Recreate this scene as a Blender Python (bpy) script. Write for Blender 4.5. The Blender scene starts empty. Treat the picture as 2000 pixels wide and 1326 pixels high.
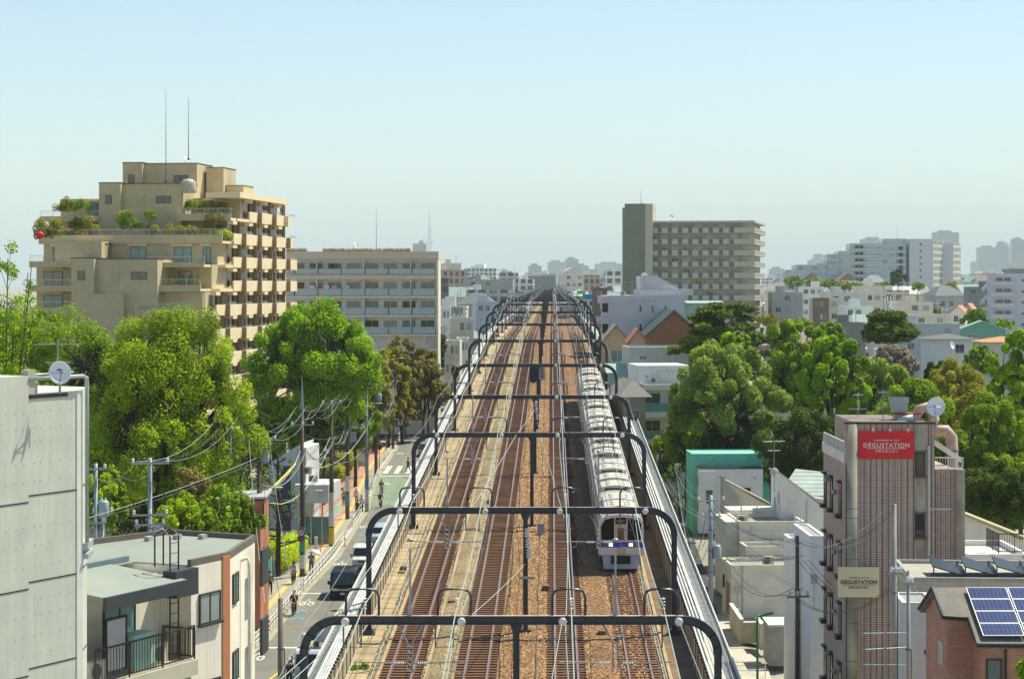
import bpy, math, random
import numpy as np
from mathutils import Vector, Matrix
from math import radians as R, sin, cos, pi, sqrt
random.seed(7); rng = np.random.default_rng(7)
S = bpy.context.scene
# ---------------------------------------------------------------- camera, sky, sun, exposure
F, CX, HY = 4250.0, 1000.0, 556.0
cam = bpy.data.objects.new('camera', bpy.data.cameras.new('camera')); S.collection.objects.link(cam)
cam.rotation_euler = (R(90), 0, 0); cam.data.sensor_width = 36; cam.data.lens = F/2000*36
cam.data.shift_y = (HY-663)/2000; cam.data.clip_end = 60000; cam.data.clip_start = 1
S.camera = cam
S.view_settings.view_transform = 'Standard'; S.view_settings.look = 'None'; S.view_settings.gamma = 1
S.view_settings.exposure = 0.55
SUN = Vector((.50, .38, 1.0)).normalized()
el = math.asin(SUN.z); az = math.atan2(SUN.x, SUN.y)
W = bpy.data.worlds.new('World'); S.world = W; W.use_nodes = True
wn = W.node_tree; bg = wn.nodes['Background']; sky = wn.nodes.new('ShaderNodeTexSky')
sky.sky_type = 'NISHITA'; sky.sun_disc = False; sky.sun_elevation = el; sky.sun_rotation = az
sky.air_density = 1.0; sky.dust_density = 0; sky.ozone_density = 1.0
wb = wn.nodes.new('ShaderNodeVectorMath'); wb.operation = 'MULTIPLY'; wb.inputs[1].default_value = (.83, .85, .86); wn.links.new(sky.outputs[0], wb.inputs[0]); wn.links.new(wb.outputs[0], bg.inputs[0]); bg.inputs[1].default_value = 0.12
sl = bpy.data.lights.new('sun', 'SUN'); sl.energy = 5.0; sl.angle = R(.5); sl.color = (1, .94, .77)
so = bpy.data.objects.new('sun', sl); S.collection.objects.link(so)
so.rotation_euler = SUN.to_track_quat('Z', 'Y').to_euler()
S.cycles.max_bounces = 6; S.cycles.diffuse_bounces = 3; S.cycles.transparent_max_bounces = 8; S.cycles.volume_bounces = 1
# ---------------------------------------------------------------- helpers
COL = S.collection.objects
def P(px, py, Y): return Vector(((px-CX)*Y/F, Y, (HY-py)*Y/F))
def G(px, py, z=-23.0):
    Y = F*(-z)/(py-HY); return Vector(((px-CX)*Y/F, Y, z))
def Xc(Y): return .0181*(Y-91)
def railz(Y):
    if Y <= 320: return -23.5+.0376*Y
    t = min(Y-320, 100); return -11.468+.0376*t-.0376/200*t*t
def gz(Y):
    t = max(0, min(1, (Y-430)/520)); return -23+11*t*t*(3-2*t)
MATS = {}
def M(name, c, rough=.8, metal=0, var=.12, sc=1.5, bump=0, bsc=20, streak=0, spec=.4, grain=0, gsc=12):
    if name in MATS: return MATS[name]
    m = bpy.data.materials.new(name); m.use_nodes = True; n = m.node_tree.nodes; l = m.node_tree.links
    b = n['Principled BSDF']; b.inputs['Roughness'].default_value = rough; b.inputs['Metallic'].default_value = metal
    b.inputs['Specular IOR Level'].default_value = spec
    tc = n.new('ShaderNodeTexCoord')
    col = None
    def layer(prev, scale, amt, zs=1, detail=4):
        mp = n.new('ShaderNodeMapping'); mp.inputs['Scale'].default_value = (1, 1, zs); l.new(tc.outputs['Object'], mp.inputs[0])
        t = n.new('ShaderNodeTexNoise'); t.inputs['Scale'].default_value = scale; t.inputs['Detail'].default_value = detail
        l.new(mp.outputs[0], t.inputs['Vector'])
        mr = n.new('ShaderNodeMapRange'); mr.inputs[1].default_value = .3; mr.inputs[2].default_value = .7
        mr.inputs[3].default_value = 1-amt; mr.inputs[4].default_value = 1+amt*.6; l.new(t.outputs[0], mr.inputs[0])
        mx = n.new('ShaderNodeVectorMath'); mx.operation = 'SCALE'
        if prev is None: mx.inputs[0].default_value = c[:3]
        else: l.new(prev, mx.inputs[0])
        l.new(mr.outputs[0], mx.inputs['Scale']); return mx.outputs[0]
    if var: col = layer(col, sc, var)
    if streak: col = layer(col, 2.2, streak, .12)
    if grain: col = layer(col, gsc, grain, 1, 1)
    if col is not None: l.new(col, b.inputs['Base Color'])
    else: b.inputs['Base Color'].default_value = (*c[:3], 1)
    if bump:
        t = n.new('ShaderNodeTexNoise'); t.inputs['Scale'].default_value = bsc; l.new(tc.outputs['Object'], t.inputs['Vector'])
        bp = n.new('ShaderNodeBump'); bp.inputs['Strength'].default_value = bump; bp.inputs['Distance'].default_value = .05
        l.new(t.outputs[0], bp.inputs['Height']); l.new(bp.outputs[0], b.inputs['Normal'])
    MATS[name] = m; return m
def tile_mat(name, c1, c2, mortar, w, h, ms=.02, rough=.8, offset=.5, var=.1):
    """bricks / tiles / boards laid in (x+y, z) so they run along every wall"""
    if name in MATS: return MATS[name]
    m = bpy.data.materials.new(name); m.use_nodes = True; n = m.node_tree.nodes; l = m.node_tree.links
    b = n['Principled BSDF']; b.inputs['Roughness'].default_value = rough
    tc = n.new('ShaderNodeTexCoord'); sp = n.new('ShaderNodeSeparateXYZ'); l.new(tc.outputs['Object'], sp.inputs[0])
    ad = n.new('ShaderNodeMath'); l.new(sp.outputs[0], ad.inputs[0]); l.new(sp.outputs[1], ad.inputs[1])
    cb = n.new('ShaderNodeCombineXYZ'); l.new(ad.outputs[0], cb.inputs[0]); l.new(sp.outputs[2], cb.inputs[1])
    br = n.new('ShaderNodeTexBrick'); br.offset = offset; l.new(cb.outputs[0], br.inputs['Vector'])
    br.inputs['Scale'].default_value = 1; br.inputs['Brick Width'].default_value = w; br.inputs['Row Height'].default_value = h
    br.inputs['Mortar Size'].default_value = ms; br.inputs['Mortar Smooth'].default_value = .1
    br.inputs['Color1'].default_value = (*c1, 1); br.inputs['Color2'].default_value = (*c2, 1); br.inputs['Mortar'].default_value = (*mortar, 1)
    t = n.new('ShaderNodeTexNoise'); t.inputs['Scale'].default_value = .7; t.inputs['Detail'].default_value = 5; l.new(tc.outputs['Object'], t.inputs['Vector'])
    mr = n.new('ShaderNodeMapRange'); mr.inputs[1].default_value = .3; mr.inputs[2].default_value = .7
    mr.inputs[3].default_value = 1-var*1.6; mr.inputs[4].default_value = 1+var; l.new(t.outputs[0], mr.inputs[0])
    mx = n.new('ShaderNodeVectorMath'); mx.operation = 'SCALE'; l.new(br.outputs['Color'], mx.inputs[0]); l.new(mr.outputs[0], mx.inputs['Scale'])
    l.new(mx.outputs[0], b.inputs['Base Color'])
    MATS[name] = m; return m
def leaf_mat(name, c1, c2, c3=None, trans=.28):
    if name in MATS: return MATS[name]
    m = bpy.data.materials.new(name); m.use_nodes = True; n = m.node_tree.nodes; l = m.node_tree.links
    b = n['Principled BSDF']; b.inputs['Roughness'].default_value = .75; b.inputs['Specular IOR Level'].default_value = .12
    g = n.new('ShaderNodeNewGeometry'); r = n.new('ShaderNodeValToRGB'); e = r.color_ramp.elements
    e[0].color = (*c1, 1); e[1].color = (*c2, 1)
    if c3: x = e.new(.88); x.color = (*c2, 1); e[-1].color = (*c3, 1)
    tc = n.new('ShaderNodeTexCoord'); t = n.new('ShaderNodeTexNoise'); t.inputs['Scale'].default_value = .45; l.new(tc.outputs['Object'], t.inputs['Vector'])
    a = n.new('ShaderNodeMath'); a.operation = 'MULTIPLY_ADD'; a.inputs[1].default_value = .42; l.new(g.outputs['Random Per Island'], a.inputs[0])
    s = n.new('ShaderNodeMath'); s.operation = 'MULTIPLY_ADD'; s.inputs[1].default_value = 1.5; s.inputs[2].default_value = -.45
    l.new(t.outputs[0], s.inputs[0]); l.new(s.outputs[0], a.inputs[2]); l.new(a.outputs[0], r.inputs[0])
    l.new(r.outputs[0], b.inputs['Base Color'])
    tr = n.new('ShaderNodeBsdfTranslucent'); l.new(r.outputs[0], tr.inputs[0]); mx = n.new('ShaderNodeMixShader'); mx.inputs[0].default_value = trans
    l.new(b.outputs[0], mx.inputs[1]); l.new(tr.outputs[0], mx.inputs[2]); l.new(mx.outputs[0], n['Material Output'].inputs[0])
    MATS[name] = m; return m
def emit(name, c, s):
    if name in MATS: return MATS[name]
    m = bpy.data.materials.new(name); m.use_nodes = True; b = m.node_tree.nodes['Principled BSDF']
    b.inputs['Base Color'].default_value = (*c, 1); b.inputs['Emission Color'].default_value = (*c, 1); b.inputs['Emission Strength'].default_value = s
    MATS[name] = m; return m
def glass(name, c, rough=.08):
    if name in MATS: return MATS[name]
    m = M(name, c, rough, 0, .35, .6, spec=.8); return m

class MB:
    def __init__(s): s.v = []; s.f = []; s.mi = []; s.m = 0
    def add(s, vs, fs):
        o = len(s.v); s.v += [tuple(v) for v in vs]
        for f in fs: s.f.append([i+o for i in f]); s.mi.append(s.m)
        return s
    def box(s, x0, y0, z0, x1, y1, z1, rz=0, c=None):
        if x0 > x1: x0, x1 = x1, x0
        if y0 > y1: y0, y1 = y1, y0
        if z0 > z1: z0, z1 = z1, z0
        vs = [(x, y, z) for z in (z0, z1) for x, y in ((x0, y0), (x1, y0), (x1, y1), (x0, y1))]
        if rz:
            cx, cy = c if c else ((x0+x1)/2, (y0+y1)/2); a, b = cos(rz), sin(rz)
            vs = [(cx+(x-cx)*a-(y-cy)*b, cy+(x-cx)*b+(y-cy)*a, z) for x, y, z in vs]
        return s.add(vs, [(3, 2, 1, 0), (4, 5, 6, 7), (0, 1, 5, 4), (1, 2, 6, 5), (2, 3, 7, 6), (3, 0, 4, 7)])
    def quad(s, *p): return s.add(p, [tuple(range(len(p)))])
    def prism(s, poly, z0, z1, axis='z'):
        n = len(poly)
        if axis == 'z': a = [(x, y, z0) for x, y in poly]; b = [(x, y, z1) for x, y in poly]
        elif axis == 'y': a = [(x, z0, z) for x, z in poly]; b = [(x, z1, z) for x, z in poly]
        else: a = [(z0, x, z) for x, z in poly]; b = [(z1, x, z) for x, z in poly]
        return s.add(a+b, [tuple(range(n))[::-1], tuple(range(n, 2*n))]+[(i, (i+1) % n, (i+1) % n+n, i+n) for i in range(n)])
    def tube(s, pts, r, n=6, cap=True, r2=None):
        pts = [Vector(p) for p in pts]; k = len(pts); rings = []
        ref = None
        for i, p in enumerate(pts):
            d = (pts[min(i+1, k-1)]-pts[max(i-1, 0)]).normalized()
            if ref is None: ref = Vector((0, 0, 1)) if abs(d.z) < .9 else Vector((1, 0, 0))
            a = d.cross(ref)
            if a.length < 1e-3: a = d.cross(Vector((0, 1, 0)))
            a.normalize(); b = d.cross(a); ref = -b if False else ref
            rr = r if r2 is None else r+(r2-r)*i/(k-1)
            if isinstance(r, (list, tuple)): rr = r[i]
            rings.append([p+a*cos(2*pi*j/n)*rr+b*sin(2*pi*j/n)*rr for j in range(n)])
        vs = [v for rg in rings for v in rg]; fs = []
        for i in range(k-1):
            for j in range(n): fs.append((i*n+j, i*n+(j+1) % n, (i+1)*n+(j+1) % n, (i+1)*n+j))
        if cap: fs += [tuple(range(n))[::-1], tuple(range((k-1)*n, k*n))]
        return s.add(vs, fs)
    def lathe(s, prof, n=12, c=(0, 0, 0), axis='z', cap=True):
        vs = []
        for r, h in prof:
            for j in range(n):
                a = 2*pi*j/n; x, y, z = r*cos(a), r*sin(a), h
                if axis == 'y': x, y, z = x, z, y
                if axis == 'x': x, y, z = z, x, y
                vs.append((c[0]+x, c[1]+y, c[2]+z))
        k = len(prof); fs = [(i*n+j, i*n+(j+1) % n, (i+1)*n+(j+1) % n, (i+1)*n+j) for i in range(k-1) for j in range(n)]
        if cap: fs += [tuple(range(n))[::-1], tuple(range((k-1)*n, k*n))]
        return s.add(vs, fs)
    def ball(s, c, rx, ry=None, rz=None, n=10, k=7):
        ry = ry or rx; rz = rz or rx; vs = []; 
        for i in range(k+1):
            t = pi*i/k-pi/2
            for j in range(n): a = 2*pi*j/n; vs.append((c[0]+rx*cos(t)*cos(a), c[1]+ry*cos(t)*sin(a), c[2]+rz*sin(t)))
        return s.add(vs, [(i*n+j, i*n+(j+1) % n, (i+1)*n+(j+1) % n, (i+1)*n+j) for i in range(k) for j in range(n)])
    def mesh(s, name, mats, smooth=False):
        me = bpy.data.meshes.new(name); me.from_pydata(s.v, [], s.f)
        for m in (mats if isinstance(mats, (list, tuple)) else [mats]): me.materials.append(m)
        if len(set(s.mi)) > 1 or (s.mi and s.mi[0]): me.polygons.foreach_set('material_index', s.mi)
        if smooth: me.polygons.foreach_set('use_smooth', [True]*len(s.f))
        me.update(); return me
    def build(s, name, mats, parent=None, smooth=False, loc=None, rz=0):
        o = bpy.data.objects.new(name, s.mesh(name, mats, smooth)); COL.link(o); o.parent = parent
        if loc is not None: o.location = loc
        if rz: o.rotation_euler[2] = rz
        return o
def place(name, me, parent=None, loc=(0, 0, 0), rz=0, label=None):
    o = bpy.data.objects.new(name, me); COL.link(o); o.parent = parent; o.location = loc; o.rotation_euler[2] = rz
    if label: o['label'] = label
    return o
def tag(o, label=None, cat=None, group=None, kind=None):
    if label: o['label'] = label
    if cat: o['category'] = cat
    if group: o['group'] = group
    if kind: o['kind'] = kind
    return o
def thing(name, label, cat, loc=(0, 0, 0), rz=0, group=None):
    o = bpy.data.objects.new(name, None); COL.link(o); o.location = loc; o.rotation_euler[2] = rz; o.empty_display_size = .5
    return tag(o, label, cat, group)
KIDS = {}
def copy_tree(o, loc=None, rz=None, parent=None, label=None, group=None):
    if not KIDS.get('n') or KIDS['n'] != len(COL):
        KIDS['n'] = len(COL)
    c = o.copy(); COL.link(c); c.parent = parent
    if loc is not None: c.location = loc
    if rz is not None: c.rotation_euler[2] = rz
    if label: c['label'] = label
    if group: c['group'] = group
    for ch in list(o.children): copy_tree(ch, parent=c)
    return c
ORD = ['first', 'second', 'third', 'fourth', 'fifth', 'sixth', 'seventh', 'eighth', 'ninth', 'tenth', 'eleventh', 'twelfth', 'thirteenth', 'fourteenth', 'fifteenth', 'sixteenth', 'seventeenth', 'eighteenth', 'nineteenth', 'twentieth']
# ---------------------------------------------------------------- materials
asphalt = M('asphalt', (.19, .19, .155), .9, 0, .18, .35, grain=.15, gsc=25)
asphalt_dk = M('asphalt_dark', (.055, .06, .06), .9, 0, .18, .35, grain=.15, gsc=25)
concrete = M('concrete', (.40, .39, .34), .85, 0, .12, .5, streak=.12)
conc_beige = M('concrete_beige', (.42, .31, .17), .85, 0, .15, .8, streak=.12, grain=.08)
conc_lt = M('concrete_light', (.5, .48, .42), .85, 0, .1, .8, streak=.08)
grass_m = M('verge', (.1, .16, .03), .95, 0, .4, 2)
navy = M('portal_paint', (.028, .042, .06), .42, .2, .25, 2, spec=.6)
galv = M('galvanised', (.33, .36, .37), .45, .5, .15, 2)
galv_dk = M('galvanised_dark', (.12, .14, .15), .5, .3, .15, 2)
white_p = M('white_paint', (.68, .68, .63), .6, 0, .12, 1.5, streak=.1)
black_p = M('black_paint', (.015, .015, .018), .4, 0, .1)
rust = M('rail_rust', (.22, .095, .045), .75, 0, .2, 1.5)
rail_top = M('rail_top', (.36, .27, .24), .35, .6, .1)
bal_rust = M('ballast_rust', (.28, .15, .06), .95, 0, .3, .35, bump=1, bsc=9, grain=1.1, gsc=7)
bal_tan = M('ballast_tan', (.30, .225, .11), .95, 0, .3, .4, bump=1, bsc=12, grain=.8, gsc=9)
bal_dk = M('ballast_stained', (.13, .05, .018), .95, 0, .35, .3, bump=1, bsc=10, grain=.9, gsc=8)
sleeper_m = M('sleeper_concrete', (.20, .10, .05), .9, 0, .45, .35)
porcelain = M('porcelain', (.75, .77, .74), .25, 0, .05)
wire_m = M('wire_pale', (.42, .5, .45), .5, .3, 0)
wire_d = M('wire_dark', (.06, .065, .06), .6, 0, 0)
brown_p = M('brown_metal', (.06, .04, .03), .5, .2, .1)
red_p = M('red_paint', (.6, .03, .02), .5, 0, .1)
orange_p = M('orange_paint', (.7, .2, .03), .5, 0, .1)
yellow_p = M('yellow_paint', (.75, .5, .05), .6, 0, .15, 3)
line_w = M('line_white', (.62, .62, .56), .8, 0, .2, 1.5)
line_b = M('line_blue', (.1, .35, .55), .8, 0, .25, 2)
tact_y = M('tactile_yellow', (.58, .43, .16), .85, 0, .15, 2)
glass_d = glass('glass_dark', (.02, .028, .035)); glass_b = glass('glass_blue', (.08, .13, .14)); glass_c = glass('glass_curtain', (.3, .36, .34), .3)
glass_t = glass('glass_teal', (.12, .25, .24), .2)
alu = M('aluminium', (.5, .51, .5), .4, .6, .05)
# ---------------------------------------------------------------- terrain
def ground():
    ys = [-40, 0, 60]+list(range(100, 1000, 20))+[1100, 1500, 3000, 8000, 20000, 45000]; mb = MB()
    for a, b in zip(ys, ys[1:]):
        w0 = 300+a*.6 if a > 0 else 300; w1 = 300+b*.6 if b > 0 else 300
        xs = [-1, -.3, .3, 1]
        for i in range(3): mb.quad((xs[i]*w0, a, gz(a)-.35), (xs[i+1]*w0, a, gz(a)-.35), (xs[i+1]*w1, b, gz(b)-.35), (xs[i]*w1, b, gz(b)-.35))
    tag(mb.build('ground', M('ground_soil', (.34, .33, .26), .95, 0, .3, .05, grain=.2, gsc=1)), kind='structure')
ground()
for nm, q in (('park_ground', [(13.5, 208), (62, 208), (120, 430), (24, 430), (15.5, 250)]), ('garden_ground', [(-75, 120), (-24.5, 120), (-24.5, 172), (-27, 235), (-26, 262), (-75, 262)]), ('garden_ground', [(-26, 285), (-19.5, 285), (-19.5, 332), (-26, 332)])):
    tag(MB().quad(*[(x, y, -23.2) for x, y in q]).build(nm, M('undergrowth', (.05, .06, .025), .95, 0, .4, .4, grain=.4, gsc=3)), kind='structure')
haze = MB().box(-13500, -30, -26, 13500, 45500, 640).build('haze', None)
haze.data.materials.clear(); tag(haze, 'pale blue summer haze over the whole city', kind='stuff')
hm = bpy.data.materials.new('haze_air'); hm.use_nodes = True; hn = hm.node_tree.nodes; hn.remove(hn['Principled BSDF'])
pv = hn.new('ShaderNodeVolumePrincipled'); pv.inputs['Color'].default_value = (.72, .83, .86, 1); pv.inputs['Density'].default_value = 1.0e-4; pv.inputs['Anisotropy'].default_value = -.25
hm.node_tree.links.new(pv.outputs[0], hn['Material Output'].inputs['Volume']); haze.data.materials.append(hm)
# ---------------------------------------------------------------- railway
YS = [40, 60, 80]+list(range(90, 330, 20))+list(range(330, 470, 10))+[500, 600, 800, 1000, 1400]
def strip(prof, mb):
    """prof: (u, dz) points from left to right; one sheet along the whole line"""
    for a, b in zip(YS, YS[1:]):
        for (u0, h0), (u1, h1) in zip(prof, prof[1:]):
            mb.quad((Xc(a)+u0, a, railz(a)+h0), (Xc(a)+u1, a, railz(a)+h1), (Xc(b)+u1, b, railz(b)+h1), (Xc(b)+u0, b, railz(b)+h0))
    return mb
def rail_along(mb, u, z0, z1, w, mats=True, ya=None, yb=None):
    ys = [y for y in YS if (ya is None or y >= ya) and (yb is None or y <= yb)]
    for a, b in zip(ys, ys[1:]):
        for k, (p, q) in enumerate((((u-w, z0), (u-w, z1)), ((u-w, z1), (u+w, z1)), ((u+w, z1), (u+w, z0)))):
            mb.m = 1 if k == 1 and mats else 0
            mb.quad((Xc(a)+p[0], a, railz(a)+p[1]), (Xc(a)+q[0], a, railz(a)+q[1]), (Xc(b)+q[0], b, railz(b)+q[1]), (Xc(b)+p[0], b, railz(b)+p[1]))
    mb.m = 0
T = [-5.9, -2.15, 2.4, 6.1]
tag(strip([(-9.35, -40), (-9.35, -.5), (9.35, -.5), (9.35, -40)], MB()).build('railway_viaduct', concrete), kind='structure')
tag(strip([(-7.6, -.32), (-7.1, -.16), (-4.75, -.16), (-4.45, .02), (-3.9, .10), (-3.55, -.05), (-3.3, -.16), (-1.0, -.16)], MB()).build('ballast_bed', bal_tan), kind='structure')
tag(strip([(-1.0, -.15), (-.6, -.1), (.9, -.12), (1.2, -.17)], MB()).build('ballast_bed', bal_rust), kind='structure')
tag(strip([(1.2, -.165), (1.9, -.165), (3.5, -.16)], MB()).build('ballast_bed', M('ballast_mid', (.3, .165, .075), .95, 0, .2, .4, bump=.8, bsc=14, grain=.55, gsc=12)), kind='structure')
tag(strip([(3.5, -.15), (3.9, -.06), (4.7, -.06), (5.2, -.15), (7.5, -.15), (7.6, -.3)], MB()).build('ballast_bed', bal_rust), kind='structure')
for c, w in ((T[0], 1.05), (T[1], 1.05), (T[2], 1.0), (T[3], .95)):
    tag(strip([(c-w, -.145), (c+w, -.145)], MB()).build('ballast_bed', bal_dk if c < 3 else bal_rust), kind='structure')
wk = tile_mat('walk_slab', (.46, .34, .19), (.42, .31, .17), (.16, .11, .06), 1.0, .5, .012)
tag(strip([(-8.72, -.26), (-7.6, -.26)], MB()).build('walkway', M('walk_concrete', (.42, .32, .18), .85, 0, .3, .35, grain=.2, gsc=5)), kind='structure')
tag(strip([(7.75, -.26), (8.95, -.26)], MB()).build('walkway', M('walk_shaded', (.2, .13, .07), .9, 0, .3, .8)), kind='structure')  # shadow of the right wall put into this darker walkway colour
for u0, u1, h in ((-7.12, -6.95, -.04), (-4.68, -4.5, .02), (7.5, 7.68, -.05)):
    mb = strip([(u0, h-.3), (u0, h), (u1, h), (u1, h-.3)], MB()); tag(mb.build('trackside_kerb', conc_beige), kind='structure')
# seams of the walkway: thin dark joints as real gaps are too fine, so slabs are separate rows of boxes
names = ['leftmost railway track beside the walkway, on dark sleepers', 'second railway track from the left, beside the central posts', 'third railway track, right of the central posts', 'rightmost railway track, the one the silver commuter train runs on']
slm = MB().box(-1.0, -.12, -.1, 1.0, .12, 0).mesh('sleeper', sleeper_m)
for k, c in enumerate(T):
    t = thing('railway_track', names[k], 'track', (0, 0, 0), 0, 'the four parallel railway tracks')
    for s in (-1, 1):
        mb = MB(); rail_along(mb, c+s*.57, -.16, .0, .045); mb.build('rail', [rust, rail_top], t)
        mb = MB(); rail_along(mb, c+s*.57, -.16, -.10, .09, False); mb.build('rail_foot', rust, t)
    for i in range(100):
        Y = 88+i*.62; place('sleeper', slm, t, (Xc(Y)+c, Y, railz(Y)-.085))
    mb = MB(); Y = 88+62
    while Y < 440:
        x = Xc(Y)+c; z = railz(Y)-.085; mb.box(x-1, Y-.12, z-.1, x+1, Y+.12, z); Y += .62
    tag(mb.build('sleeper', sleeper_m, t), kind='stuff')
mb = MB(); Y = 86
while Y < 260:
    x = Xc(Y); z = railz(Y)-.255; mb.box(x-8.7, Y-.02, z, x-7.62, Y+.02, z+.006); Y += 1.6
rail_along(mb, -8.15, -.262, -.25, .012, False, 80, 260); tag(mb.build('walkway_joint', M('joint_dark2', (.12, .09, .05), .9)), kind='structure')
for u, lab in ((-7.35, 'pale cable line running beside the leftmost track'), (7.25, 'pale cable line running beside the rightmost track'), (.85, 'dark cable running along the central posts')):
    mb = MB(); mb.tube([(Xc(Y)+u+.05*sin(Y*.7), Y, railz(Y)-.08+.02*sin(Y*1.3)) for Y in range(60, 420, 4)], .03, 5); tag(mb.build('trackside_cable', wire_m if u != .85 else wire_d), lab, 'cable')
bx = thing('relay_box', 'small grey relay box on the ballast beside the third centre post', 'equipment box', (Xc(155)+.9, 155, railz(155)-.1)); MB().box(-.25, -.2, 0, .25, .2, .7).build('box', galv, bx); MB().box(-.28, -.23, .7, .28, .23, .75).build('lid', galv_dk, bx)
for i, (u, Y) in enumerate(((-7.9, 140), (-4.2, 128), (1.3, 133), (4.4, 119), (-3.2, 171))):
    bx = thing('track_box', f'small low metal box on the trackbed, {ORD[i]} one', 'equipment box', (Xc(Y)+u, Y, railz(Y)-.1)); MB().box(-.22, -.3, 0, .22, .3, .22).build('box', M('box_dark', (.12, .09, .07), .7), bx); MB().box(-.18, -.26, .22, .18, .26, .25).build('lid', rust, bx)
# loose stones on the ballast, nearest stretch
def stones(name, regs, dens, mat, seed, y0=86, y1=250):
    rg = np.random.default_rng(seed); P_ = []
    for u0, u1, h in regs:
        n = int((u1-u0)*(y1-y0)*dens); u = rg.uniform(u0, u1, n); Y = y0+(y1-y0)*rg.random(n)**1.25
        P_.append(np.stack([.0181*(Y-91)+u, Y, -23.5+.0376*Y+h], 1))
    P_ = np.concatenate(P_); n = len(P_); s = rg.uniform(.03, .075, n)[:, None]*(1+.25*(P_[:, 1:2]>150))
    base = np.array([[1, 0, -.3], [-.3, .95, -.3], [-.9, -.2, -.3], [.1, -1, -.3], [.1, .1, .9]]); A = rg.uniform(0, 2*pi, n); c, sn = np.cos(A), np.sin(A)
    V = np.empty((n, 5, 3))
    for k in range(5): b = base[k]; V[:, k, 0] = P_[:, 0]+s[:, 0]*(b[0]*c-b[1]*sn); V[:, k, 1] = P_[:, 1]+s[:, 0]*(b[0]*sn+b[1]*c); V[:, k, 2] = P_[:, 2]+s[:, 0]*b[2]*rg.uniform(.7, 1.3, n)
    F_ = np.array([[0, 1, 4], [1, 2, 4], [2, 3, 4], [3, 0, 4]])[None]+(np.arange(n)*5)[:, None, None]
    me = bpy.data.meshes.new(name); me.vertices.add(n*5); me.vertices.foreach_set('co', V.reshape(-1).astype(np.float32)); me.loops.add(n*12); me.loops.foreach_set('vertex_index', F_.reshape(-1).astype(np.int32)); me.polygons.add(n*4)
    me.polygons.foreach_set('loop_start', np.arange(0, n*12, 3, dtype=np.int32)); me.polygons.foreach_set('loop_total', np.full(n*4, 3, np.int32)); me.materials.append(mat); me.update(); me.validate()
    tag(place(name, me), 'loose ballast stones strewn between the tracks' if 'rust' in mat.name else 'pale tan ballast stones beside the left tracks', 'ballast', kind='stuff')
def stone_mat(name, c0, c1, c2):
    m = bpy.data.materials.new(name); m.use_nodes = True; n = m.node_tree.nodes; l = m.node_tree.links; g = n.new('ShaderNodeNewGeometry'); r = n.new('ShaderNodeValToRGB'); e = r.color_ramp.elements
    e[0].color = (*c0, 1); e[1].color = (*c2, 1); x = e.new(.5); x.color = (*c1, 1); l.new(g.outputs['Random Per Island'], r.inputs[0]); b = n['Principled BSDF']; b.inputs['Roughness'].default_value = .9; l.new(r.outputs[0], b.inputs['Base Color']); return m
stones('ballast_stones', [(-.95, 1.15, -.11), (1.2, 1.45, -.14), (3.42, 5.1, -.1), (7.05, 7.45, -.13), (5.2, 5.5, -.12), (5.75, 6.45, -.12)], 46, stone_mat('stone_rust', (.07, .03, .012), (.30, .155, .06), (.55, .37, .2)), 3)
stones('ballast_stones', [(-4.85, -3.35, -.05), (-7.55, -7.3, -.15), (-7.0, -6.95, -.12)], 40, stone_mat('stone_tan', (.12, .09, .05), (.3, .23, .12), (.5, .42, .27)), 4)
# walls
def wallside(s, lab, cap, capm):
    b = 8.95 if s > 0 else 8.72; pw = .19 if s > 0 else .14; q = 9.75 if s > 0 else 9.32; e = 10.45 if s > 0 else 9.78
    t = thing('parapet_wall', lab, 'wall'); 
    pm = tile_mat('wall_panel', (.46, .37, .25), (.42, .33, .22), (.12, .09, .06), 60, 3, .0)
    mb = strip(sorted([(s*8.95, -.5), (s*8.95, 1.3)], key=lambda p: -s*p[1]) , MB())
    mb.f = [f for f in mb.f]; 
    pr = [(b, -.5), (b, 1.35), (b+.15, 1.35), (b+.15, -.5)] if s > 0 else [(-b-.15, -.5), (-b-.15, 1.35), (-b, 1.35), (-b, -.5)]
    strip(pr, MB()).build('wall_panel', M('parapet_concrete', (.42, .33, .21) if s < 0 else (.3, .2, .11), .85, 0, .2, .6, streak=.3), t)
    # panel ribs
    mb = MB(); Y = 92
    while Y < 420:
        x = Xc(Y)+s*(b-.01); z = railz(Y); mb.box(x-.03, Y-.05, z-.4, x+.03, Y+.05, z+1.33); Y += 2.0
    tag(mb.build('wall_joint', M('joint_dark', (.14, .1, .07), .9), t), kind='stuff')
    for k in range(4):
        u = s*(b+.1+pw*k); mb = MB(); rail_along(mb, u, 1.36, 1.5-.02*k, .045, False); mb.build('top_pipe', M('pipe_white', (.55, .56, .53), .7, 0, .15, 1, streak=.1), t)
    strip([(q, 1.2), (e, 1.05), (e, .95)] if s > 0 else [(-e, .95), (-e, 1.05), (-q, 1.2)], MB()).build('cable_duct_cover', M('duct_grey', (.27, .29, .28), .8, 0, .2, 1, streak=.15), t)
    mb = MB(); Y = 92
    while Y < 300:
        x = Xc(Y); z = railz(Y); h_ = (q+e)/2; mb.box(x+s*(q+.03), Y-.035, z+1.215, x+s*h_, Y+.035, z+1.23); mb.box(x+s*h_, Y-.035, z+1.14, x+s*(e-.02), Y+.035, z+1.16); Y += .4
    tag(mb.build('cover_slat', M('slat_dark', (.14, .16, .17), .5), t), kind='stuff')
    mb = MB(); rail_along(mb, s*(e+.05), .9, 1.28, .03, False); rail_along(mb, s*(q-.03), 1.2, 1.42, .03, False); mb.build('edge_rail', white_p, t)
    mb = MB(); Y = 92
    while Y < 300:
        x = Xc(Y); z = railz(Y); mb.box(x+s*(b-.05), Y-.06, z+1.36, x+s*(b+.05), Y+.06, z+1.47); Y += .75
    tag(mb.build('pipe_clip', black_p, t), kind='stuff')
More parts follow.
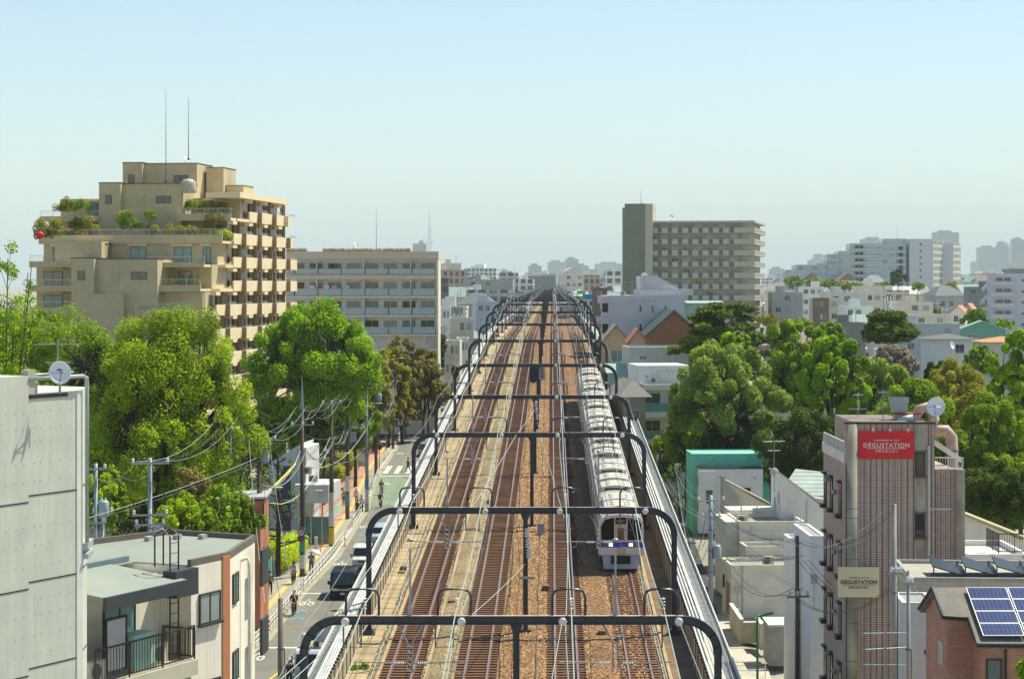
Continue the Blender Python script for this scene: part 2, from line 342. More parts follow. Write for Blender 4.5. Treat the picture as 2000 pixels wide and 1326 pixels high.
wallside(-1, 'beige concrete parapet wall with white pipes along its top, between the street and the tracks', 0, 0)
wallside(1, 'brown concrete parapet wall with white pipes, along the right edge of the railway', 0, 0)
# ---------------------------------------------------------------- portals
BH = 6.6
def sweep(mb, path, n0, n1, y0, y1):
    """path: list of (x,z,nx,nz); makes a bar between normal offsets n0..n1 and y0..y1"""
    vs = []
    for x, z, nx, nz in path:
        for n, y in ((n0, y0), (n1, y0), (n1, y1), (n0, y1)): vs.append((x+nx*n, y, z+nz*n))
    k = len(path); fs = [(i*4+j, i*4+(j+1) % 4, (i+1)*4+(j+1) % 4, (i+1)*4+j) for i in range(k-1) for j in range(4)]
    mb.add(vs, fs+[(3, 2, 1, 0), (4*k-4, 4*k-3, 4*k-2, 4*k-1)])
def portal_parts(t, kind=0):
    w, r = 8.42, 1.4
    arc = [(-w, BH-r, -1, 0)]
    for i in range(9): a = pi-pi/2*i/8; arc.append((-w+r+r*cos(a), BH-r+r*sin(a), cos(a), sin(a)))
    arc2 = [(-x, z, -nx, nz) for x, z, nx, nz in arc[::-1]]
    path = arc[1:]+arc2[:-1]
    mb = MB(); sweep(mb, path, .145, .175, -.15, .15); sweep(mb, path, -.175, -.145, -.15, .15); sweep(mb, path, -.145, .145, -.02, .02)
    for i in range(-4, 5): x = i*1.55; mb.box(x-.012, -.14, BH-.145, x+.012, -.02, BH+.145)
    for i in (2, 4, 6):
        for sg in (-1, 1): x, z, nx, nz = arc[i]; x *= 1; sweep(mb, [(sg*x-.01, z, sg*nx, nz), (sg*x+.012, z, sg*nx, nz)], -.145, .145, -.14, -.02)
    mb.build('beam', navy, t); MB().box(-w+r, -.15, BH+.176, w-r, .145, BH+.184).build('beam_top', M('flange_dust_sunlit', (.42, .31, .26), .8, 0, .3, 2), t)  # dusty top flange, with the sun it catches put into the pale colour
    for s in (-1, 1):
        mb = MB(); x = s*w
        for a, b in ((.12, .145), (-.145, -.12)): mb.box(x+a, -.14, 0, x+b, .14, BH-r)
        mb.box(x-.12, -.02, 0, x+.12, .02, BH-r); mb.box(x-.35, -.3, -.3, x+.35, .3, .05)
        mb.build('post', navy, t)
    mb = MB()
    if kind < 9:
        x = .22
        for a, b in ((.11, .13), (-.13, -.11)): mb.box(x+a, -.12, 0, x+b, .14, BH-.18)
        mb.box(x-.11, -.02, 0, x+.11, .02, BH-.18); mb.box(x-.3, -.3, -.25, x+.3, .3, .06)
        mb.prism([(x-.26, BH-.18), (x-.13, BH-.55), (x+.13, BH-.55), (x+.26, BH-.18)], -.03, .03, 'y')
        mb.build('centre_post', navy, t)
    for u in (-6.04, -2.3, 2.35, 6.1):
        mb = MB(); h = 1.05; q = .67; rr = .3; pts = [(u-q, BH+.2), (u-q, BH+.2+h-rr), (u-q+rr*.3, BH+.2+h-rr*.3), (u-q+rr, BH+.2+h), (u+q-rr, BH+.2+h), (u+q-rr*.3, BH+.2+h-rr*.3), (u+q, BH+.2+h-rr), (u+q, BH+.2)]
        mb.tube([(x, 0, z) for x, z in pts], .055, 6); mb.build('hoop', navy, t, True)
        mb = MB(); s = -1 if u < 0 else 1; x0 = u+.05*s; mb.tube([(x0, 0, BH-.2), (x0, 0, BH-1.1), (x0+.72*-1, 0, BH-1.1), (x0-.72, 0, BH-.2)], .04, 5)
        mb.build('hanger_frame', galv_dk, t)
        mb = MB()
        for k in range(4): mb.lathe([(.03, 0), (.09, .03), (.03, .06)], 8, (u+.1, 0, BH+.45+k*.13))
        mb.build('insulator', porcelain, t)
    for u in (-6.7, -2.0, 2.1, 6.8):
        MB().lathe([(.05, -.55), (.17, -.53), (.17, -.45), (.06, -.40), (.05, -.16)], 12, (u, 0, BH), 'y').build('disc_insulator', porcelain, t, True)
    for u in (-4.1, 4.25):
        mb = MB(); mb.tube([(u, 0, BH+.2), (u, 0, BH+.55)], .09, 8); mb.tube([(u, 0, BH+.5), (u, 0, BH+2.9)], .045, 8); mb.build('mast', galv, t)
        MB().ball((u, 0, BH+3.25), .13, .13, .08).build('mast_cap', galv, t, True)
        mb = MB(); mb.tube([(u-.5, 0, BH-.2), (u-.1, 0, BH-.9), (u-.1, 0, BH-2.1)], .035, 5); mb.tube([(u+.5, 0, BH-.2), (u+.1, 0, BH-.9), (u+.1, 0, BH-2.1)], .035, 5)
        for k in range(5): mb.tube([(u-.1, 0, BH-1-.25*k), (u+.1, 0, BH-1.15-.25*k)], .02, 4)
        mb.build('drop_bracket', galv, t)
        for s in (-1, 1):
            mb = MB(); mb.tube([(u+s*.1, 0, BH-1.75), (u+s*2.3, 0, BH-1.7)], .03, 5); mb.tube([(u+s*1.2, 0, BH-1.75), (u+s*1.25, 0, BH-2.0), (u+s*2.1, 0, BH-2.15)], .022, 5)
            a = mb.build('registration_arm', galv, t)
            mb = MB()
            for k in range(5): mb.lathe([(.03, 0), (.08, .03), (.03, .06)], 8, (u+s*(.3+.09*k), 0, BH-1.75), 'x')
            mb.build('insulator', porcelain, a)
PY = [88.5, 120, 159, 190, 227, 267, 303]
yy = 338
while yy < 1250: PY.append(yy); yy += 36
proto = None; far = None
for i, Y in enumerate(PY):
    loc = (Xc(Y), Y, railz(Y)-.05)
    if i < 12: lab = f'dark blue steel catenary portal over all four tracks, {ORD[i]} one counting from the camera'
    else: lab = 'distant dark catenary portal in the dense row toward the horizon'
    if proto is None:
        proto = thing('catenary_portal', lab, 'catenary portal', loc, 0, 'steel portals spanning the tracks'); portal_parts(proto); t = proto
    else: t = copy_tree(proto, loc, label=lab)
# white strings of insulators and signals fixed to the centre posts
def on_post(Y, zb, kind, lab):
    t = thing(kind, lab, 'insulator string' if kind == 'insulator_string' else 'railway signal', (Xc(Y)+.22, Y-.25, railz(Y)+zb))
    return t
for Y, zb, lab in ((120, 4.0, 'string of large white insulators on the centre post under the second portal'), (190, 4.6, 'string of large white insulators on the centre post of the fourth portal')):
    t = thing('insulator_string', lab, 'insulator', (Xc(Y)+.3, Y-.35, railz(Y)+zb))
    for k in range(3):
        mb = MB()
        for j in range(4): mb.lathe([(.05, 0), (.17, .04), (.05, .12)], 10, (.05*k, -.15*k, 1.5-.55*k-j*.13))
        mb.build('insulator', porcelain, t, True)
    MB().box(-.4, .0, -1.2, .4, .1, -1.05).build('bracket', galv, t)
for Y, u, zb, lab in ((227, -.25, 5.6, 'black oval railway signal seen at the fifth portal beside the centre post'), (267, .45, 2.6, 'pale oval railway signal back on the centre post of the sixth portal'), (227, -8.4, 5.9, 'black box signal at the left post of the fifth portal')):
    t = thing('railway_signal', lab, 'signal', (Xc(Y)+u, Y-.4, railz(Y)+zb))
    m_ = galv if 'pale' in lab else black_p; h = 1.75 if 'oval' in lab else 1.2; q = .38
    pl = [(q*cos(a), h/2-q+q*sin(a)) for a in [pi*i/8 for i in range(9)]]+[(q*cos(a), -h/2+q+q*sin(a)) for a in [pi+pi*i/8 for i in range(9)]]
    MB().prism(pl, 0, .12, 'y').build('signal_board', m_, t)
    for k in range(3): MB().lathe([(.11, -.2), (.13, 0)], 10, (0, 0, .45-k*.4), 'y').build('hood', black_p, t)
# ---------------------------------------------------------------- overhead wires
def sag(a, b, s, n=6): return [a.lerp(b, i/n)-Vector((0, 0, s*4*(i/n)*(1-i/n))) for i in range(n+1)]
def lineup(u, h, Yl): return [Vector((Xc(Y)+u, Y, railz(Y)+h)) for Y in Yl]
PW = [46]+PY[:22]
tn = ['leftmost', 'second', 'third', 'rightmost']
for k, c in enumerate(T):
    t = thing('overhead_line', f'overhead contact line above the {tn[k]} track, messenger and contact wire with droppers', 'overhead line')
    for s_, r_, h0, h1, nm in ((.55, .018, 6.0, 6.0, 'messenger_wire'), (.02, .016, 5.0, 5.0, 'contact_wire')):
        pts = []; q = lineup(c, h0, PW)
        for i in range(len(q)-1):
            o = .18*(-1)**i; a, b = q[i]+Vector((o, 0, 0)), q[i+1]+Vector((-o, 0, 0)); pts += sag(a, b, s_)[:-1]
        MB().tube(pts, r_, 4).build(nm, wire_m if s_ > .1 else wire_d, t)
    mb = MB()
    for i in range(7):
        for j in range(1, 6):
            f = j/6; Y = PW[i]+(PW[i+1]-PW[i])*f; o = .18*(-1)**i*(1-2*f); mb.tube([(Xc(Y)+c+o, Y, railz(Y)+6-.55*4*f*(1-f)), (Xc(Y)+c+o, Y, railz(Y)+5)], .008, 3)
    tag(mb.build('dropper', wire_m, t), kind='stuff')
for u, lab in ((-6.0, 'pale green feeder cable hung from the leftmost hoops'), (-2.2, 'pale green feeder cable hung from the second hoops'), (2.45, 'pale green feeder cable hung from the third hoops'), (6.2, 'pale green feeder cable hung from the rightmost hoops')):
    pts = []; q = lineup(u, 7.1, PW)
    for i in range(len(q)-1): pts += sag(q[i], q[i+1], .55)[:-1]
    tag(MB().tube(pts, .025, 5).build('feeder_cable', wire_m), lab, 'cable', 'feeder cables above the tracks')
for u, h, lab in ((-8.3, 6.5, 'bare wire strung along the left shoulders of the portals'), (8.3, 6.5, 'bare wire strung along the right shoulders of the portals'), (8.7, 5.2, 'lower bare wire strung along the right portal posts')):
    pts = []; q = lineup(u, h, PW)
    for i in range(len(q)-1): pts += sag(q[i], q[i+1], .5)[:-1]
    tag(MB().tube(pts, .014, 4).build('line_wire', M('wire_grey', (.25, .28, .28), .6, 0, 0)), lab, 'wire', 'wires along the portals')
for (Y0, u0, h0), (Y1, u1, h1), lab in (((88.5, -8.4, 5.2), (120, -7.5, 4.6), 'stay wire with insulators slanting down left of the nearest portal'), ((88.5, -1.9, 6.5), (120, .2, 3.6), 'stay wire running down to the centre post of the second portal'), ((60, -8, 3), (88.5, -6.7, 6.6), 'guy wire rising to the left disc insulator of the nearest portal'), ((60, .2, 2.5), (88.5, 2.1, 6.6), 'guy wire rising to the third disc insulator of the nearest portal'), ((60, 9, 2.5), (88.5, 6.8, 6.6), 'guy wire rising to the right disc insulator of the nearest portal'), ((159, -.9, 6.6), (190, .2, 5.5), 'upper stay wire between the third and fourth portal'), ((120, -3.2, 6), (159, -.9, 6.6), 'stay wire crossing the second track up to the third portal'), ((120, 2.4, 6), (190, .4, 4.4), 'long stay wire running from the third track to the fourth centre post')):
    a = Vector((Xc(Y0)+u0, Y0, railz(Y0)+h0)); b = Vector((Xc(Y1)+u1, Y1, railz(Y1)+h1))
    tag(MB().tube(sag(a, b, .1, 4), .018, 4).build('stay_wire', wire_m), lab, 'wire', 'stay wires of the catenary')
# ---------------------------------------------------------------- commuter train
glass_k = M('glass_black', (.008, .009, .011), .12, 0, 0, spec=.25)
def train(Y0, u, ncar, label, front='blue', lights=True, detail=True):
    p, q = math.atan(.0376 if Y0 < 300 else .0), -math.atan(.0181)
    t = thing('commuter_train', label, 'train', (Xc(Y0)+u, Y0, railz(Y0))); t.rotation_euler = (p, 0, q)
    side = M('train_steel', (.56, .56, .52), .35, .5, .06, .5); roofm = M('train_roof', (.42, .37, .30), .6, 0, .2, .6, grain=.12)
    hood = M('train_hood', (.56, .53, .44), .5, .1, .12, 2); ivory = M('train_ivory', (.74, .66, .58), .5, 0, .05); blue = M('train_blue', (.01, .09, .5), .4, 0, .05)
    if front == 'green': ivory = M('train_green_front', (.1, .2, .22), .4); blue = M('train_green', (.02, .3, .2), .4)
    under = M('train_under', (.03, .03, .03), .8); skirt = M('train_skirt', (.52, .54, .66), .5)
    prof = [(-1.43, 1.0), (-1.45, 2.6), (-1.40, 3.15), (-1.28, 3.4), (-.95, 3.58), (-.5, 3.67), (0, 3.7), (.5, 3.67), (.95, 3.58), (1.28, 3.4), (1.40, 3.15), (1.45, 2.6), (1.43, 1.0)]
    L = 19.6; 
    for c in range(ncar):
        y0 = c*20.1
        mb = MB(); ya, yb = y0+(.25 if c == 0 else .15), y0+L
        n = len(prof)
        vs = [(x, ya, z) for x, z in prof]+[(x, yb, z) for x, z in prof]
        fs = []
        for i in range(n-1): mb.m = 1 if 2 <= i <= 9 else 0; mb.add([vs[i], vs[i+1], vs[i+1+n], vs[i+n]], [(0, 1, 2, 3)])
        mb.m = 0; mb.add(vs[:n], [tuple(range(n))]); mb.add(vs[n:], [tuple(range(n))[::-1]])
        mb.m = 1
        for k in (-.75, -.45, -.15, .15, .45, .75):
            zz = 3.68-.1*abs(k)**2; mb.box(k-.02, ya+.3, zz-.06, k+.02, yb-.3, zz+.02)
        for s in (-1, 1): mb.m = 0; mb.box(s*1.22, ya+.2, 3.4, s*1.3, yb-.2, 3.52)
        car = mb.build('train_car', [side, roofm], t)
        MB().box(-1.3, ya+.5, .35, 1.3, yb-.4, 1.0).build('underframe', under, car)
        for s in (-1, 1):
            for k in range(5 if detail else 0):
                yy = ya+1.6+k*4.5-(.5 if k == 4 else 0); MB().box(s*1.455, yy, 1.9, s*1.462, min(yy+2.3, yb-.1), 2.75).build('window', glass_d, car)
            for k in range(4 if detail else 0):
                yy = ya+1.0+k*4.5+(2.95 if k < 9 else 0); MB().box(s*1.45, yy, 1.05, s*1.47, yy+1.3, 2.9).build('door', alu, car)
            if front == 'blue': MB().box(s*1.45, ya+.1, 1.5, s*1.468, yb-.1, 1.75).build('stripe', blue, car)
        nh = 4
        for k in range(nh):
            yc = ya+(2.4, 5.9, 12.6, 16.9)[k]; mb = MB(); ap = [(-1.05, 3.5)]
            for i in range(7): a = (i-3)/3; ap.append((1.02*a, 4.02-.16*a*a))
            ap.append((1.05, 3.5)); mb.prism(ap, yc-1.45, yc+1.45, 'y')
            mb.m = 1
            for s in (-.5, .5):
                for j in (-.6, .45): mb.box(s-.16, yc+j-.02, 3.98, s+.16, yc+j+.1, 4.0)
            mb.box(-.75, yc-1.455, 3.62, .75, yc-1.45, 3.84)  # hood's front shading put into a dark end panel; top slots are vents
            mb.build('roof_unit', [hood, M('vent_and_end_shade', (.1, .1, .09), .7)], car)
        if detail and c in (1, 2, 4):
            for yc in ((ya+9.2, ya+18.9) if c == 1 else (ya+9.2,)):
                mb = MB()
                for s in (-.75, .75): mb.tube([(s, yc-.8, 3.75), (s, yc+.8, 3.75)], .04, 4)
                for s in (-.8, .8): mb.tube([(-.75, yc+s, 3.75), (.75, yc+s, 3.75)], .04, 4)
                for s in (-.5, .5): mb.tube([(s, yc-.7, 3.9), (s*.8, yc+.9, 4.35), (s*.6, yc, 4.95)], .03, 4)
                for s in (-.15, .15): mb.tube([(-.85, yc+s, 4.95), (.85, yc+s, 4.95)], .025, 4)
                mb.box(-.3, yc-.5, 3.7, .3, yc+.4, 3.95); mb.build('pantograph', M('panto', (.08, .08, .08), .5, .3), car)
        if c == 0:
            fp = [(-1.43, 1.0), (-1.45, 2.6), (-1.40, 3.15), (-1.22, 3.42), (-.8, 3.58), (0, 3.65), (.8, 3.58), (1.22, 3.42), (1.40, 3.15), (1.45, 2.6), (1.43, 1.0)]
            f = MB().prism(fp, .05, .25, 'y').build('front_face', ivory, car)
            MB().prism([(-1.28, 1.98), (-1.3, 3.0), (-1.1, 3.28), (-.42, 3.42), (-.42, 1.98)], .03, .06, 'y').build('windscreen', glass_k, car)
            MB().prism([(1.28, 1.98), (1.3, 3.0), (1.1, 3.28), (.38, 3.42), (.38, 1.98)], .03, .06, 'y').build('windscreen', glass_k, car)
            MB().box(-.38, .02, 3.0, .34, .06, 3.42).build('destination_panel', glass_k, car)
            MB().box(-.3, .005, 3.1, .26, .02, 3.3).build('destination_display', M('led_amber', (.25, .09, .02), .5), car)
            mb = MB(); mb.tube([(-1.3, .02, 1.95), (-1.33, .02, 3.0), (-1.12, .02, 3.3), (-.41, .02, 3.45), (-.41, .02, 1.95), (-1.3, .02, 1.95)], .035, 5); mb.tube([(1.3, .02, 1.95), (1.33, .02, 3.0), (1.12, .02, 3.3), (.37, .02, 3.45), (.37, .02, 1.95), (1.3, .02, 1.95)], .035, 5); mb.build('window_surround', M('surround_white', (.8, .78, .72), .4), car)
            mb = MB(); mb.box(-1.1, .2, 2.0, -.5, .5, 2.6); mb.build('driver_desk', M('desk_grey', (.2, .2, .18), .6), car)
            d = MB().box(-.36, .0, 1.05, .32, .06, 2.94).build('front_door', M('train_door', (.6, .46, .36), .5), car)
            MB().box(-.22, -.012, 2.0, .18, .0, 2.75).build('door_window', M('door_glass', (.16, .1, .05), .2), car)
            mb = MB(); mb.box(-1.42, .02, 1.52, -.37, .045, 1.85); mb.box(.33, .02, 1.52, 1.42, .045, 1.85); mb.box(-.36, -.01, 1.52, .32, .0, 1.85); mb.build('front_stripe', blue, car)
            for s in (-1, 1):
                x = s*.84-.03
                h = MB().box(x-.26, -.01, 1.58, x+.26, .02, 1.79).build('headlight', M('lamp_housing', (.2, .13, .08), .4), car)
                MB().box(x+s*-.2-.1, -.03, 1.6, x+s*-.2+.12, -.01, 1.77).build('headlight', emit('headlamp', (1, .85, .6), 3 if lights else .4), car)
            mb = MB(); mb.prism([(-1.2, .95), (-1.1, .12), (1.1, .12), (1.2, .95)], .1, .35, 'y'); mb.build('skirt', skirt, car)
            mb = MB(); mb.box(-.65, .02, .45, .6, .1, .95); mb.tube([(0, .3, .75), (0, -.25, .75)], .12, 8); mb.box(-.15, -.35, .6, .15, -.2, .9); mb.build('coupler', under, car)
            mb = MB(); mb.box(-1.42, -.02, 1.0, -.4, .05, 1.07); mb.box(.36, -.02, 1.0, 1.42, .05, 1.07); mb.build('step_bar', M('train_cream', (.7, .6, .5), .5), car)
            mb = MB()
            for x in (-.85, .85): mb.tube([(x-.1, .01, 1.95), (x+.1, .01, 2.1)], .02, 4)
            mb.build('wiper', black_p, car)
    return t
train(139, T[3], 6, 'silver commuter train with blue band and lit headlamps, nearest on the rightmost track')
train(620, T[3]-.6, 8, 'distant commuter train with lit headlamps coming on the rightmost track', detail=False)
train(565, T[0]+.2, 8, 'distant commuter train with dark green front on the leftmost track', 'green', False, False)
# ================================================================ BUILDINGS
WINC = {}
def win(par, x, y, z, w, h, face='F', pane=None, frame=None, mull=1, sill=False, name='window', depth=.08):
    """x: along the wall; y: wall plane coordinate; z: bottom"""
    pane = pane or glass_d; frame = frame or alu
    key = (round(w, 2), round(h, 2), pane.name, frame.name, mull, sill)
    if key not in WINC:
        f = MB(); t = .05
        for a in ((-w/2, 0, w/2, t), (-w/2, h-t, w/2, h)): f.box(a[0], -.06, a[1], a[2], .01, a[3])
        for a in ((-w/2, -w/2+t), (w/2-t, w/2)): f.box(a[0], -.055, t, a[1], .01, h-t)
        for i in range(1, mull+1): xx = -w/2+w*i/(mull+1); f.box(xx-.025, -.05, t, xx+.025, .01, h-t)
        if sill: f.box(-w/2-.06, -.14, -.07, w/2+.06, .0, 0)
        g = MB(); g.box(-w/2+t, -.03, t, w/2-t, .005, h-t)
        WINC[key] = (f.mesh('window', frame), g.mesh('pane', pane))
    fm, gm = WINC[key]
    if face == 'F': loc, rz = (x, y, z), 0
    elif face == 'R': loc, rz = (y, x, z), pi/2
    elif face == 'L': loc, rz = (y, x, z), -pi/2
    o = place(name, fm, par, loc, rz); place('pane', gm, o); return o
def rail_mesh(L, h=1.0, step=.12, mat=None, glassy=None):
    mb = MB(); mb.box(0, -.025, h-.05, L, .025, h); mb.box(0, -.02, .08, L, .02, .12)
    n = max(2, int(L/1.5)); 
    for i in range(n+1): x = L*i/n; mb.box(x-.02, -.02, 0, x+.02, .02, h)
    if glassy: mb.m = 1; mb.box(0.02, -.008, .14, L-.02, .008, h-.07); mb.m = 0
    elif step:
        k = int(L/step)
        for i in range(k): x = L*(i+.5)/k; mb.box(x-.009, -.009, .1, x+.009, .009, h-.03)
    return mb.mesh('railing', [mat or alu]+([glassy] if glassy else []))
RC = {}
def railing(par, x0, y0, x1, y1, z, h=1.0, step=.12, mat=None, glassy=None, name='railing'):
    L = math.hypot(x1-x0, y1-y0); key = (round(L, 1), h, step, (mat or alu).name, glassy.name if glassy else '')
    if key not in RC: RC[key] = rail_mesh(L, h, step, mat, glassy)
    o = place(name, RC[key], par, (x0, y0, z), math.atan2(y1-y0, x1-x0)); return o
def parapet(mb, x0, y0, x1, y1, z, h=.5, t=.18):
    mb.box(x0, y0, z, x1, y0+t, z+h); mb.box(x0, y1-t, z, x1, y1, z+h); mb.box(x0, y0+t, z, x0+t, y1-t, z+h); mb.box(x1-t, y0+t, z, x1, y1-t, z+h)
def dish_parts(t, r=.45, mast=.8, yaw=.5, tilt=.6, logo=False):
    mb = MB(); mb.tube([(0, 0, 0), (0, 0, mast)], .035, 6); mb.build('mast', galv, t)
    e = MB(); prof = [(r*k/6, .22*r*(k/6)**2*1.4) for k in range(7)]
    n = 20
    vs = []; 
    for rr, h in prof:
        for j in range(n): a = 2*pi*j/n; vs.append((max(rr, .001)*cos(a), -h, max(rr, .001)*1.06*sin(a)))
    fs = [(i*n+j, i*n+(j+1) % n, (i+1)*n+(j+1) % n, (i+1)*n+j) for i in range(6) for j in range(n)]
    e.add(vs, fs); o = e.build('reflector', M('dish_white', (0.782, 0.805, 0.828), .4, 0, .05), t, True); o.location = (0, -.08, mast+.1); o.rotation_euler = (-tilt, 0, yaw)
    md = o.modifiers.new('s', 'SOLIDIFY'); md.thickness = .015
    a = MB(); a.tube([(0, 0, -r*1.0), (0, -r*1.1, -r*.15)], .018, 5); a.tube([(-r*.9, -.2*r, 0), (0, -r*1.1, -r*.15), (r*.9, -.2*r, 0)], .01, 4); a.box(-.05, -r*1.25, -r*.25, .05, -r*1.0, -r*.02)
    b = a.build('feed_arm', galv, o)
    return t
def dish(px, py, Y, label, r=.45, mast=.8, yaw=.5, tilt=.5, base=None):
    p = P(px, py, Y); p.z -= mast+.1
    return dish_parts(thing('satellite_dish', label, 'satellite dish', p, 0), r, mast, yaw, tilt)
def antenna(px, py, Y, h, label, kind='yagi', yaw=.3):
    p = P(px, py, Y); p.z -= h; t = thing('tv_antenna', label, 'antenna', p, yaw)
    MB().tube([(0, 0, 0), (0, 0, h)], .025, 5).build('mast', galv, t)
    mb = MB(); z = h-.15; mb.tube([(-.9, 0, z), (.9, 0, z)], .015, 4)
    for k in range(10): mb.tube([(-.8+.18*k, -.25, z), (-.8+.18*k, .25, z)], .009, 3)
    for dz in ((.7,) if h > 1.5 else ()):
        mb.tube([(-.5, 0, z-dz), (.5, 0, z-dz)], .015, 4)
        for k in range(5): mb.tube([(-.4+.2*k, -.45, z-dz), (-.4+.2*k, .45, z-dz)], .009, 3)
    mb.build('antenna_elements', galv, t); return t
def rod(px, ytop, ybot, Y, label, r=.06):
    a, b = P(px, ybot, Y), P(px, ytop, Y); t = thing('lightning_rod', label, 'lightning rod', a); h = b.z-a.z
    MB().tube([(0, 0, 0), (0, 0, h*.5), (0, 0, h)], [r, r*.7, r*.3], 6).build('pole', galv_dk, t)
    MB().box(-.2, -.2, -.05, .2, .2, .12).build('base_plate', galv_dk, t); return t
def ac_unit(par, x, y, z, rz=0, as_part=True):
    k = 'ac'
    if k not in RC:
        RC[k] = MB().box(-.4, -.15, 0, .4, .15, .62).mesh('air_conditioner', M('ac_cream', (.55, .53, .44), .5))
        mb = MB(); mb.lathe([(.24, -.17), (.24, -.155)], 14, (-.08, 0, .31), 'y'); RC[k+'f'] = mb.mesh('fan_grille', M('ac_dark', (.12, .12, .11), .6))
    o = place('air_conditioner', RC[k], par, (x, y, z), rz); place('fan_grille', RC[k+'f'], o); return o

# ---- tan stepped apartment house -------------------------------------------------
tan = tile_mat('tan_tile', (.66, .56, .34), (.56, .47, .28), (.40, .33, .19), .24, .07, .012, var=.07)
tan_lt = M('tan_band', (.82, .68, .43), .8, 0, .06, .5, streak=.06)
tan_dk = M('tan_shaded', (.32, .22, .13), .8, 0, .1)
def big_apartment():
    o = P(445, 600, 265); t = thing('apartment_building', 'large tan tiled stepped apartment building with roof gardens, behind the zelkova trees', 'apartment building', (o.x, 265, 0), R(-8))
    fh = 2.9
    def zf(k): return -3.4+fh*k      # floor level k (0 = terrace row at y~612)
    # side facade floors: (front y', back y', level)
    lv = [(-11, 33, k) for k in (-7, -6, -5, -4)]+[(-8.5, 33, -3), (-8.5, 33, -2), (-7.5, 33, -1), (-7.0, 33, 0), (-3.5, 33, 1), (-1.0, 33, 2), (2.5, 30.5, 3), (4.5, 28, 4)]
    # body masses, terraces step back with height
    def mass(nm, x0, y0, x1, y1, z0, z1, mat=tan, cop=True):
        m = MB(); m.box(x0, y0, z0, x1, y1, z1)
        b = m.build(nm, mat, t)
        if cop: c = MB(); c.box(x0-.05, y0-.05, z1, x1+.05, y1+.05, z1+.1); c.build('coping', M('coping_dark', (.09, .07, .05), .7), b)
        return b
    masses = [(-22.8, -4, -.9, 33, -23, zf(2)), (-22.8, -1.5, -.9, 33, zf(2), zf(3)), (-24.1, 5, -.9, 30, zf(3), zf(4)), (-24.4, 9, -.9, 28, zf(4), zf(5)-.2)]
    for m_ in masses: mass('wall', *m_, cop=False)
    # side facade
    nwin = 0
    for y0, y1, k in lv:
        z = zf(k)
        MB().box(-1.0, y0, z-.35, 0, y1, z+.0).build('floor_slab', tan_lt, t)
        if y0 < -4: mass('wall', -9, y0+.02, -.9, -3.5, z-.35, z+fh-.36, cop=False)
        nb = 4; L = (33-2.5)/nb
        for b in range(-3, nb):
            ya = 2.5+b*L*1.0
            if ya+2.6 > y1: continue
            if ya < y0-.01: continue
            # lit parapet bands, alternate ones project as boxes with tiled ends, their shade put into a darker tan
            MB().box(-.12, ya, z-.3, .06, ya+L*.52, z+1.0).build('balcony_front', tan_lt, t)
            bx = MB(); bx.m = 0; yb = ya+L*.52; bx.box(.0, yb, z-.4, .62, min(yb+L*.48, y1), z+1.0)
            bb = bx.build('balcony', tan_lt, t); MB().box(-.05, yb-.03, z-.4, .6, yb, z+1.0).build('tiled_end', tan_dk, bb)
            for j, yy in enumerate((ya+.9, ya+3.1, ya+5.2, ya+6.9)):
                if yy+.8 > y1: continue
                if nwin < 100: win(t, yy, -.9, z+.25, 1.15 if j != 1 else .9, 2.0, 'R', (glass_b, glass_c, glass_d, glass_d)[(j+b+k) % 4], M('bronze_frame', (.06, .05, .04), .4)); nwin += 1
                else: MB().box(-.9, yy-.55, z+.3, -.86, yy+.55, z+2.2).build('window', glass_d, t)
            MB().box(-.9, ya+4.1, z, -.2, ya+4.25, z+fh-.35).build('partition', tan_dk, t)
            MB().tube([(-.05, ya+2.05, z), (-.05, ya+2.05, z+fh-.3)], .07, 5).build('drain_pipe', black_p, t)
            MB().box(-.75, ya+.05, z+2.1, -.02, ya+1.9, z+fh-.35).build('drop_wall', tan_lt, t)
            railing(t, .5, yb+.1, .5, yb+L*.42, z+1.0, .3, .25)
    MB().box(-4, 4.2, zf(5)-.35, .4, 28.4, zf(5)+.35).build('roof_fascia', tan_lt, t)
    for y0, z0, z1 in ((-11, -23, zf(-3)), (-8.5, zf(-3), zf(1)), (-3.5, zf(1), zf(2)), (-1, zf(2), zf(3)), (2.5, zf(3), zf(4))):
        pass
    # front: stepped parapets and terraces (x from left to corner)
    def terr(x0, x1, y0, k, h=1.0, mat=tan, rail=True, depth=5, name='terrace_wall'):
        b = MB().box(x0, y0, zf(k)-.35-(1.2 if h > 1.05 else 0), x1, y0+.25, zf(k)+h).build(name, mat, t)
        MB().box(x0, y0+.25, zf(k)-.3, x1, y0+depth, zf(k)).build('terrace_floor', tan_lt, t)
        if rail: railing(b, x0, y0+.3, x1, y0+.3, zf(k)+h-.2, .9, .2)
    terr(-23.3, -.2, -1.9, 3, .75); terr(-7, -.2, 2.0, 4, .5); terr(-25, -17, 3, 4, .3)
    terr(-8, -1, -7.0, 2, .25); terr(-8, -1, -8.5, 1, .45); terr(-8.5, -1.5, -10, 0, .5)
    for k, h_ in ((2, .4), (1, .4), (0, .7), (-1, .7)): terr(-22.6, -16, -7.0, k, h_)
    mass('wall', -8.6, -7.5, -1.0, -4, -23, zf(1)-.36); mass('wall', -9.2, -9.4, -1.5, -4, -23, zf(0)-.36, cop=False)
    mass('wall', -16.0, -3.9, -14.2, -1, zf(0), zf(3)-.4); mass('wall', -20, -5.2, -14.2, -1, zf(2), zf(3)-.1, cop=False)
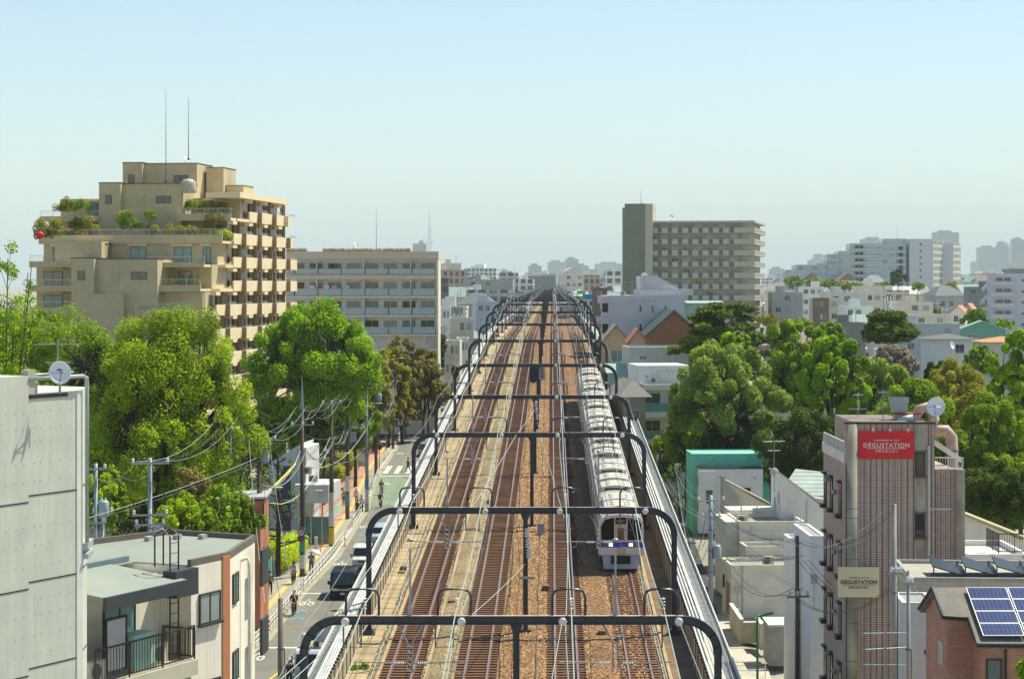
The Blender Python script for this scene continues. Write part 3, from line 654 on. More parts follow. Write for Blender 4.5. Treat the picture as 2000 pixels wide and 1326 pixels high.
    def tower(x0, x1, y0, zt, dx, zb, lower=True):
        w = x1-x0
        mass('stair_tower', x0, y0, x0+w*.27, y0+8, zb, zt); mass('stair_tower', x0+w*.27, y0+.8, x1, y0+8, zb, zt-.1)
        if lower: mass('stair_tower', x0+w*.27, y0, x0+w*.62, y0+.8, zb, zt-4.2, cop=False)
        win(t, x0+w*.12, y0-.01, zt-2.6, .8, 1.1, pane=glass_d, frame=brown_p, mull=0)
        win(t, x0+w*.78, y0+.79, zt-2.5, 1.9, .9, pane=glass_d, frame=brown_p, mull=1)
        MB().box(x0+w*.46, y0+.72, zt-2.8, x0+w*.54, y0+.8, zt-1.4).build('door', M('cream_door', (.5, .4, .27), .6), t)
    tower(-17.3, -7.0, 3.0, zf(5)+1.5, 0, zf(3)-.2)
    tower(-17.2, -7.6, 12.0, zf(5)+4.5, 0, zf(4))
    mass('stair_tower', -7.3, 16.0, -5.0, 22, zf(4), zf(5)+4.0); mass('stair_tower', -4.9, 17, -2.6, 22, zf(4), zf(5)+1.7)
    tower(-16.3, -6.0, -10.0, 3.1, 0, -23)
    # penthouse windows and awnings
    for x, y, k, w in ((-4.2, 9, 4, 2.1), (-19.6, 9, 4, 2.2), (-19.8, 5, 3, 1.8), (-2.6, 5, 3, 1.6), (-10.8, -1.5, 2, 2.0), (-5.2, -1.5, 2, 2.2), (-2.2, -1.5, 2, 1.0), (-20.7, -4, 1, 2.4), (-20.7, -4, 0, 2.4), (-20.4, -1.5, 2, 2.4), (-4.2, -4, 1, 1.6), (-4.2, -4, 0, 1.6)):
        win(t, x, y-.02, zf(k)+.1, w, 2.0, pane=glass_b if k % 2 else glass_t, frame=M('bronze_frame', (.06, .05, .04), .4))
        MB().box(x-w/2-.2, y-.6, zf(k)+2.35, x+w/2+.2, y-.02, zf(k)+2.5).build('awning', tan_lt, t)
    w_ = thing('water_tank', 'cream round water tank on the tan apartment roof beside the stair tower', 'water tank', P(368, 377, 270), 0)
    MB().lathe([(.9, 0), (.95, .3), (.95, 1.3), (.6, 1.65), (.1, 1.75)], 16).build('tank', M('tank_cream', (.5, .43, .33), .5), w_, True)
    mb = MB()
    for a in range(8): x, y = 1.05*cos(a*pi/4), 1.05*sin(a*pi/4); mb.tube([(x, y, 0), (x, y, 1.5)], .03, 4)
    mb.build('cage', alu, w_)
    return t
big_apartment()
rod(324, 175, 356, 276, 'tall lightning rod rising from the tan apartment roof, left of two'); rod(368, 190, 312, 280, 'tall lightning rod on the top tower of the tan apartment, right of two')
dish(362, 312, 281, 'small white dish on the top tower of the tan apartment', .42, .3, 1.2, .6)

# ---- long white apartment -----------------------------------------------------------
def long_white():
    Y = 333; s = F/Y; x1 = (852-1000)/s; L = 25.5; x0 = -L
    t = thing('apartment_building', 'long white apartment building with glass balconies and grass on its flat roof', 'apartment building', (x1, Y, 0), 0)
    wall = M('lw_wall', (.84, .84, .8), .8, 0, .05); band = M('lw_tan', (.62, .55, .43), .8, 0, .06)
    g = gz(Y)
    MB().box(x0, 1.6, g, 0, 12, 4.6).build('wall', wall, t)
    MB().box(x0-.1, -.05, 3.9, .35, 12.1, 5.05).build('roof_band', band, t)
    MB().box(0, -.02, g, .3, 12, 3.9).build('end_wall', M('lw_end', (.74, .68, .52), .8, 0, .05), t)
    fl = [1.15, -1.75, -4.65, -7.6]
    for i, z in enumerate(fl):
        MB().box(x0, -.1, z-.3, 0, 1.6, z).build('floor_slab', white_p, t)
        if i == 0: MB().box(x0, -.14, z-.15, 0, -.0, z+.35).build('balcony_band', band, t)
        MB().box(x0, .0, z+2.45, 0, .1, z+2.6).build('ceiling_edge', white_p, t) if i == 0 else None
        for k in range(7):
            xa = x0+.3+k*3.6
            railing(t, xa, 0, xa+3.4, 0, z+(.35 if i == 0 else 0), .95 if i == 0 else 1.15, 0, alu, M('glass_rail', (.42, .5, .5), .25, 0, .05))
        for k in range(9):
            xa = x0+1.3+k*2.85; win(t, xa, 1.59, z+.1, 2.1, 2.05, pane=(glass_c, glass_d, glass_b, glass_t)[(k*3+i*2) % 4], frame=white_p)
        for k in range(4): MB().box(x0+k*7.2-.05, .1, z, x0+k*7.2+.05, 1.6, z+2.6).build('balcony_divider', wall, t)
    for i, (xx, c) in enumerate(((-19.4, (.7, .7, .7)), (-18.2, (.65, .03, .05)), (-17.2, (.7, .72, .75)), (-16, (.6, .4, .45)), (-14, (.5, .55, .6)))):
        o = MB(); o.box(xx, .12, -.9, xx+.8, .16, -.15); m_ = M(f'laundry_{i}', c, .9); q = o.build('laundry', m_, t)
    for i in range(10):
        MB().ball((-12+i*1.05, .35, 1.5), .22, .2, .25, 6, 4).build('potted_plant', M('flower_'+'ab'[i % 2], (.35, .1, .05) if i % 2 else (.15, .2, .04), .9, 0, .4, 6), t)
    MB().box(x0, -.0, -10.5, 0, 1.7, -9.7).build('entry_canopy', white_p, t); MB().box(x0, 1.5, -13, 0, 1.65, -10.5).build('lobby_wall', M('wood_lobby', (.16, .1, .07), .7), t)
    for xx in (-10, -6, -2, -14): MB().box(xx, 0, g, xx+.25, .25, -7.9).build('column', white_p, t)
    # grass on the roof
    mb = MB(); r_ = random.Random(3)
    for i in range(2600):
        x = r_.uniform(x0, -4); 
        if -20 < x < -17.5: continue
        y = r_.uniform(.3, 3); h = r_.uniform(.3, .75); a = r_.uniform(0, pi)
        mb.add([(x-.06*cos(a), y-.06*sin(a), 5), (x+.06*cos(a), y+.06*sin(a), 5), (x+r_.uniform(-.2, .2), y, 5+h)], [(0, 1, 2)])
    g_ = mb.build('roof_grass', M('dry_grass', (.42, .3, .1), .95, 0, .3, 2), None, loc=t.location, rz=0); tag(g_, 'dry golden grass growing on the flat roof of the long white apartment', 'grass', kind='stuff')
long_white()
rod(735, 408, 492, 336, 'thin lightning rod on the long white apartment roof', .05)
dish(692, 480, 336, 'white dish on the roof of the long white apartment building', .5, 1.0, 1.4, .3)

# ---- grey concrete building on the near left -------------------------------------------
def grey_concrete():
    m = bpy.data.materials.new('fair_concrete'); m.use_nodes = True; n = m.node_tree.nodes; l = m.node_tree.links; b = n['Principled BSDF']; b.inputs['Roughness'].default_value = .75
    tc = n.new('ShaderNodeTexCoord'); no = n.new('ShaderNodeTexNoise'); no.inputs['Scale'].default_value = .9; no.inputs['Detail'].default_value = 8; l.new(tc.outputs['Object'], no.inputs[0])
    r = n.new('ShaderNodeValToRGB'); r.color_ramp.elements[0].position = .3; r.color_ramp.elements[0].color = (.46, .49, .41, 1); r.color_ramp.elements[1].position = .7; r.color_ramp.elements[1].color = (.60, .62, .52, 1); mp = n.new('ShaderNodeMapping'); mp.inputs['Scale'].default_value = (2.2, 2.2, .22); l.new(tc.outputs['Object'], mp.inputs[0]); n2 = n.new('ShaderNodeTexNoise'); n2.inputs['Scale'].default_value = 2; n2.inputs['Detail'].default_value = 6; l.new(mp.outputs[0], n2.inputs[0]); ad = n.new('ShaderNodeMath'); ad.operation = 'MULTIPLY_ADD'; ad.inputs[1].default_value = .5; l.new(n2.outputs[0], ad.inputs[0]); hf = n.new('ShaderNodeMath'); hf.operation = 'MULTIPLY'; hf.inputs[1].default_value = .5; l.new(no.outputs[0], hf.inputs[0]); l.new(hf.outputs[0], ad.inputs[2]); l.new(ad.outputs[0], r.inputs[0]); l.new(r.outputs[0], b.inputs['Base Color'])
    Y = 74; s = F/Y; x1 = (150-1000)/s; th = R(63)
    t = thing('concrete_building', 'pale grey fair-faced concrete building with tie holes at the near left edge', 'building', (x1, Y, 0), th)
    zt = (556-770)/s+.12; W_ = 7; xs = -2.66; SM = M('concrete_side', (0.700, 0.714, 0.644), .75, 0, .1, .8, streak=.05)
    MB().prism([(-W_, 0), (0, 0), (2.4, 1.45), (2.6, 7), (-W_, 9)], -30, zt).build('wall', m, t)
    MB().box(-W_, -.12, -30, xs, 5, (556-728)/s).build('wall', m, t)
    q = R(31)
    for k, z in enumerate((-7.15, -10.0, -12.85)):
        MB().box(-W_, -.135, z-.02, xs-.01, -.12, z+.02).build('joint', black_p, t)
        MB().box(xs+.02, -.015, z+.17, -.03, -.0, z+.21).build('joint', black_p, t)
        MB().box(0.02, -.015, z+.17, 2.7, 0, z+.2).build('joint', black_p, t, rz=q)
    hm_ = MB().lathe([(.022, -.006), (.022, .004)], 8, (0, 0, 0), 'y').mesh('tie_hole', M('hole', (.3, .32, .28), .9))
    cnt = 0
    for z0 in (-4.2, -5.9, -8.0, -9.3, -10.9, -12.2, -4.75, -6.5, -8.6, -10.4, -11.6, -5.2):
        for x in (-.35, -.85, -1.4, -2.2, -2.9, -3.3, -3.8, -1.9):
            place('tie_hole', hm_, t, (x, -.001 if x > xs else -.121, z0)); cnt += 1
    MB().box(-.02, -.03, -30, .28, .0, zt).build('corner_strip', SM, t)
    pg = M('pipe_grey', (.42, .46, .45), .4, .2)
    mb = MB(); mb.tube([(xs, -.1, zt+.5), (.15, -.15, zt+.5), (.4, -.1, zt+.42), (.45, -.08, zt+.15), (.45, -.08, zt-5.2)], .07, 8); mb.tube([(xs, .3, zt+.6), (.2, .3, zt+.62)], .035, 6); mb.build('roof_pipe', pg, t, True)
    mb = MB(); mb.box(.35, -.16, zt-5.4, 1.9, .75, zt-5.22, R(31), (.35, 0)); mb.box(.3, -.2, zt-5.75, 1.95, .75, zt-5.58, R(31), (.3, 0)); mb.build('pipe_bracket', pg, t)
    MB().box(xs+.02, -.03, zt-.16, -.5, -.0, zt-.04).build('shadow_gap', black_p, t)
    mb = MB(); mb.box(xs, -.1, zt, xs+.35, .2, zt+.8); mb.box(xs+.4, 0, zt, xs+.6, .2, zt+.6); mb.build('meter_box', M('box_cream', (.45, .42, .36), .6), t)
    t.location = Vector((x1, Y, 0))*.78; t.scale = (.78, .78, .78)
grey_concrete()
d_ = dish(117, 729, 56.5, 'white satellite dish with a small blue mark, on the grey concrete building roof', .29, .42, .35, .25)
MB().box(-.08, -.03, .07, .08, -.024, .12).build('mark', M('mark_blue', (.08, .09, .5), .5), d_.children[1])
antenna(113, 665, 85, 2.4, 'tall television antenna behind the white dish at the left', yaw=.2)

# ---- cream apartment with orange stripe -------------------------------------------------
def cream_apartment():
    cream = tile_mat('cream_siding', (.82, .77, .62), (.80, .75, .61), (.55, .5, .4), .455, 30, .008, var=.05)
    roofm = M('roof_mint', (.27, .30, .25), .8, 0, .1, .4, streak=.05)
    t = thing('cream_apartment', 'cream apartment house with an orange stripe, mint grey flat roof and brown balcony', 'apartment house', (-10.37, 70.3, 0), R(65))
    zt = -9.0; fas = M('fascia', (0.040, 0.050, 0.055), .5)
    MB().box(-5.5, 1.2, -23, .0, 6.4, zt-.35).build('wall', cream, t)
    MB().prism([(0, 0), (2.3, 0), (6.95, 1.89), (7.1, 5.6), (3.3, 6.35), (0, 6.4)], -23, zt-.1).build('wall', cream, t)
    MB().box(1.85, -.04, -23, 2.28, 0, zt+.02).build('stripe', M('stripe_orange', (.5, .2, .09), .7, 0, .08), t)
    MB().prism([(-5.5, 2.6), (0, 2.2), (.0, .1), (2.3, .1), (6.9, 1.95), (7.0, 5.5), (3.3, 6.2), (-5.5, 6.3)], zt-.1, zt-.06).build('roof', roofm, t)
    pb = M('parapet_brown', (.15, .13, .1), .6)
    mb = MB()
    pl = [(0, 0), (2.35, 0), (6.98, 1.87), (7.15, 5.65), (3.3, 6.42), (-5.5, 6.45)]
    for p_, q_ in zip(pl, pl[1:]):
        d = Vector((q_[0]-p_[0], q_[1]-p_[1], 0)); L = d.length; mb.box(p_[0], p_[1]-.0, zt-.1, p_[0]+L, p_[1]+.14, zt+.12, math.atan2(d.y, d.x), p_)
    mb.build('parapet', pb, t)
    mb = MB(); mb.box(-5.5, 2.4, zt-.05, 0, 2.55, zt+.12); mb.box(-5.5, 4.4, zt-.05, -1, 4.52, zt+.06); mb.build('roof_step', M('roof_step', (.14, .2, .22), .6), t)
    MB().prism([(-.5, zt-.36), (2.5, zt-.02), (2.5, zt-.1), (-.5, zt-.48)], -5.5, -1.0, 'x').build('awning', roofm, t)
    MB().box(-5.5, -.62, zt-.75, -1.0, -.5, zt-.36).build('gutter', fas, t)
    MB().box(-1.3, -.3, zt-.95, -.02, .2, zt-.1).build('fascia_box', fas, t)
    # balcony
    zb = zt-3.05
    MB().box(-5.5, -.3, zb-.5, -.05, 1.2, zb).build('balcony_slab', M('slab_cream', (.5, .47, .36), .7, 0, .08), t)
    railing(t, -5.5, -.2, -.1, -.2, zb, 1.1, .15, brown_p); railing(t, -.1, -.2, -.1, 1.0, zb, 1.0, .15, brown_p)
    br = M('sash_brown', (.05, .04, .03), .4)
    win(t, -2.3, 1.18, zb+.35, 1.7, 1.6, pane=glass_t, frame=br); win(t, -4.85, 1.18, zb+.05, 1.2, 2.1, pane=glass_d, frame=br)
    MB().box(-4.2, .3, zb+.2, -3.2, .36, zb+1.75).build('screen_panel', M('screen_panel', (.5, .5, .47), .6), t)
    mb = MB(); mb.box(-4.25, .28, zb+.15, -4.18, .38, zb+1.8); mb.box(-3.2, .28, zb+.15, -3.13, .38, zb+1.8); mb.box(-4.25, .28, zb+1.75, -3.13, .38, zb+1.82); mb.build('screen_frame', black_p, t)
    ac_unit(t, -4.7, .4, zb); ac_unit(t, -1.2, .5, zb)
    MB().box(-3.0, .1, zb, -1.9, .7, zb+1.15).build('storage_box', M('mint_box', (.36, .56, .46), .6), t)
    mb = MB(); mb.tube([(-5.4, 1.1, zb+2.2), (-5.0, 1.05, zb+2.25), (-4.5, 1.0, zb+1.9), (-4.4, .9, zb+.6)], .06, 6); mb.build('ac_hose', M('hose_beige', (.5, .42, .28), .7), t, True)
    mb = MB()
    for x in (-1.2, -.72): mb.tube([(x, .0, zb+.1), (x, .0, zt+1.0), (x+.02, .3, zt+1.2), (x+.03, .6, zt+1.0), (x+.03, .6, zt)], .03, 6)
    z = zb+.3
    while z < zt+.9: mb.tube([(-1.2, .0, z), (-.72, .0, z)], .013, 4); z += .32
    mb.build('ladder', brown_p, t)
    for k in range(3):
        win(t, 1.05, -.02, zt-2.05-k*2.85, 1.25, 1.0, pane=glass_c if k == 0 else glass_t, frame=br, sill=True)
    for k in range(3):
        w_ = win(t, 0, 0, zt-1.7-k*2.6, .95, 1.0, pane=glass_t, frame=br); w_.location.xy = (3.2, .35); w_.rotation_euler[2] = R(22)
    mb = MB(); mb.tube([(4.3, 1.0, zt-.5), (4.4, .6, zt-.35), (4.5, .6, zt-.6), (4.5, .6, -20)], .06, 8); mb.build('down_pipe', white_p, t, True)
    for k in range(3):
        MB().box(5.6, .75, zt-1.5-k*2.4, 6.9, .85, zt-.25-k*2.4, R(22), (5.6, .8)).build('side_panel', fas, t)
    mb = MB(); mb.box(-4.0, -.45, zb-3, -.1, -.3, zb-.7); mb.build('shutter', tile_mat('shutter_white', (.6, .57, .46), (.6, .57, .46), (.35, .33, .26), 50, .16, .01), t)
    MB().lathe([(.2, 0), (.2, .4), (.12, .5)], 10, (-3.0, -.6, zb-1.3)).build('vent_cowl', M('slab_cream', (.5, .47, .36), .7, 0, .08), t)
    mb = MB()
    for x, y in ((5.8, 4.4), (6.2, 3.6), (4.9, 5.0)): mb.box(x, y, zt-.06, x+.3, y+.2, zt+.1)
    mb.build('roof_block', concrete, t)
    return t
cream_apartment()

# ---- orange brick house, blue-grey narrow building ------------------------------------
brick_o = tile_mat('orange_brick', (.56, .2, .08), (.5, .17, .07), (.4, .2, .12), .24, .08, .012)
def orange_house():
    Y = 145; p = P(500, 600, Y); t = thing('brick_house', 'orange brick house with pale metal roofs, beside the utility pole', 'house', (p.x-.4, Y, 0), R(2))
    zt = (556-985)/(F/Y)
    MB().box(-5.6, 0, -23, .7, 5, zt-1.1).build('wall', brick_o, t); MB().box(-5, 2.5, -23, .7, 7, zt).build('wall', brick_o, t)
    MB().prism([(-5.8, zt-1.1), (-5.8, zt-.95), (.2, zt-.75), (.2, zt-.9)], -.3, 2.6, 'y').build('roof', M('roof_pale', (.48, .5, .48), .5, .2, .1), t)
    MB().prism([(-5.2, zt), (-5.2, zt+.15), (.9, zt+.3), (.9, zt+.15)], 2.2, 7.2, 'y').build('roof', M('roof_pale', (.48, .5, .48), .5, .2, .1), t)
    for z in (-19, -16): win(t, 2, .72, z, .5, 1.3, 'R', pane=glass_d, frame=brown_p, mull=0)
    for x in (-4.5, -2.5): win(t, x, -.02, zt-3, 1.1, 1.1, pane=glass_d, frame=brown_p)
    ac_unit(t, -3.6, 3.2, zt+.25)
    dish(477, 973, 144, 'small dish on the pale roof of the orange brick house', .36, .4, .2, .2)
orange_house()
def blue_narrow():
    Y = 195; p = P(525, 600, Y); t = thing('narrow_building', 'narrow pale grey building with a mauve shutter band, sloping roof and white canopy', 'building', (p.x, Y, 0), R(-6))
    lw = M('pale_wall', (0.675, 0.716, 0.702), .75, 0, .08, .6, streak=.08); zt = (556-905)/(F/Y)
    MB().prism([(0, -23), (0, zt), (2.9, zt+1.8), (2.9, -23)], 0, 6, 'y').build('wall', lw, t)
    MB().box(2.9, -1, -23, 3.6, 5, zt+1.5).build('wall', white_p, t); MB().box(2.9, -3, zt-3.2, 6.0, 3, zt-1.6).build('canopy', white_p, t)
    MB().box(1.1, -.06, -22, 2.0, -.0, zt-.2).build('shutter', tile_mat('mauve', (.12, .11, .19), (.1, .1, .17), (.05, .05, .08), 50, .35, .03), t)
    mb = MB(); mb.box(-.1, -.2, zt-3.3, 2.95, -.05, zt-3.15); mb.box(-.05, -.12, -22, .05, -.02, zt); mb.box(2.8, -.12, -22, 2.9, -.02, zt+1.6); mb.build('trim', alu, t)
    for x in (3.4, 4.4, 5.4): MB().tube([(x, -2.8, -23), (x, -2.8, zt-3.2)], .07, 6).build('column', alu, t)
    MB().box(3.6, -1.2, -23, 5.9, -1.1, -20.6).build('shop_glass', glass_t, t)
    ac_unit(t, 3.75, -1.2, zt-.8); ac_unit(t, 4.3, -1.3, zt-1.5)
blue_narrow()

# ================= right side near =================
def brick_tower():
    Y = 103; s = F/Y; p = P(1650, 600, Y); th = R(0)
    t = thing('restaurant_building', 'narrow brown tiled building with concrete columns and a red restaurant sign on top', 'building', (p.x, Y, 0), th)
    tile = tile_mat('brown_tile', (.52, .40, .34), (.46, .35, .30), (.2, .15, .125), .25, .11, .015, offset=0, var=.06)
    # vertical dark joints every metre are part of the tile pattern
    zt = (556-828)/s; g = -23; col = M('column_concrete', (0.390, 0.364, 0.286), .85, 0, .35, .5, streak=.45)
    a = MB(); a.box(.62, 0, g, 3.3, 7.4, zt); a.build('wall', tile, t)
    a = MB(); a.box(3.8, 0, g, 4.25, 7.4, zt-.02); a.build('wall', tile, t)
    a = MB(); a.box(4.25, .5, g, 5.35, 7.4, (556-918)/s); a.build('wall', tile, t)
    a = MB(); a.prism([(0, g), (0, -8.45), (7.4, -8.45), (7.4, g)], 0.05, .3, 'x'); a.build('side_wall', tile, t)
    MB().box(.3, 1.3, g, 4.2, 7.4, -8.5).build('wall', tile, t)
    MB().box(0, 0, g, .12, .1, zt).build('corner_tile', tile, t)
    # columns
    MB().lathe([(.36, 0), (.36, zt-g)], 14, (.36, .22, g)).build('column', col, t, True)
    MB().box(3.3, -.02, g, 3.8, .5, zt-.02).build('column', col, t); MB().box(5.35, .3, g, 5.75, 1.0, (556-918)/s).build('column', col, t)
    for z in (-10.6, -11.05, -13.0, -14.3, -16, -17.8): MB().lathe([(.365, 0), (.365, .03)], 14, (.36, .22, z)).build('column_joint', M('joint_dark', (.14, .1, .07), .9), t)
    MB().box(0.62-.05, -.06, zt, 4.3, .2, zt+.1).build('coping', brown_p, t); MB().box(0, -.06, zt, .62, .5, zt+.1).build('coping', brown_p, t)
    # dark joints of the tile cladding
    mb = MB()
    for x in [.62+.292*i for i in range(10)]+[3.95, 4.1]+[4.4+.24*i for i in range(4)]:
        y = -.006 if x < 4.25 else .494; mb.box(x-.014, y, g, x+.014, y+.012, zt if x < 4.25 else -8.8)
    mb.build('cladding_joint', M('joint_black', (.03, .022, .02), .9), t)
    # recessed column windows
    for z in (-9.0-.0, -11.9, -14.8, -17.7):
        win(t, 3.55, -.03, z, .46, 1.05, pane=glass_d, frame=black_p, mull=0); MB().box(3.28, -.14, z-.14, 3.84, -.03, z-.02).build('sill', M('joint_dark', (.14, .1, .07), .9), t); MB().box(3.28, -.1, z+1.07, 3.84, -.03, z+1.14).build('lintel', M('joint_dark', (.14, .1, .07), .9), t)
    MB().tube([(3.96, -.1, -7.6), (3.96, -.1, g)], .06, 8).build('drain_pipe', M('pipe_pale', (.5, .5, .46), .5), t)
    MB().tube([(3.96, -.1, -10.6), (5.0, -.02, -10.6)], .05, 6).build('drain_pipe', M('pipe_pale', (.5, .5, .46), .5), t)
    # side windows with dark shutters and brackets
    for z in (-11.0, -13.9, -16.8, -19.7):
        for y in (1.6, 4.4, 6.6):
            w = win(t, y, .04, z, .62, 1.5, 'L', pane=glass_d, frame=black_p, mull=0)
            mb = MB(); mb.box(-.34, -.28, -.2, .34, .0, .0); mb.box(-.34, -.2, 1.5, .34, .0, 1.6); mb.build('window_box', black_p, w)
        MB().ball((-.08, 3, z+.9), .14, .14, .14, 8, 5).build('vent_cap', galv, t, True); MB().ball((-.08, 5.6, z+1.3), .14, .14, .14, 8, 5).build('vent_cap', galv, t, True)
    # roof terrace railing to the left
    o = railing(t, .05, 7.3, .05, .4, -8.4, .95, .13, white_p); MB().box(-.02, .3, -8.45, .06, 7.4, -7.95).build('terrace_upstand', white_p, t)
    railing(t, 4.3, .55, 5.7, .55, -8.8, .6, .12, white_p); mb = MB(); mb.prism([(4.3, -7.6), (5.7, -8.5), (5.7, -8.25), (4.3, -7.3)], .9, .95, 'y'); mb.build('stair_rail', white_p, t)
    return t
bt = brick_tower()
def signboard(loc, w, h, label, mat, txts, cat='sign', name='shop_sign', th=.22, ul=None):
    t = thing(name, label, cat, loc); MB().box(-w/2, 0, -h/2, w/2, th, h/2).build('sign_panel', mat, t)
    for txt, size, z, m_, sp in txts:
        c = bpy.data.curves.new('lettering', 'FONT'); c.body = txt; c.size = size; c.align_x = 'CENTER'; c.align_y = 'CENTER'; c.extrude = .006; c.space_character = sp; c.offset = size*.02
        if CJK and any(ord(k) > 0x2fff for k in txt): pass
        o = bpy.data.objects.new('lettering', c); COL.link(o); o.parent = t; o.location = (0, -.012, z); o.rotation_euler = (R(90), 0, 0); c.materials.append(m_)
    if ul:
        z, ww, m_ = ul; MB().box(-ww/2, -.016, z-.012, ww/2, -.002, z+.012).build('underline', m_, t)
    return t
CJK = True
signboard(P(1731.5, 868.5, 102.9), 2.6, 1.31, 'red restaurant sign with white lettering at the top of the brown tiled building', M('sign_red', (.62, .004, .02), .35, 0, .04, .8), [('| restaurant et vin |', .13, .22, white_p, 1.15), ('DÉGUSTATION', .28, -.03, white_p, 1.2), ('デギスタシオン', .16, -.31, white_p, 1.0)], ul=(-.17, 1.85, white_p))
bs = signboard(P(1677.5, 1136.5, 102.7), 1.93, 1.42, 'cream restaurant sign with black lettering lower on the brown tiled building', M('sign_cream', (0.726, 0.660, 0.418), .5, 0, .06, 1), [('restaurant et vin', .12, .22, M('ink_grey', (.3, .27, .2), .7), 1.15), ('DÉGUSTATION', .235, .0, black_p, 1.1), ('デギスタシオン', .14, -.26, black_p, 1.0)], ul=(-.13, 1.6, M('ink_red', (.4, .08, .05), .6)))
mb = MB(); 
for x in (-.7, .1, .95): mb.tube([(x, 0, .7), (x, -.25, .8), (x, -.3, .7)], .03, 5); mb.ball((x, -.32, .68), .08)
for o in bpy.data.objects:
    if o.name.startswith('shop_sign') and 'red' in o.get('label', ''): mb.build('sign_lamp', M('lamp_orange', (.6, .25, .15), .5), o)
# exhaust duct on the roof
def duct():
    p = P(1790, 830, 106); t = thing('exhaust_duct', 'rusty pink exhaust duct with a metal hopper on the brown tiled building roof', 'duct', p)
    pk = M('duct_pink', (.5, .36, .3), .6, .1, .3, 1.5); ru = M('duct_rust', (.3, .09, .05), .8)
    mb = MB(); mb.box(-1.0, 0, -.05, .2, .9, .55); b = mb.build('duct_base', pk, t); MB().box(-1.02, -.05, .5, .25, .95, .58).build('frame', ru, b)
    mb = MB(); n = 4
    mb.add([(-1.0-.12, .1, .6), (-.55+.12, .1, .6), (-.55+.12, .6, .6), (-1.0-.12, .6, .6), (-1.25, 0, 1.35), (-.35, 0, 1.35), (-.35, .8, 1.35), (-1.25, .8, 1.35)], [(0, 1, 5, 4), (1, 2, 6, 5), (2, 3, 7, 6), (3, 0, 4, 7), (3, 2, 1, 0)]); mb.build('hopper', M('hopper_grey', (.35, .4, .42), .4, .4), t)
    mb = MB(); pts = [(.0, .4, .4), (.25, .4, .75), (.55, .4, .85), (.85, .4, .6), (.95, .4, .2), (.95, .4, -.1)]; mb.tube(pts, .26, 8); mb.build('duct_bend', pk, t, True)
    MB().tube([(-.95, -.1, .2), (-.2, -.25, .35)], .2, 10).build('silencer', M('silencer', (.4, .5, .55), .4, .3), t, True)
    p2 = P(1870, 850, 104)-p
    mb = MB(); x = p2.x
    mb.tube([(.95, .4, -.5), (x-.6, .3, -.3), (x-.1, .2, -.28), (x+.15, .2, -.6), (x+.2, .2, -1.2), (x+.2, .2, -11)], .29, 8); o = mb.build('duct_run', pk, t, True)
    for z in (-1.3, -3.2, -5.2, -7.2, -9): MB().lathe([(.31, 0), (.31, .07)], 8, (x+.2, .2, z)).build('flange', ru, o)
    return t
duct()
dish(1828, 795, 104, 'large white dish on a mast at the right of the brown tiled building roof', .44, 1.0, -.35, .25)
antenna(1676, 765, 108, 2.0, 'television antenna at the left of the brown tiled building roof', yaw=1.3); antenna(1725, 760, 107, 1.9, 'television antenna in the middle of the brown tiled building roof', yaw=1.45)

def solar_house():
    Y = 80; p = P(1836, 600, Y); t = thing('brick_house', 'red brick house with a slate roof and blue solar panels at the lower right', 'house', (p.x, Y, 0), R(-5))
    bk = tile_mat('red_brick', (.5, .2, .12), (.36, .13, .08), (.4, .3, .22), .21, .075, .012, var=.15); slate = M('slate_roof', (.2, .185, .15), .8, 0, .2, 1.2, grain=.15)
    t.location = (15.8, 78, 0); t.rotation_euler[2] = 0; zr = -11.2; ze = -12.75; z2 = -12.0
    MB().prism([(.9, -23), (.9, z2-.1), (2.6, zr-.12), (5, -12.3), (5, -23)], 0, 8, 'x').build('wall', bk, t)
    MB().box(.9, -.55, -23, 8, .88, ze+.15).build('wall', bk, t)
    mb = MB()
    def slab(q):
        n = len(q); lo = [(x, y, z-.14) for x, y, z in q]; mb.add(list(q)+lo, [tuple(range(n)), tuple(range(2*n-1, n-1, -1))]+[(i, i+n, (i+1) % n+n, (i+1) % n) for i in range(n)])
    slab([(-.2, 2.6, zr), (-.2, .65, z2), (.7, .65, z2), (.7, 2.6, zr)]); slab([(.702, 2.6, zr), (.702, -.9, ze), (8, -.9, ze), (8, 2.6, zr)]); slab([(-.2, 2.602, zr), (8, 2.602, zr), (8, 5.3, -12.4), (-.2, 5.3, -12.4)])
    mb.build('roof', slate, t)
    mb = MB(); mb.tube([(-.24, 2.6, zr+.0), (-.24, .6, z2), (.65, .58, z2-.06), (.66, -.95, ze), (8, -.97, ze-.06)], .07, 5); mb.tube([(-.24, 2.6, zr), (-.24, 5.3, -12.4)], .06, 5); mb.build('gutter', black_p, t)
    MB().tube([(1.75, -.65, ze-.1), (1.75, -.65, -23)], .05, 6).build('down_pipe', black_p, t)
    win(t, 1.35, -.57, -14.1, .55, .8, pane=glass_b, frame=black_p, mull=0); win(t, 2.0, -.02, -13.9, .5, .8, 'L', pane=glass_c, frame=white_p, mull=0)
    sl_ = math.atan2(zr-ze, 3.5)
    e = thing('solar_array', 'blue solar panels on the slate roof of the red brick house', 'solar panels', (15.8+.95, 78-.62, ze+.2))
    for r_ in range(4):
        for c in range(4):
            m = MB(); m.box(0, 0, 0, 1.48, .78, .04); q = m.build('solar_module', alu, e)
            q.location = (c*1.53, r_*.81*cos(sl_), .06+r_*.81*sin(sl_)); q.rotation_euler = (sl_, 0, 0)
            m = MB(); m.box(.03, .03, .041, 1.45, .75, .045); z = m.build('cells', tile_flat, q)
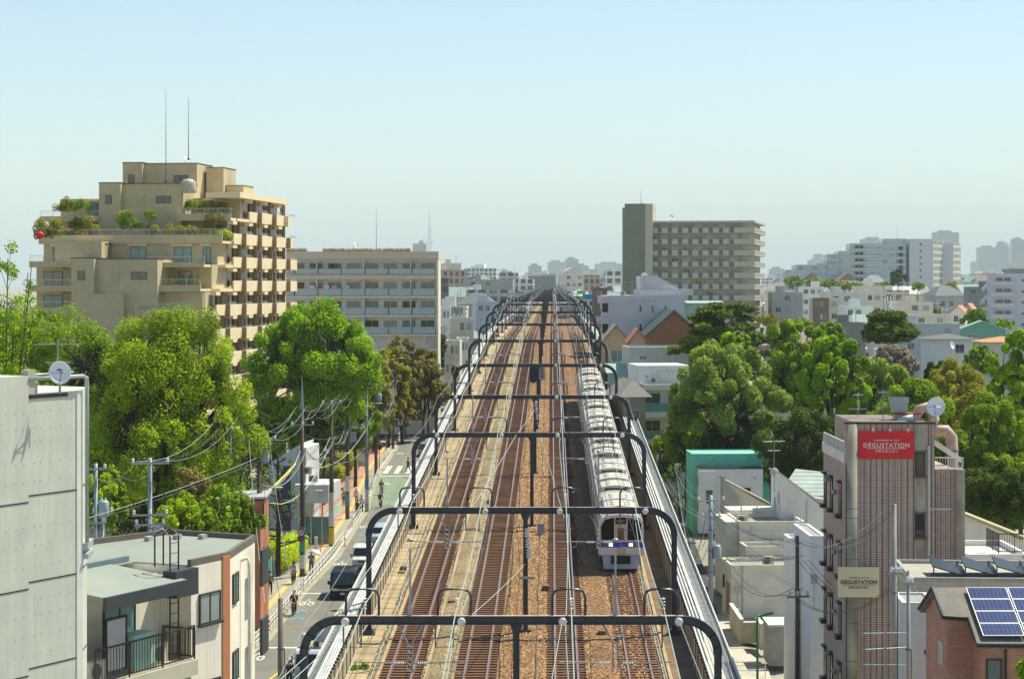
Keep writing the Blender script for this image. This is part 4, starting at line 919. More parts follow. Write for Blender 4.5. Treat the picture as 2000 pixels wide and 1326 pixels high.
def mk_flat():
    m = bpy.data.materials.new('pv_cells'); m.use_nodes = True; n = m.node_tree.nodes; l = m.node_tree.links; b = n['Principled BSDF']; b.inputs['Roughness'].default_value = .3; b.inputs['Specular IOR Level'].default_value = .15
    tc = n.new('ShaderNodeTexCoord'); br = n.new('ShaderNodeTexBrick'); br.offset = 0; l.new(tc.outputs['Object'], br.inputs['Vector']); br.inputs['Scale'].default_value = 1
    br.inputs['Brick Width'].default_value = .155; br.inputs['Row Height'].default_value = .155; br.inputs['Mortar Size'].default_value = .004
    br.inputs['Color1'].default_value = (.012, .03, .12, 1); br.inputs['Color2'].default_value = (.02, .04, .15, 1); br.inputs['Mortar'].default_value = (.2, .24, .32, 1)
    l.new(br.outputs[0], b.inputs['Base Color']); return m
tile_flat = mk_flat(); solar_house()
def flat_solar():
    Y = 92; p = P(1779, 600, Y); t = thing('flat_roof_building', 'beige flat-roofed building carrying tilted solar racks, behind the red brick house', 'building', (p.x, Y, 0), R(-4))
    w = M('beige_wall', (0.494, 0.455, 0.351), .8, 0, .12, .6, streak=.1); zt = (556-1135)/(F/Y)
    MB().box(0, 0, -23, 8, 6, zt).build('wall', w, t); m = MB(); parapet(m, -.02, -.02, 8, 6, zt, .18, .15); m.build('parapet', concrete, t)
    MB().box(.15, .15, zt, 7.8, 5.8, zt+.02).build('roof', M('roof_beige', (.4, .37, .3), .9, 0, .15), t)
    for x in (.3, 1.0, 1.7):
        w_ = win(t, x+.2, -.02, zt-1.6, .4, .8, pane=glass_d, frame=alu, mull=0); MB().box(-.3, -.45, .85, .35, 0, .95).build('awning', concrete, w_)
    for k in range(4):
        e = thing('solar_rack', f'tilted dark solar rack on the flat beige roof, {ORD[k]} from the left', 'solar panels', P(1850+k*62, 1120, 94), R(-4), 'tilted solar racks')
        q = MB().box(-.75, -.9, 0, .75, .9, .05).build('solar_panel', M('pv_dark', (.025, .035, .045), .35, 0, .1, 3, spec=.2), e); q.location = (0, 0, .3); q.rotation_euler = (R(7), R(16), 0)
        mb = MB()
        for x in (-.5, .5): mb.tube([(x, -.6, -.4), (x, -.6, .0)], .03, 4); mb.tube([(x, .6, -.4), (x, .6, .5)], .03, 4)
        mb.tube([(-.8, -.8, .1), (.6, -.8, .1)], .06, 6); mb.build('stand', galv_dk, e)
flat_solar()

def flatb(name, label, cat, x0, x1, ytop, Y, dep, wall, rot=0, par=.35, roofm=None, wins=(), gz_=None, cap=None):
    """plain flat-roofed building with parapet; x0,x1,ytop as seen; wins: (face, u, ztop-offset, w, h, glass)"""
    s = F/Y; a = (x0-1000)/s; w = (x1-x0)/s; zt = (556-ytop)/s; g = gz(Y)-.4 if gz_ is None else gz_
    t = thing(name, label, cat, (a, Y, 0), rot)
    MB().box(0, 0, g, w, dep, zt-par).build('wall', wall, t)
    m = MB(); parapet(m, -.02, -.02, w+.02, dep+.02, zt-par, par, .18); q = m.build('parapet', cap or wall, t)
    MB().box(.16, .16, zt-par, w-.16, dep-.16, zt-par+.03).build('roof', roofm or M('flat_roof', (.3, .3, .27), .9, 0, .2, .5), t)
    for f, u, dz, ww, h, gl in wins:
        if f == 'F': win(t, u, -.02, zt-dz, ww, h, 'F', gl)
        elif f == 'R': win(t, u, w+.02, zt-dz, ww, h, 'R', gl)
        else: win(t, u, -.02, zt-dz, ww, h, 'L', gl)
    return t, w, zt
wht = M('house_white', (0.792, 0.792, 0.739), .8, 0, .06, .6, streak=.06); wht2 = tile_mat('house_offwhite', (.72, .69, .57), (.70, .67, .55), (.48, .45, .37), 2.4, 1.5, .012)
bei = M('house_beige', (0.650, 0.598, 0.455), .8, 0, .08, .6, streak=.08); gry = M('house_grey', (0.429, 0.442, 0.429), .8, 0, .1, .6, streak=.1)
ROOFG = M('roof_greenish', (.25, .6, .45), .8, 0, .1)
mintw = M('mint_wall', (.20, .72, .48), .7, 0, .05, .5); capc = M('cap_cream', (.75, .7, .56), .7); tb = M('tile_brown', (.33, .27, .2), .9, 0, .2, 1)
t, w, zt = flatb('green_house', 'white house with a mint green upper storey, in front of the park trees', 'house', 1352, 1492, 886, 204, 5, mintw, R(2), .1, ROOFG)
MB().box(.45, -2.2, -23, w-.4, -.05, zt-1.25).build('wall', wht, t); MB().box(.4, -2.25, zt-1.25, w-.35, -.05, zt-1.15).build('coping', black_p, t)
MB().box(.3, -2.5, -23, 1.9, -2.2, zt-1.4).build('wall', wht, t)
win(t, 4.2, -2.22, zt-3.4, 1.9, .4, pane=glass_d, frame=black_p, mull=0); win(t, 1.3, -2.52, zt-4.4, .55, 1.2, pane=glass_d, frame=black_p, mull=0)
for x in (2.0, 5.3): MB().ball((x, -.08, zt-.5), .08).build('vent_cap', galv, t)
for x in (2.8, 5.6): MB().ball((x, -2.26, zt-2.1), .08).build('vent_cap', galv, t)
MB().box(w, 1, -23, w+.8, 4, zt-3.0).build('wall', mintw, t); railing(t, w, .8, w+.8, .8, zt-3.0, .9, .15, white_p)
for z in range(2): win(t, -1.2, .43, zt-2.9-z*2.4, .35, .8, 'L', glass_d, black_p, 0)
def wedge(label, x0, x1, yl, yr, Y, dep, wall, roofm, rot=0):
    s = F/Y; a = (x0-1000)/s; w = (x1-x0)/s; z0 = (556-yl)/s; z1 = (556-yr)/s
    t = thing('house', label, 'house', (a, Y, 0), rot)
    MB().prism([(0, -23), (0, z0), (w, z1), (w, -23)], 0, dep, 'y').build('wall', wall, t)
    MB().prism([(-.15, z0+.05), (-.15, z0+.2), (w+.2, z1+.15), (w+.2, z1)], -.15, dep+.15, 'y').build('roof', roofm, t); return t, w, z0, z1
t, w, z0, z1 = wedge('white wedge-shaped house with a slanting roof edge, left of the brown tiled building', 1526, 1640, 927, 1015, 163, 4.5, wht, M('edge_beige', (.6, .56, .45), .7), R(3))
win(t, 1.0, .0, z0-2.2, .3, .8, 'L', glass_d, alu, 0); win(t, 2.6, .0, z0-2.8, .3, .9, 'L', glass_d, alu, 0)
MB().tube([(1.9, -.06, z0-1.8), (1.9, -.06, -22)], .05, 6).build('down_pipe', M('pipe_pale', (.5, .5, .46), .5), t)
dish(1512, 922, 166, 'small round dish on a tall mast in front of the dark trees', .33, .3, 0, .1)
antenna(1512, 858, 166, 4.0, 'antenna on a thin mast above the small round dish', yaw=.3)
p = P(1521, 925, 186); t = thing('house', 'house with a pale mint tiled hip roof, just left of the brown tiled building', 'house', (p.x, 186, 0), R(-12))
rp = tile_mat('mint_rooftile', (.5, .6, .52), (.46, .55, .48), (.26, .32, .28), 30, .3, .03); MB().box(.3, .3, -23, 6, 6, p.z-1.8).build('wall', bei, t)
MB().add([(0, 0, p.z-1.7), (7.3, 0, p.z-2.5), (7.3, 6, p.z-2), (0, 6, p.z-1.7), (1.2, 3, p.z+.2), (6.5, 3, p.z-.3)], [(0, 1, 5, 4), (1, 2, 5), (2, 3, 4, 5), (3, 0, 4)]).build('roof', rp, t)
# grey lean-to roof and its slanting end wall
t, w, z0, z1 = wedge('house with a grey ribbed lean-to roof, in front of the white and green house', 1421, 1506, 942, 990, 178, 4, bei, tile_mat('rib_grey', (.36, .35, .29), (.34, .33, .27), (.15, .15, .12), .2, 9, .02), R(2))
MB().prism([(-.6, -23), (-.6, z0+.6), (.7, z0-1.0), (.7, -23)], -1.9, -.1, 'y').build('wall', M('wall_greybeige', (.42, .41, .34), .8, 0, .1), t)
# cream terraced house: three flat blocks stepping down toward the yard
t, w, zt = flatb('terraced_house', 'cream terraced house with flat roofs stepping down beside the railway lane', 'house', 1444, 1572, 1018, 159, 6, wht2, R(3), .35, tb, cap=capc)
MB().box(-.9, .6, -23, -.02, 6.2, zt-.1).build('wall', wht2, t); MB().box(.2, 6.1, -23, w, 9, zt+.2).build('wall', wht2, t)
MB().box(w*.36, -.14, zt-3.4, w*.86, -.02, zt-1.5).build('shutter', tile_mat('shutter_beige', (.5, .46, .34), (.5, .46, .34), (.36, .33, .25), 50, .12, .012), t); MB().box(w*.34, -.3, zt-1.55, w*.88, -.02, zt-1.3).build('shutter_box', M('shutter_box', (.62, .58, .44), .7), t)
mb = MB()
for x in (w*.83, w*.93): mb.tube([(x, -.4, zt-3.6), (x, -.4, zt+.8)], .035, 5)
for k in range(11): mb.tube([(w*.83, -.4, zt-3.5+.35*k), (w*.93, -.4, zt-3.5+.35*k)], .02, 4)
mb.build('ladder', white_p, t)
for x in (1.0, 2.2): MB().box(x, 5.7, zt, x+.1, 5.8, zt+.5).build('roof_post', white_p, t)
MB().tube([(.9, -.1, zt-.4), (.9, -.1, -22)], .05, 6).build('drain_pipe', M('pipe_pale', (.5, .5, .46), .5), t)
ac_unit(t, .4, 1.2, zt-.3)
t, w, zt = flatb('terraced_house', 'middle cream block with a parapet, below the terraced house shutter', 'house', 1456, 1568, 1066, 155.5, 2.6, wht2, R(3), .3, None, cap=capc)
t, w, zt = flatb('terraced_house', 'lowest cream flat-roofed block with a carport in front, by the lane', 'house', 1428, 1562, 1103, 151, 4.2, wht2, R(3), .3, None, cap=capc)
MB().box(-.03, .6, -23, .0, 2.2, -20.8).build('garage_shutter', M('shutter_brown', (.26, .2, .13), .7), t); win(t, 3.2, -.03, -21.4, .5, .9, 'L', glass_d, black_p, 0)
MB().tube([(.8, -.08, zt), (.8, -.08, -22.8)], .05, 6).build('drain_pipe', M('pipe_pale', (.5, .5, .46), .5), t)
e = thing('air_conditioner_unit', 'air conditioner outdoor unit on the lowest cream block roof', 'air conditioner', P(1500, 1100, 153)+Vector((0, 0, -.1))); ac_unit(e, 0, 0, 0)
# carport
t = thing('carport', 'small carport with a pale lilac translucent curved roof beside the cream block', 'carport', G(1456, 1192)); tz = 1.9
mb = MB(); mb.add([(-.2, -1.2, tz), (2.4, -1.2, tz), (2.4, .2, tz+.35), (-.2, .2, tz+.35), (-.2, .9, tz+.4), (2.4, .9, tz+.4)], [(0, 1, 2, 3), (3, 2, 5, 4)]); o = mb.build('roof', M('polycarb', (.5, .47, .56), .3), t); o.modifiers.new('s', 'SOLIDIFY').thickness = .04
for x in (.9, 2.3): MB().box(x-.05, -1.1, 0, x+.05, -1.0, tz).build('post', brown_p, t)
MB().box(.6, -.6, 0, 1.6, 2.2, 1.25).build('covered_bike', M('cover_silver', (.3, .32, .33), .5), None, loc=G(1470, 1190)) if False else None
t, w, zt = flatb('white_house', 'tall narrow rough white house beside the left wall of the brown tiled building', 'house', 1582, 1612, 1046, 118, 6, M('rough_white', (.75, .77, .77), .9, 0, .08, 3), R(1), .1)
t, w, zt = flatb('white_house', 'narrow pale house with a tiled lean-to roof and small white-framed windows', 'house', 1556, 1583, 1062, 121, 5, wht, R(1), .1, tb, wins=[('F', .42, 2.6, .28, .6, glass_d), ('F', .42, 4.6, .28, .6, glass_d), ('F', .42, 6.6, .28, .6, glass_d), ('F', .42, 8.6, .28, .6, glass_d)])
t, w, zt = flatb('small_grey_house', 'small pale grey house with a round vent, at the foot of the brown tiled building', 'house', 1763, 1828, 1176, 88, 3, M('grey_pale', (0.588, 0.630, 0.602), .8, 0, .08, .6, streak=.06), R(-3), .12)
MB().lathe([(.11, -.06), (.13, -.02)], 12, (.98, 0, zt-2.0), 'y').build('round_vent', galv_dk, t)
# houses right of the tower
t, w, z0, z1 = wedge('house with a yellow-beige shingle roof, right of the exhaust duct', 1892, 2010, 1010, 1060, 124, 5, wht2, M('shingle_yellow', (.42, .37, .2), .85, 0, .15, 2), 0)
t, w, zt = flatb('white_house', 'white flat-roofed house with a metal roof terrace rail, at the right edge', 'house', 1890, 2010, 1082, 108, 6, wht, 0, .3, M('roof_lightgrey', (.5, .5, .47), .8, 0, .1)); railing(t, 1.6, .3, 3.2, .3, zt, 1.0, .12, brown_p); railing(t, 1.6, .3, 1.6, 3, zt, 1.0, .12, brown_p)
for px, py, Y, lab in ((1440, 1150, 150.6, 'grey meter box on the lowest cream block wall beside the garage shutter'), (1590, 1130, 117.6, 'small meter box low on the rough white house'), (1470, 1046, 158.6, 'small wall box under the cream parapet')):
    e = thing('meter_box', lab, 'meter box', P(px, py, Y)); MB().box(-.18, -.1, -.25, .18, .02, .25).build('box', M('trafo_grey2', (.4, .44, .44), .5), e); MB().tube([(0, -.02, -.25), (0, -.02, -1.6)], .025, 5).build('conduit', galv, e)
# low yard walls by the lane
ym = M('yard_beige', (.55, .5, .37), .85, 0, .15, streak=.2); q = G(1446, 1256)
t = thing('yard_wall', 'low beige block wall around the yard in front of the carport', 'wall', q)
for a_ in ((0, 0, .2, 7, 1.5), (.2, 0, 1.0, .2, 1.3), (1.0, -2.5, 1.2, 0, 1.6), (1.2, -2.5, 3.8, -2.3, 1.6)): MB().box(a_[0], a_[1], 0, a_[2], a_[3], a_[4]).build('wall_panel', ym, t); MB().box(a_[0]-.03, a_[1]-.03, a_[4], a_[2]+.03, a_[3]+.03, a_[4]+.07).build('coping', capc, t)
t = thing('block_pillar', 'grey stone-faced gate pillar wall at the right of the yard', 'wall', G(1502, 1300)); MB().box(0, 0, 0, 1.6, 3, 2.4).build('wall_panel', tile_mat('stone_grey', (.36, .35, .32), (.3, .29, .27), (.18, .18, .16), .3, .15, .01), t); MB().box(-.05, -.05, 2.4, 1.65, 3.05, 2.5).build('coping', capc, t)
t = thing('bin', 'small grey-green waste bin beside the carport entrance', 'bin', G(1436, 1212)); MB().lathe([(.28, 0), (.34, .75), (.36, .78), (.1, .88)], 12).build('bin_body', M('bin_green', (.3, .42, .38), .6), t, True)

# ================= right side middle =================
def teal_balcony():
    Y = 235; s = F/Y; t = thing('apartment_house', 'white three-storey apartment house with teal glass balconies, left of the park trees', 'apartment house', ((1252-1000)/s, Y, 0), R(6))
    zt = (556-715)/s; w = 5.6
    MB().box(0, 1.4, -23, w, 9, zt).build('wall', wht, t); MB().box(0, 0, -23, .25, 1.4, zt-1.8).build('wall', wht, t)
    for k in range(3):
        z = zt-2.25-k*2.95
        MB().box(0, 0, z-.35, w, 1.5, z+.25).build('slab', white_p, t)
        if k: 
            railing(t, .3, .05, w, .05, z+.2, 1.0, 0, alu, M('teal_glass', (.14, .32, .32), .2))
            for x in (1.4, 4.2): win(t, x, 1.38, z+.3, 1.9, 1.9, pane=glass_b if k == 1 else glass_d)
    railing(t, 2.0, 1.0, 4.6, 1.0, zt-1.9, 1.4, .15); ac_unit(t, 1.6, 1.1, zt-1.9)
    MB().box(.4, 1.32, zt-9.4, 3.5, 1.38, zt-7.6).build('garage_door', black_p, t)
teal_balcony(); dish(1263, 735, 234, 'small white dish on the roof terrace of the teal-balcony apartment house', .35, .5, .1, .3)
flatb('grey_building', 'plain pale grey building with a small window, behind the teal-balcony house', 'building', 1228, 1345, 678, 262, 8, M('grey_green', (0.546, 0.572, 0.494), .8, 0, .06, .5, streak=.06), R(3), .2, wins=[('F', 1.7, 1.5, .8, .45, glass_t)])
def gable(label, x0, x1, yr, ye, Y, dep, wall, roofm, rot=0, wins=(), name='house', ov=.4, ridge='y', bal=False, g=None):
    s = F/Y; a = (x0-1000)/s; w = (x1-x0)/s; zr = (556-yr)/s; ze = (556-ye)/s; g = gz(Y)-.4 if g is None else g
    t = thing(name, label, 'house', (a, Y, 0), rot)
    if ridge == 'y':
        MB().prism([(0, g), (0, ze), (w/2, zr), (w, ze), (w, g)], 0, dep, 'y').build('wall', wall, t)
        k = (zr-ze)/(w/2); mb = MB(); mb.prism([(-ov, ze-ov*k+.03), (w/2, zr+.03), (w+ov, ze-ov*k+.03), (w+ov, ze-ov*k+.2), (w/2, zr+.22), (-ov, ze-ov*k+.2)], -ov, dep+ov, 'y'); mb.build('roof', roofm, t)
    elif ridge == 'x':
        MB().box(0, 0, g, w, dep, ze).build('wall', wall, t)
        mb = MB(); mb.add([(-ov, -ov, ze), (w+ov, -ov, ze), (w+ov, dep+ov, ze), (-ov, dep+ov, ze), (-ov, dep/2, zr), (w+ov, dep/2, zr)], [(0, 1, 5, 4), (2, 3, 4, 5), (0, 4, 3), (1, 2, 5), (3, 2, 1, 0)]); mb.build('roof', roofm, t)
    else:
        MB().box(0, 0, g, w, dep, ze).build('wall', wall, t); q = min(w, dep)*.42
        mb = MB(); mb.add([(-ov, -ov, ze), (w+ov, -ov, ze), (w+ov, dep+ov, ze), (-ov, dep+ov, ze), (q if w > dep else w/2, dep/2 if w > dep else q, zr), (w-q if w > dep else w/2, dep/2 if w > dep else dep-q, zr)], [(0, 1, 5, 4) if w > dep else (0, 1, 4), (1, 2, 5) if w > dep else (1, 2, 5, 4), (2, 3, 4, 5) if w > dep else (2, 3, 5), (3, 0, 4) if w > dep else (3, 0, 4, 5), (3, 2, 1, 0)]); mb.build('roof', roofm, t)
    for u, dz, ww, h, gl in wins: win(t, u*w, -.02, ze-dz, ww, h, 'F', gl, white_p)
    if bal: MB().box(-.3, -1.2, ze-3.9, w+.3, -.05, ze-3.6).build('balcony', wall, t); railing(t, -.3, -1.2, w+.3, -1.2, ze-3.6, 1.0, .2, white_p)
    return t, w, ze
gable('beige gabled house with a white-railed balcony, just right of the portals', 1176, 1230, 637, 668, 300, 8, M('peach_wall', (0.600, 0.456, 0.288), .8, 0, .06), M('roof_taupe', (.3, .27, .22), .8), 0, [(.55, 2.8, 1.7, 1.7, glass_t)], bal=True)
gable('small house with an orange ribbed metal roof, beside the lavender building', 1230, 1262, 645, 665, 290, 7, M('pink_wall', (.5, .35, .27), .8), M('roof_salmon', (.55, .2, .12), .7, 0, .1), 0)
gable('brown gabled house with a dark edged steep roof, in front of the lavender building', 1234, 1400, 608, 680, 325, 10, M('brown_gable', (.27, .12, .06), .85, 0, .08), M('roof_dgreen', (.08, .12, .12), .6), R(4), ov=.3)
gable('house with a grey tiled roof, between the railway and the teal-balcony house', 1218, 1262, 742, 775, 225, 8, M('tan_wall2', (.38, .33, .23), .8), M('tile_grey', (.3, .28, .24), .8, 0, .12, 3), R(8), [(.5, 2.4, 1, 1, glass_d)], ridge='h', ov=.6)
gable('small green-roofed house beside the right portal posts', 1190, 1225, 712, 728, 262, 8, M('mint_low', (.35, .48, .42), .8), M('roof_mint2', (.3, .46, .4), .6), 0, ridge='x')
def lavender():
    Y = 335; s = F/Y; t = thing('lavender_building', 'pale lavender apartment building with narrow slit windows and a fenced roof', 'apartment building', ((1188-1000)/s, Y, 0), R(3))
    lav = M('lavender', (.55, .55, .58), .8, 0, .05, .4, streak=.04); w = (1338-1188)/s; zt = (556-577)/s
    MB().box(0, 0, gz(Y), w, 12, zt).build('wall', lav, t); MB().box(w*.42, 1, zt, w+1.5, 9, zt+.9).build('penthouse', lav, t)
    MB().prism([(w*.44, zt), (w*.44, zt+3.0), (w*.66, zt+3.0), (w*.96, zt+.9), (w*.96, zt)], 2, 8, 'y').build('penthouse', lav, t)
    for k in range(4): MB().box(-1.2, -.2, zt-3.2*k-1.2, .05, 5, zt-3.2*k-.1).build('balcony', lav, t); MB().box(-.9, .4, zt-3.2*k-2.6, -.02, .5, zt-3.2*k-1.2).build('opening', glass_d, t)
    for k in range(3):
        for x in (.42, .58, .75): win(t, w*x, -.02, zt-2.6-k*2.9, .42, 1.1, pane=glass_d, frame=white_p, mull=0)
        for x in (.32, .36, .45, .49, .55, .61, .7, .75): MB().ball((w*x, -.05, zt-.85-k*2.9), .09, n=6, k=4).build('vent_cap', galv, t)
    railing(t, .6, .3, w*.85, .3, zt, 2.1, .8, white_p); ac_unit(t, w*.2, 1, zt)
lavender(); dish(1258, 540, 338, 'white dish on the penthouse of the lavender building', .55, .7, .2, .3)
gable('mint-roofed long house with a round window, right of the lavender building', 1318, 1410, 588, 592, 340, 9, M('mint_face', (0.416, 0.546, 0.468), .8, 0, .05), M('roof_mint2', (.3, .46, .4), .6), 0, ridge='x')
# ================================================================ MIDDLE AND FAR CITY
def facade(name, wall, glassc, w=3.2, h=3.0, fill=.62):
    """far facades: rows of window openings as a pattern of the wall"""
    if name in MATS: return MATS[name]
    m = tile_mat(name, glassc, tuple(min(1, c*1.6+.02) for c in glassc), wall, w, h, (1-fill)*h*.5, .6, 0, .05); return m
F1 = facade('facade_white', (.7, .71, .69), (.1, .12, .13)); F2 = facade('facade_beige', (.62, .56, .45), (.1, .11, .11)); F3 = facade('facade_grey', (.5, .53, .54), (.08, .1, .11)); F4 = facade('facade_brown', (.46, .33, .26), (.09, .09, .09), 2.4)
F5 = facade('facade_dark', (.16, .15, .14), (.06, .07, .08)); F6 = facade('facade_glass', (.4, .46, .48), (.14, .2, .22), 1.8, 3.2, .8)
ROOFS = [M(n, c, .8, 0, .12, .4) for n, c in (('rf_grey', (.3, .31, .31)), ('rf_blue', (.26, .29, .32)), ('rf_brown', (.24, .19, .15)), ('rf_red', (.38, .25, .19)), ('rf_green', (.28, .38, .33)), ('rf_white', (.52, .52, .5)), ('rf_slate', (.14, .16, .18)))]
WALLS = [wht, wht2, bei, gry, M('w_cream', (.7, .65, .52), .8, 0, .06), M('w_blue', (.6, .63, .64), .8, 0, .06), M('w_pink', (.62, .56, .5), .8, 0, .06), M('w_tan', (.38, .32, .24), .8, 0, .06)]
# ---- nine-storey grey apartment block
def nine_storey():
    Y = 540; s = F/Y; t = thing('apartment_block', 'greyish green apartment block with rows of balconies and a blank stair tower on its left', 'apartment block', ((1262-1000)/s, Y+4, 0), R(-11))
    gg = M('ns_front', (0.365, 0.361, 0.268), .85, 0, .06, .3, streak=.04); gl = M('ns_panel', (0.460, 0.448, 0.360), .85, 0, .05); gd = M('ns_tower', (0.195, 0.222, 0.162), .85, 0, .08, .2, streak=.06)
    w = 27.2; zt = (556-431)/s; g = gz(Y)-1; fh = 2.8
    MB().box(0, 1.4, g, w-3.2, 13, zt-.5).build('wall', gg, t); MB().box(-.6, -.1, zt-.5, w+.1, 36.5, zt).build('roof_slab', gl, t)
    MB().box(w-3.3, 1.4, g, w-1.3, 35, zt-.5).build('end_wall', gl, t); MB().box(-.6, 0, g, 0, 12, zt-.5).build('party_wall', gl, t)
    gr = M('ns_gap', (.13, .15, .13), .6)
    nw = 0
    for k in range(12):
        z = zt-fh*(k+1)-.1
        if z < g+1: break
        MB().box(0, 0, z-.18, w, 1.4, z).build('balcony_slab', gg, t)
        MB().box(w-1.4, 1.4, z-.18, w, 36, z).build('balcony_slab', gl, t)
        for j in range(9):
            xa = 1.6+j*2.55; MB().box(xa, -.05, z-.15, xa+1.55, .08, z+1.15).build('balcony_panel', gl, t) if j < 8 else None
        MB().box(w-5.0, -.05, z-.15, w, .08, z+1.15).build('balcony_panel', gl, t)
        for j in range(8): xa = .1+j*2.55; MB().box(xa, 0, z+.1, xa+1.45, .04, z+1.05).build('balcony_grille', gr, t)
        for j in range(8):
            if nw < 96: win(t, 1.6+j*2.9, 1.38, z+.3, 1.7, 1.75, pane=(glass_c, glass_b, glass_c, glass_d)[(j*5+k*3) % 4], frame=white_p); nw += 1
        MB().box(w-.1, 1.2, z-.15, w+.02, 36, z+1.15).build('balcony_panel', gl, t)
        mb = MB()
        for j in range(7): mb.box(w+.02, 2.6+j*4.8, z+.2, w+.05, 4.4+j*4.8, z+.95)
        mb.build('balcony_slot', gr, t)
    a = MB(); a.box(-5.0, -1.2, g, .1, 6, (556-397)/s); a.build('stair_tower', gd, t); MB().box(.1, -1.1, g, 2.0, 6, (556-397)/s-.02).build('stair_tower_lit_side', gl, t)  # shaded front and sunlit side of the tower put into two colours
    MB().box(-5.9, 1, g, -5.0, 7, (556-404)/s).build('stair_tower', M('ns_tower2', (.36, .36, .31), .8), t)
nine_storey(); rod(1252, 368, 396, 541, 'thin rod on the stair tower of the grey-green apartment block', .06); dish(1311, 424, 543, 'white dish on the roof of the grey-green apartment block', .6, 1, .6, .3)
# ---- long stepped glass-fronted block
def long_stepped():
    Y = 990; s = F/Y; t = thing('apartment_block', 'long pale blue-grey apartment block stepping up to the right, with a blank end wall', 'apartment block', (0, Y, 0), 0)
    fw = facade('facade_step', (.6, .66, .66), (.32, .42, .44), 3.1, 2.95, .75); bl = M('step_blank', (0.528, 0.564, 0.600), .8, 0, .05); fl = facade('facade_step_lit', (.6, .57, .48), (.1, .12, .13), 3.3, 2.95, .6)  # fl: sunlight on the right sides put into a warmer wall colour
    for i, (x0, x1, yt) in enumerate(((1530, 1556, 531), (1553, 1597, 518), (1595, 1617, 515), (1616, 1640, 497), (1638, 1662, 491), (1661, 1685, 476), (1684, 1727, 476), (1726, 1772, 467))):
        a, b = (x0-1000)/s, (x1-1000)/s; zt = (556-yt)/s
        MB().box(a, i*.3, gz(Y)-1, b, 14, zt).build('wall', fw, t); MB().box(a, i*.3-1.2, zt-.4, b, i*.3, zt+.2).build('roof_edge', bl, t)
        for k in range(6): MB().box(a, i*.3-1.2, zt-3-k*2.95-.3, b-.3, i*.3-1.1, zt-2-k*2.95-.2).build('balcony', M('glass_rail', (.42, .5, .5), .25, 0, .05), t)
    for px in (1675, 1684, 1761): 
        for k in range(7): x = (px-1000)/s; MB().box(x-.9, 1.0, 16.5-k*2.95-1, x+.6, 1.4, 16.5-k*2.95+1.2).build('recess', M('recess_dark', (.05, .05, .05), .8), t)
    a, b = (1776-1000)/s, (1822-1000)/s; zt = (556-467)/s
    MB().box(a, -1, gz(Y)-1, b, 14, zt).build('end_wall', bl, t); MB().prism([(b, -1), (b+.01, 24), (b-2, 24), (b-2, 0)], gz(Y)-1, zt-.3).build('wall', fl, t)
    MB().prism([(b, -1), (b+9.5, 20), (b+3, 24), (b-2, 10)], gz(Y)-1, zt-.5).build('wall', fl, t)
    for k in range(6): MB().box((a+b)/2-.9, -1.04, zt-3-k*2.95, (a+b)/2, -1, zt-2-k*2.95).build('window', glass_d, t)
    a2, b2 = (1852-1000)/s, (1876-1000)/s
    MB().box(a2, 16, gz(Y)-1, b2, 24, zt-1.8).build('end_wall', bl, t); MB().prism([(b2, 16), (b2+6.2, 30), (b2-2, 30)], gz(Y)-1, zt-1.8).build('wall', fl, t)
long_stepped(); rod(1752, 444, 467, 995, 'thin mast on the long stepped apartment block', .08)
# ---- grey-lavender flats at the right edge
t, w, zt = flatb('apartment_block', 'grey apartment block with open balconies and outside stair, at the far right edge', 'apartment block', 1943, 2075, 534, 575, 12, M('gl_wall', (0.486, 0.513, 0.581), .8, 0, .05), R(-3), .5)
for k in range(5):
    z = zt-1.0-k*2.9; MB().box(-1.2, -1.3, z-2.2, 5, 0, z-1.1).build('balcony', M('gl_wall', (.49, .51, .58), .8), t)
    for x in (1.2, 3.3): win(t, x, -.02, z-1.05, 1.7, .95, pane=glass_d, frame=gry, mull=1)
    win(t, 7.3, -.02, z-1.3, .7, .8, pane=glass_d, frame=white_p, mull=0)
    MB().prism([(-3.0, z-2.8), (-1.2, z-1.1), (-1.2, z-2.2), (-3.0, z-3.9)], 1, 2.2, 'y').build('stair', M('gl_wall', (.49, .51, .58), .8), t)
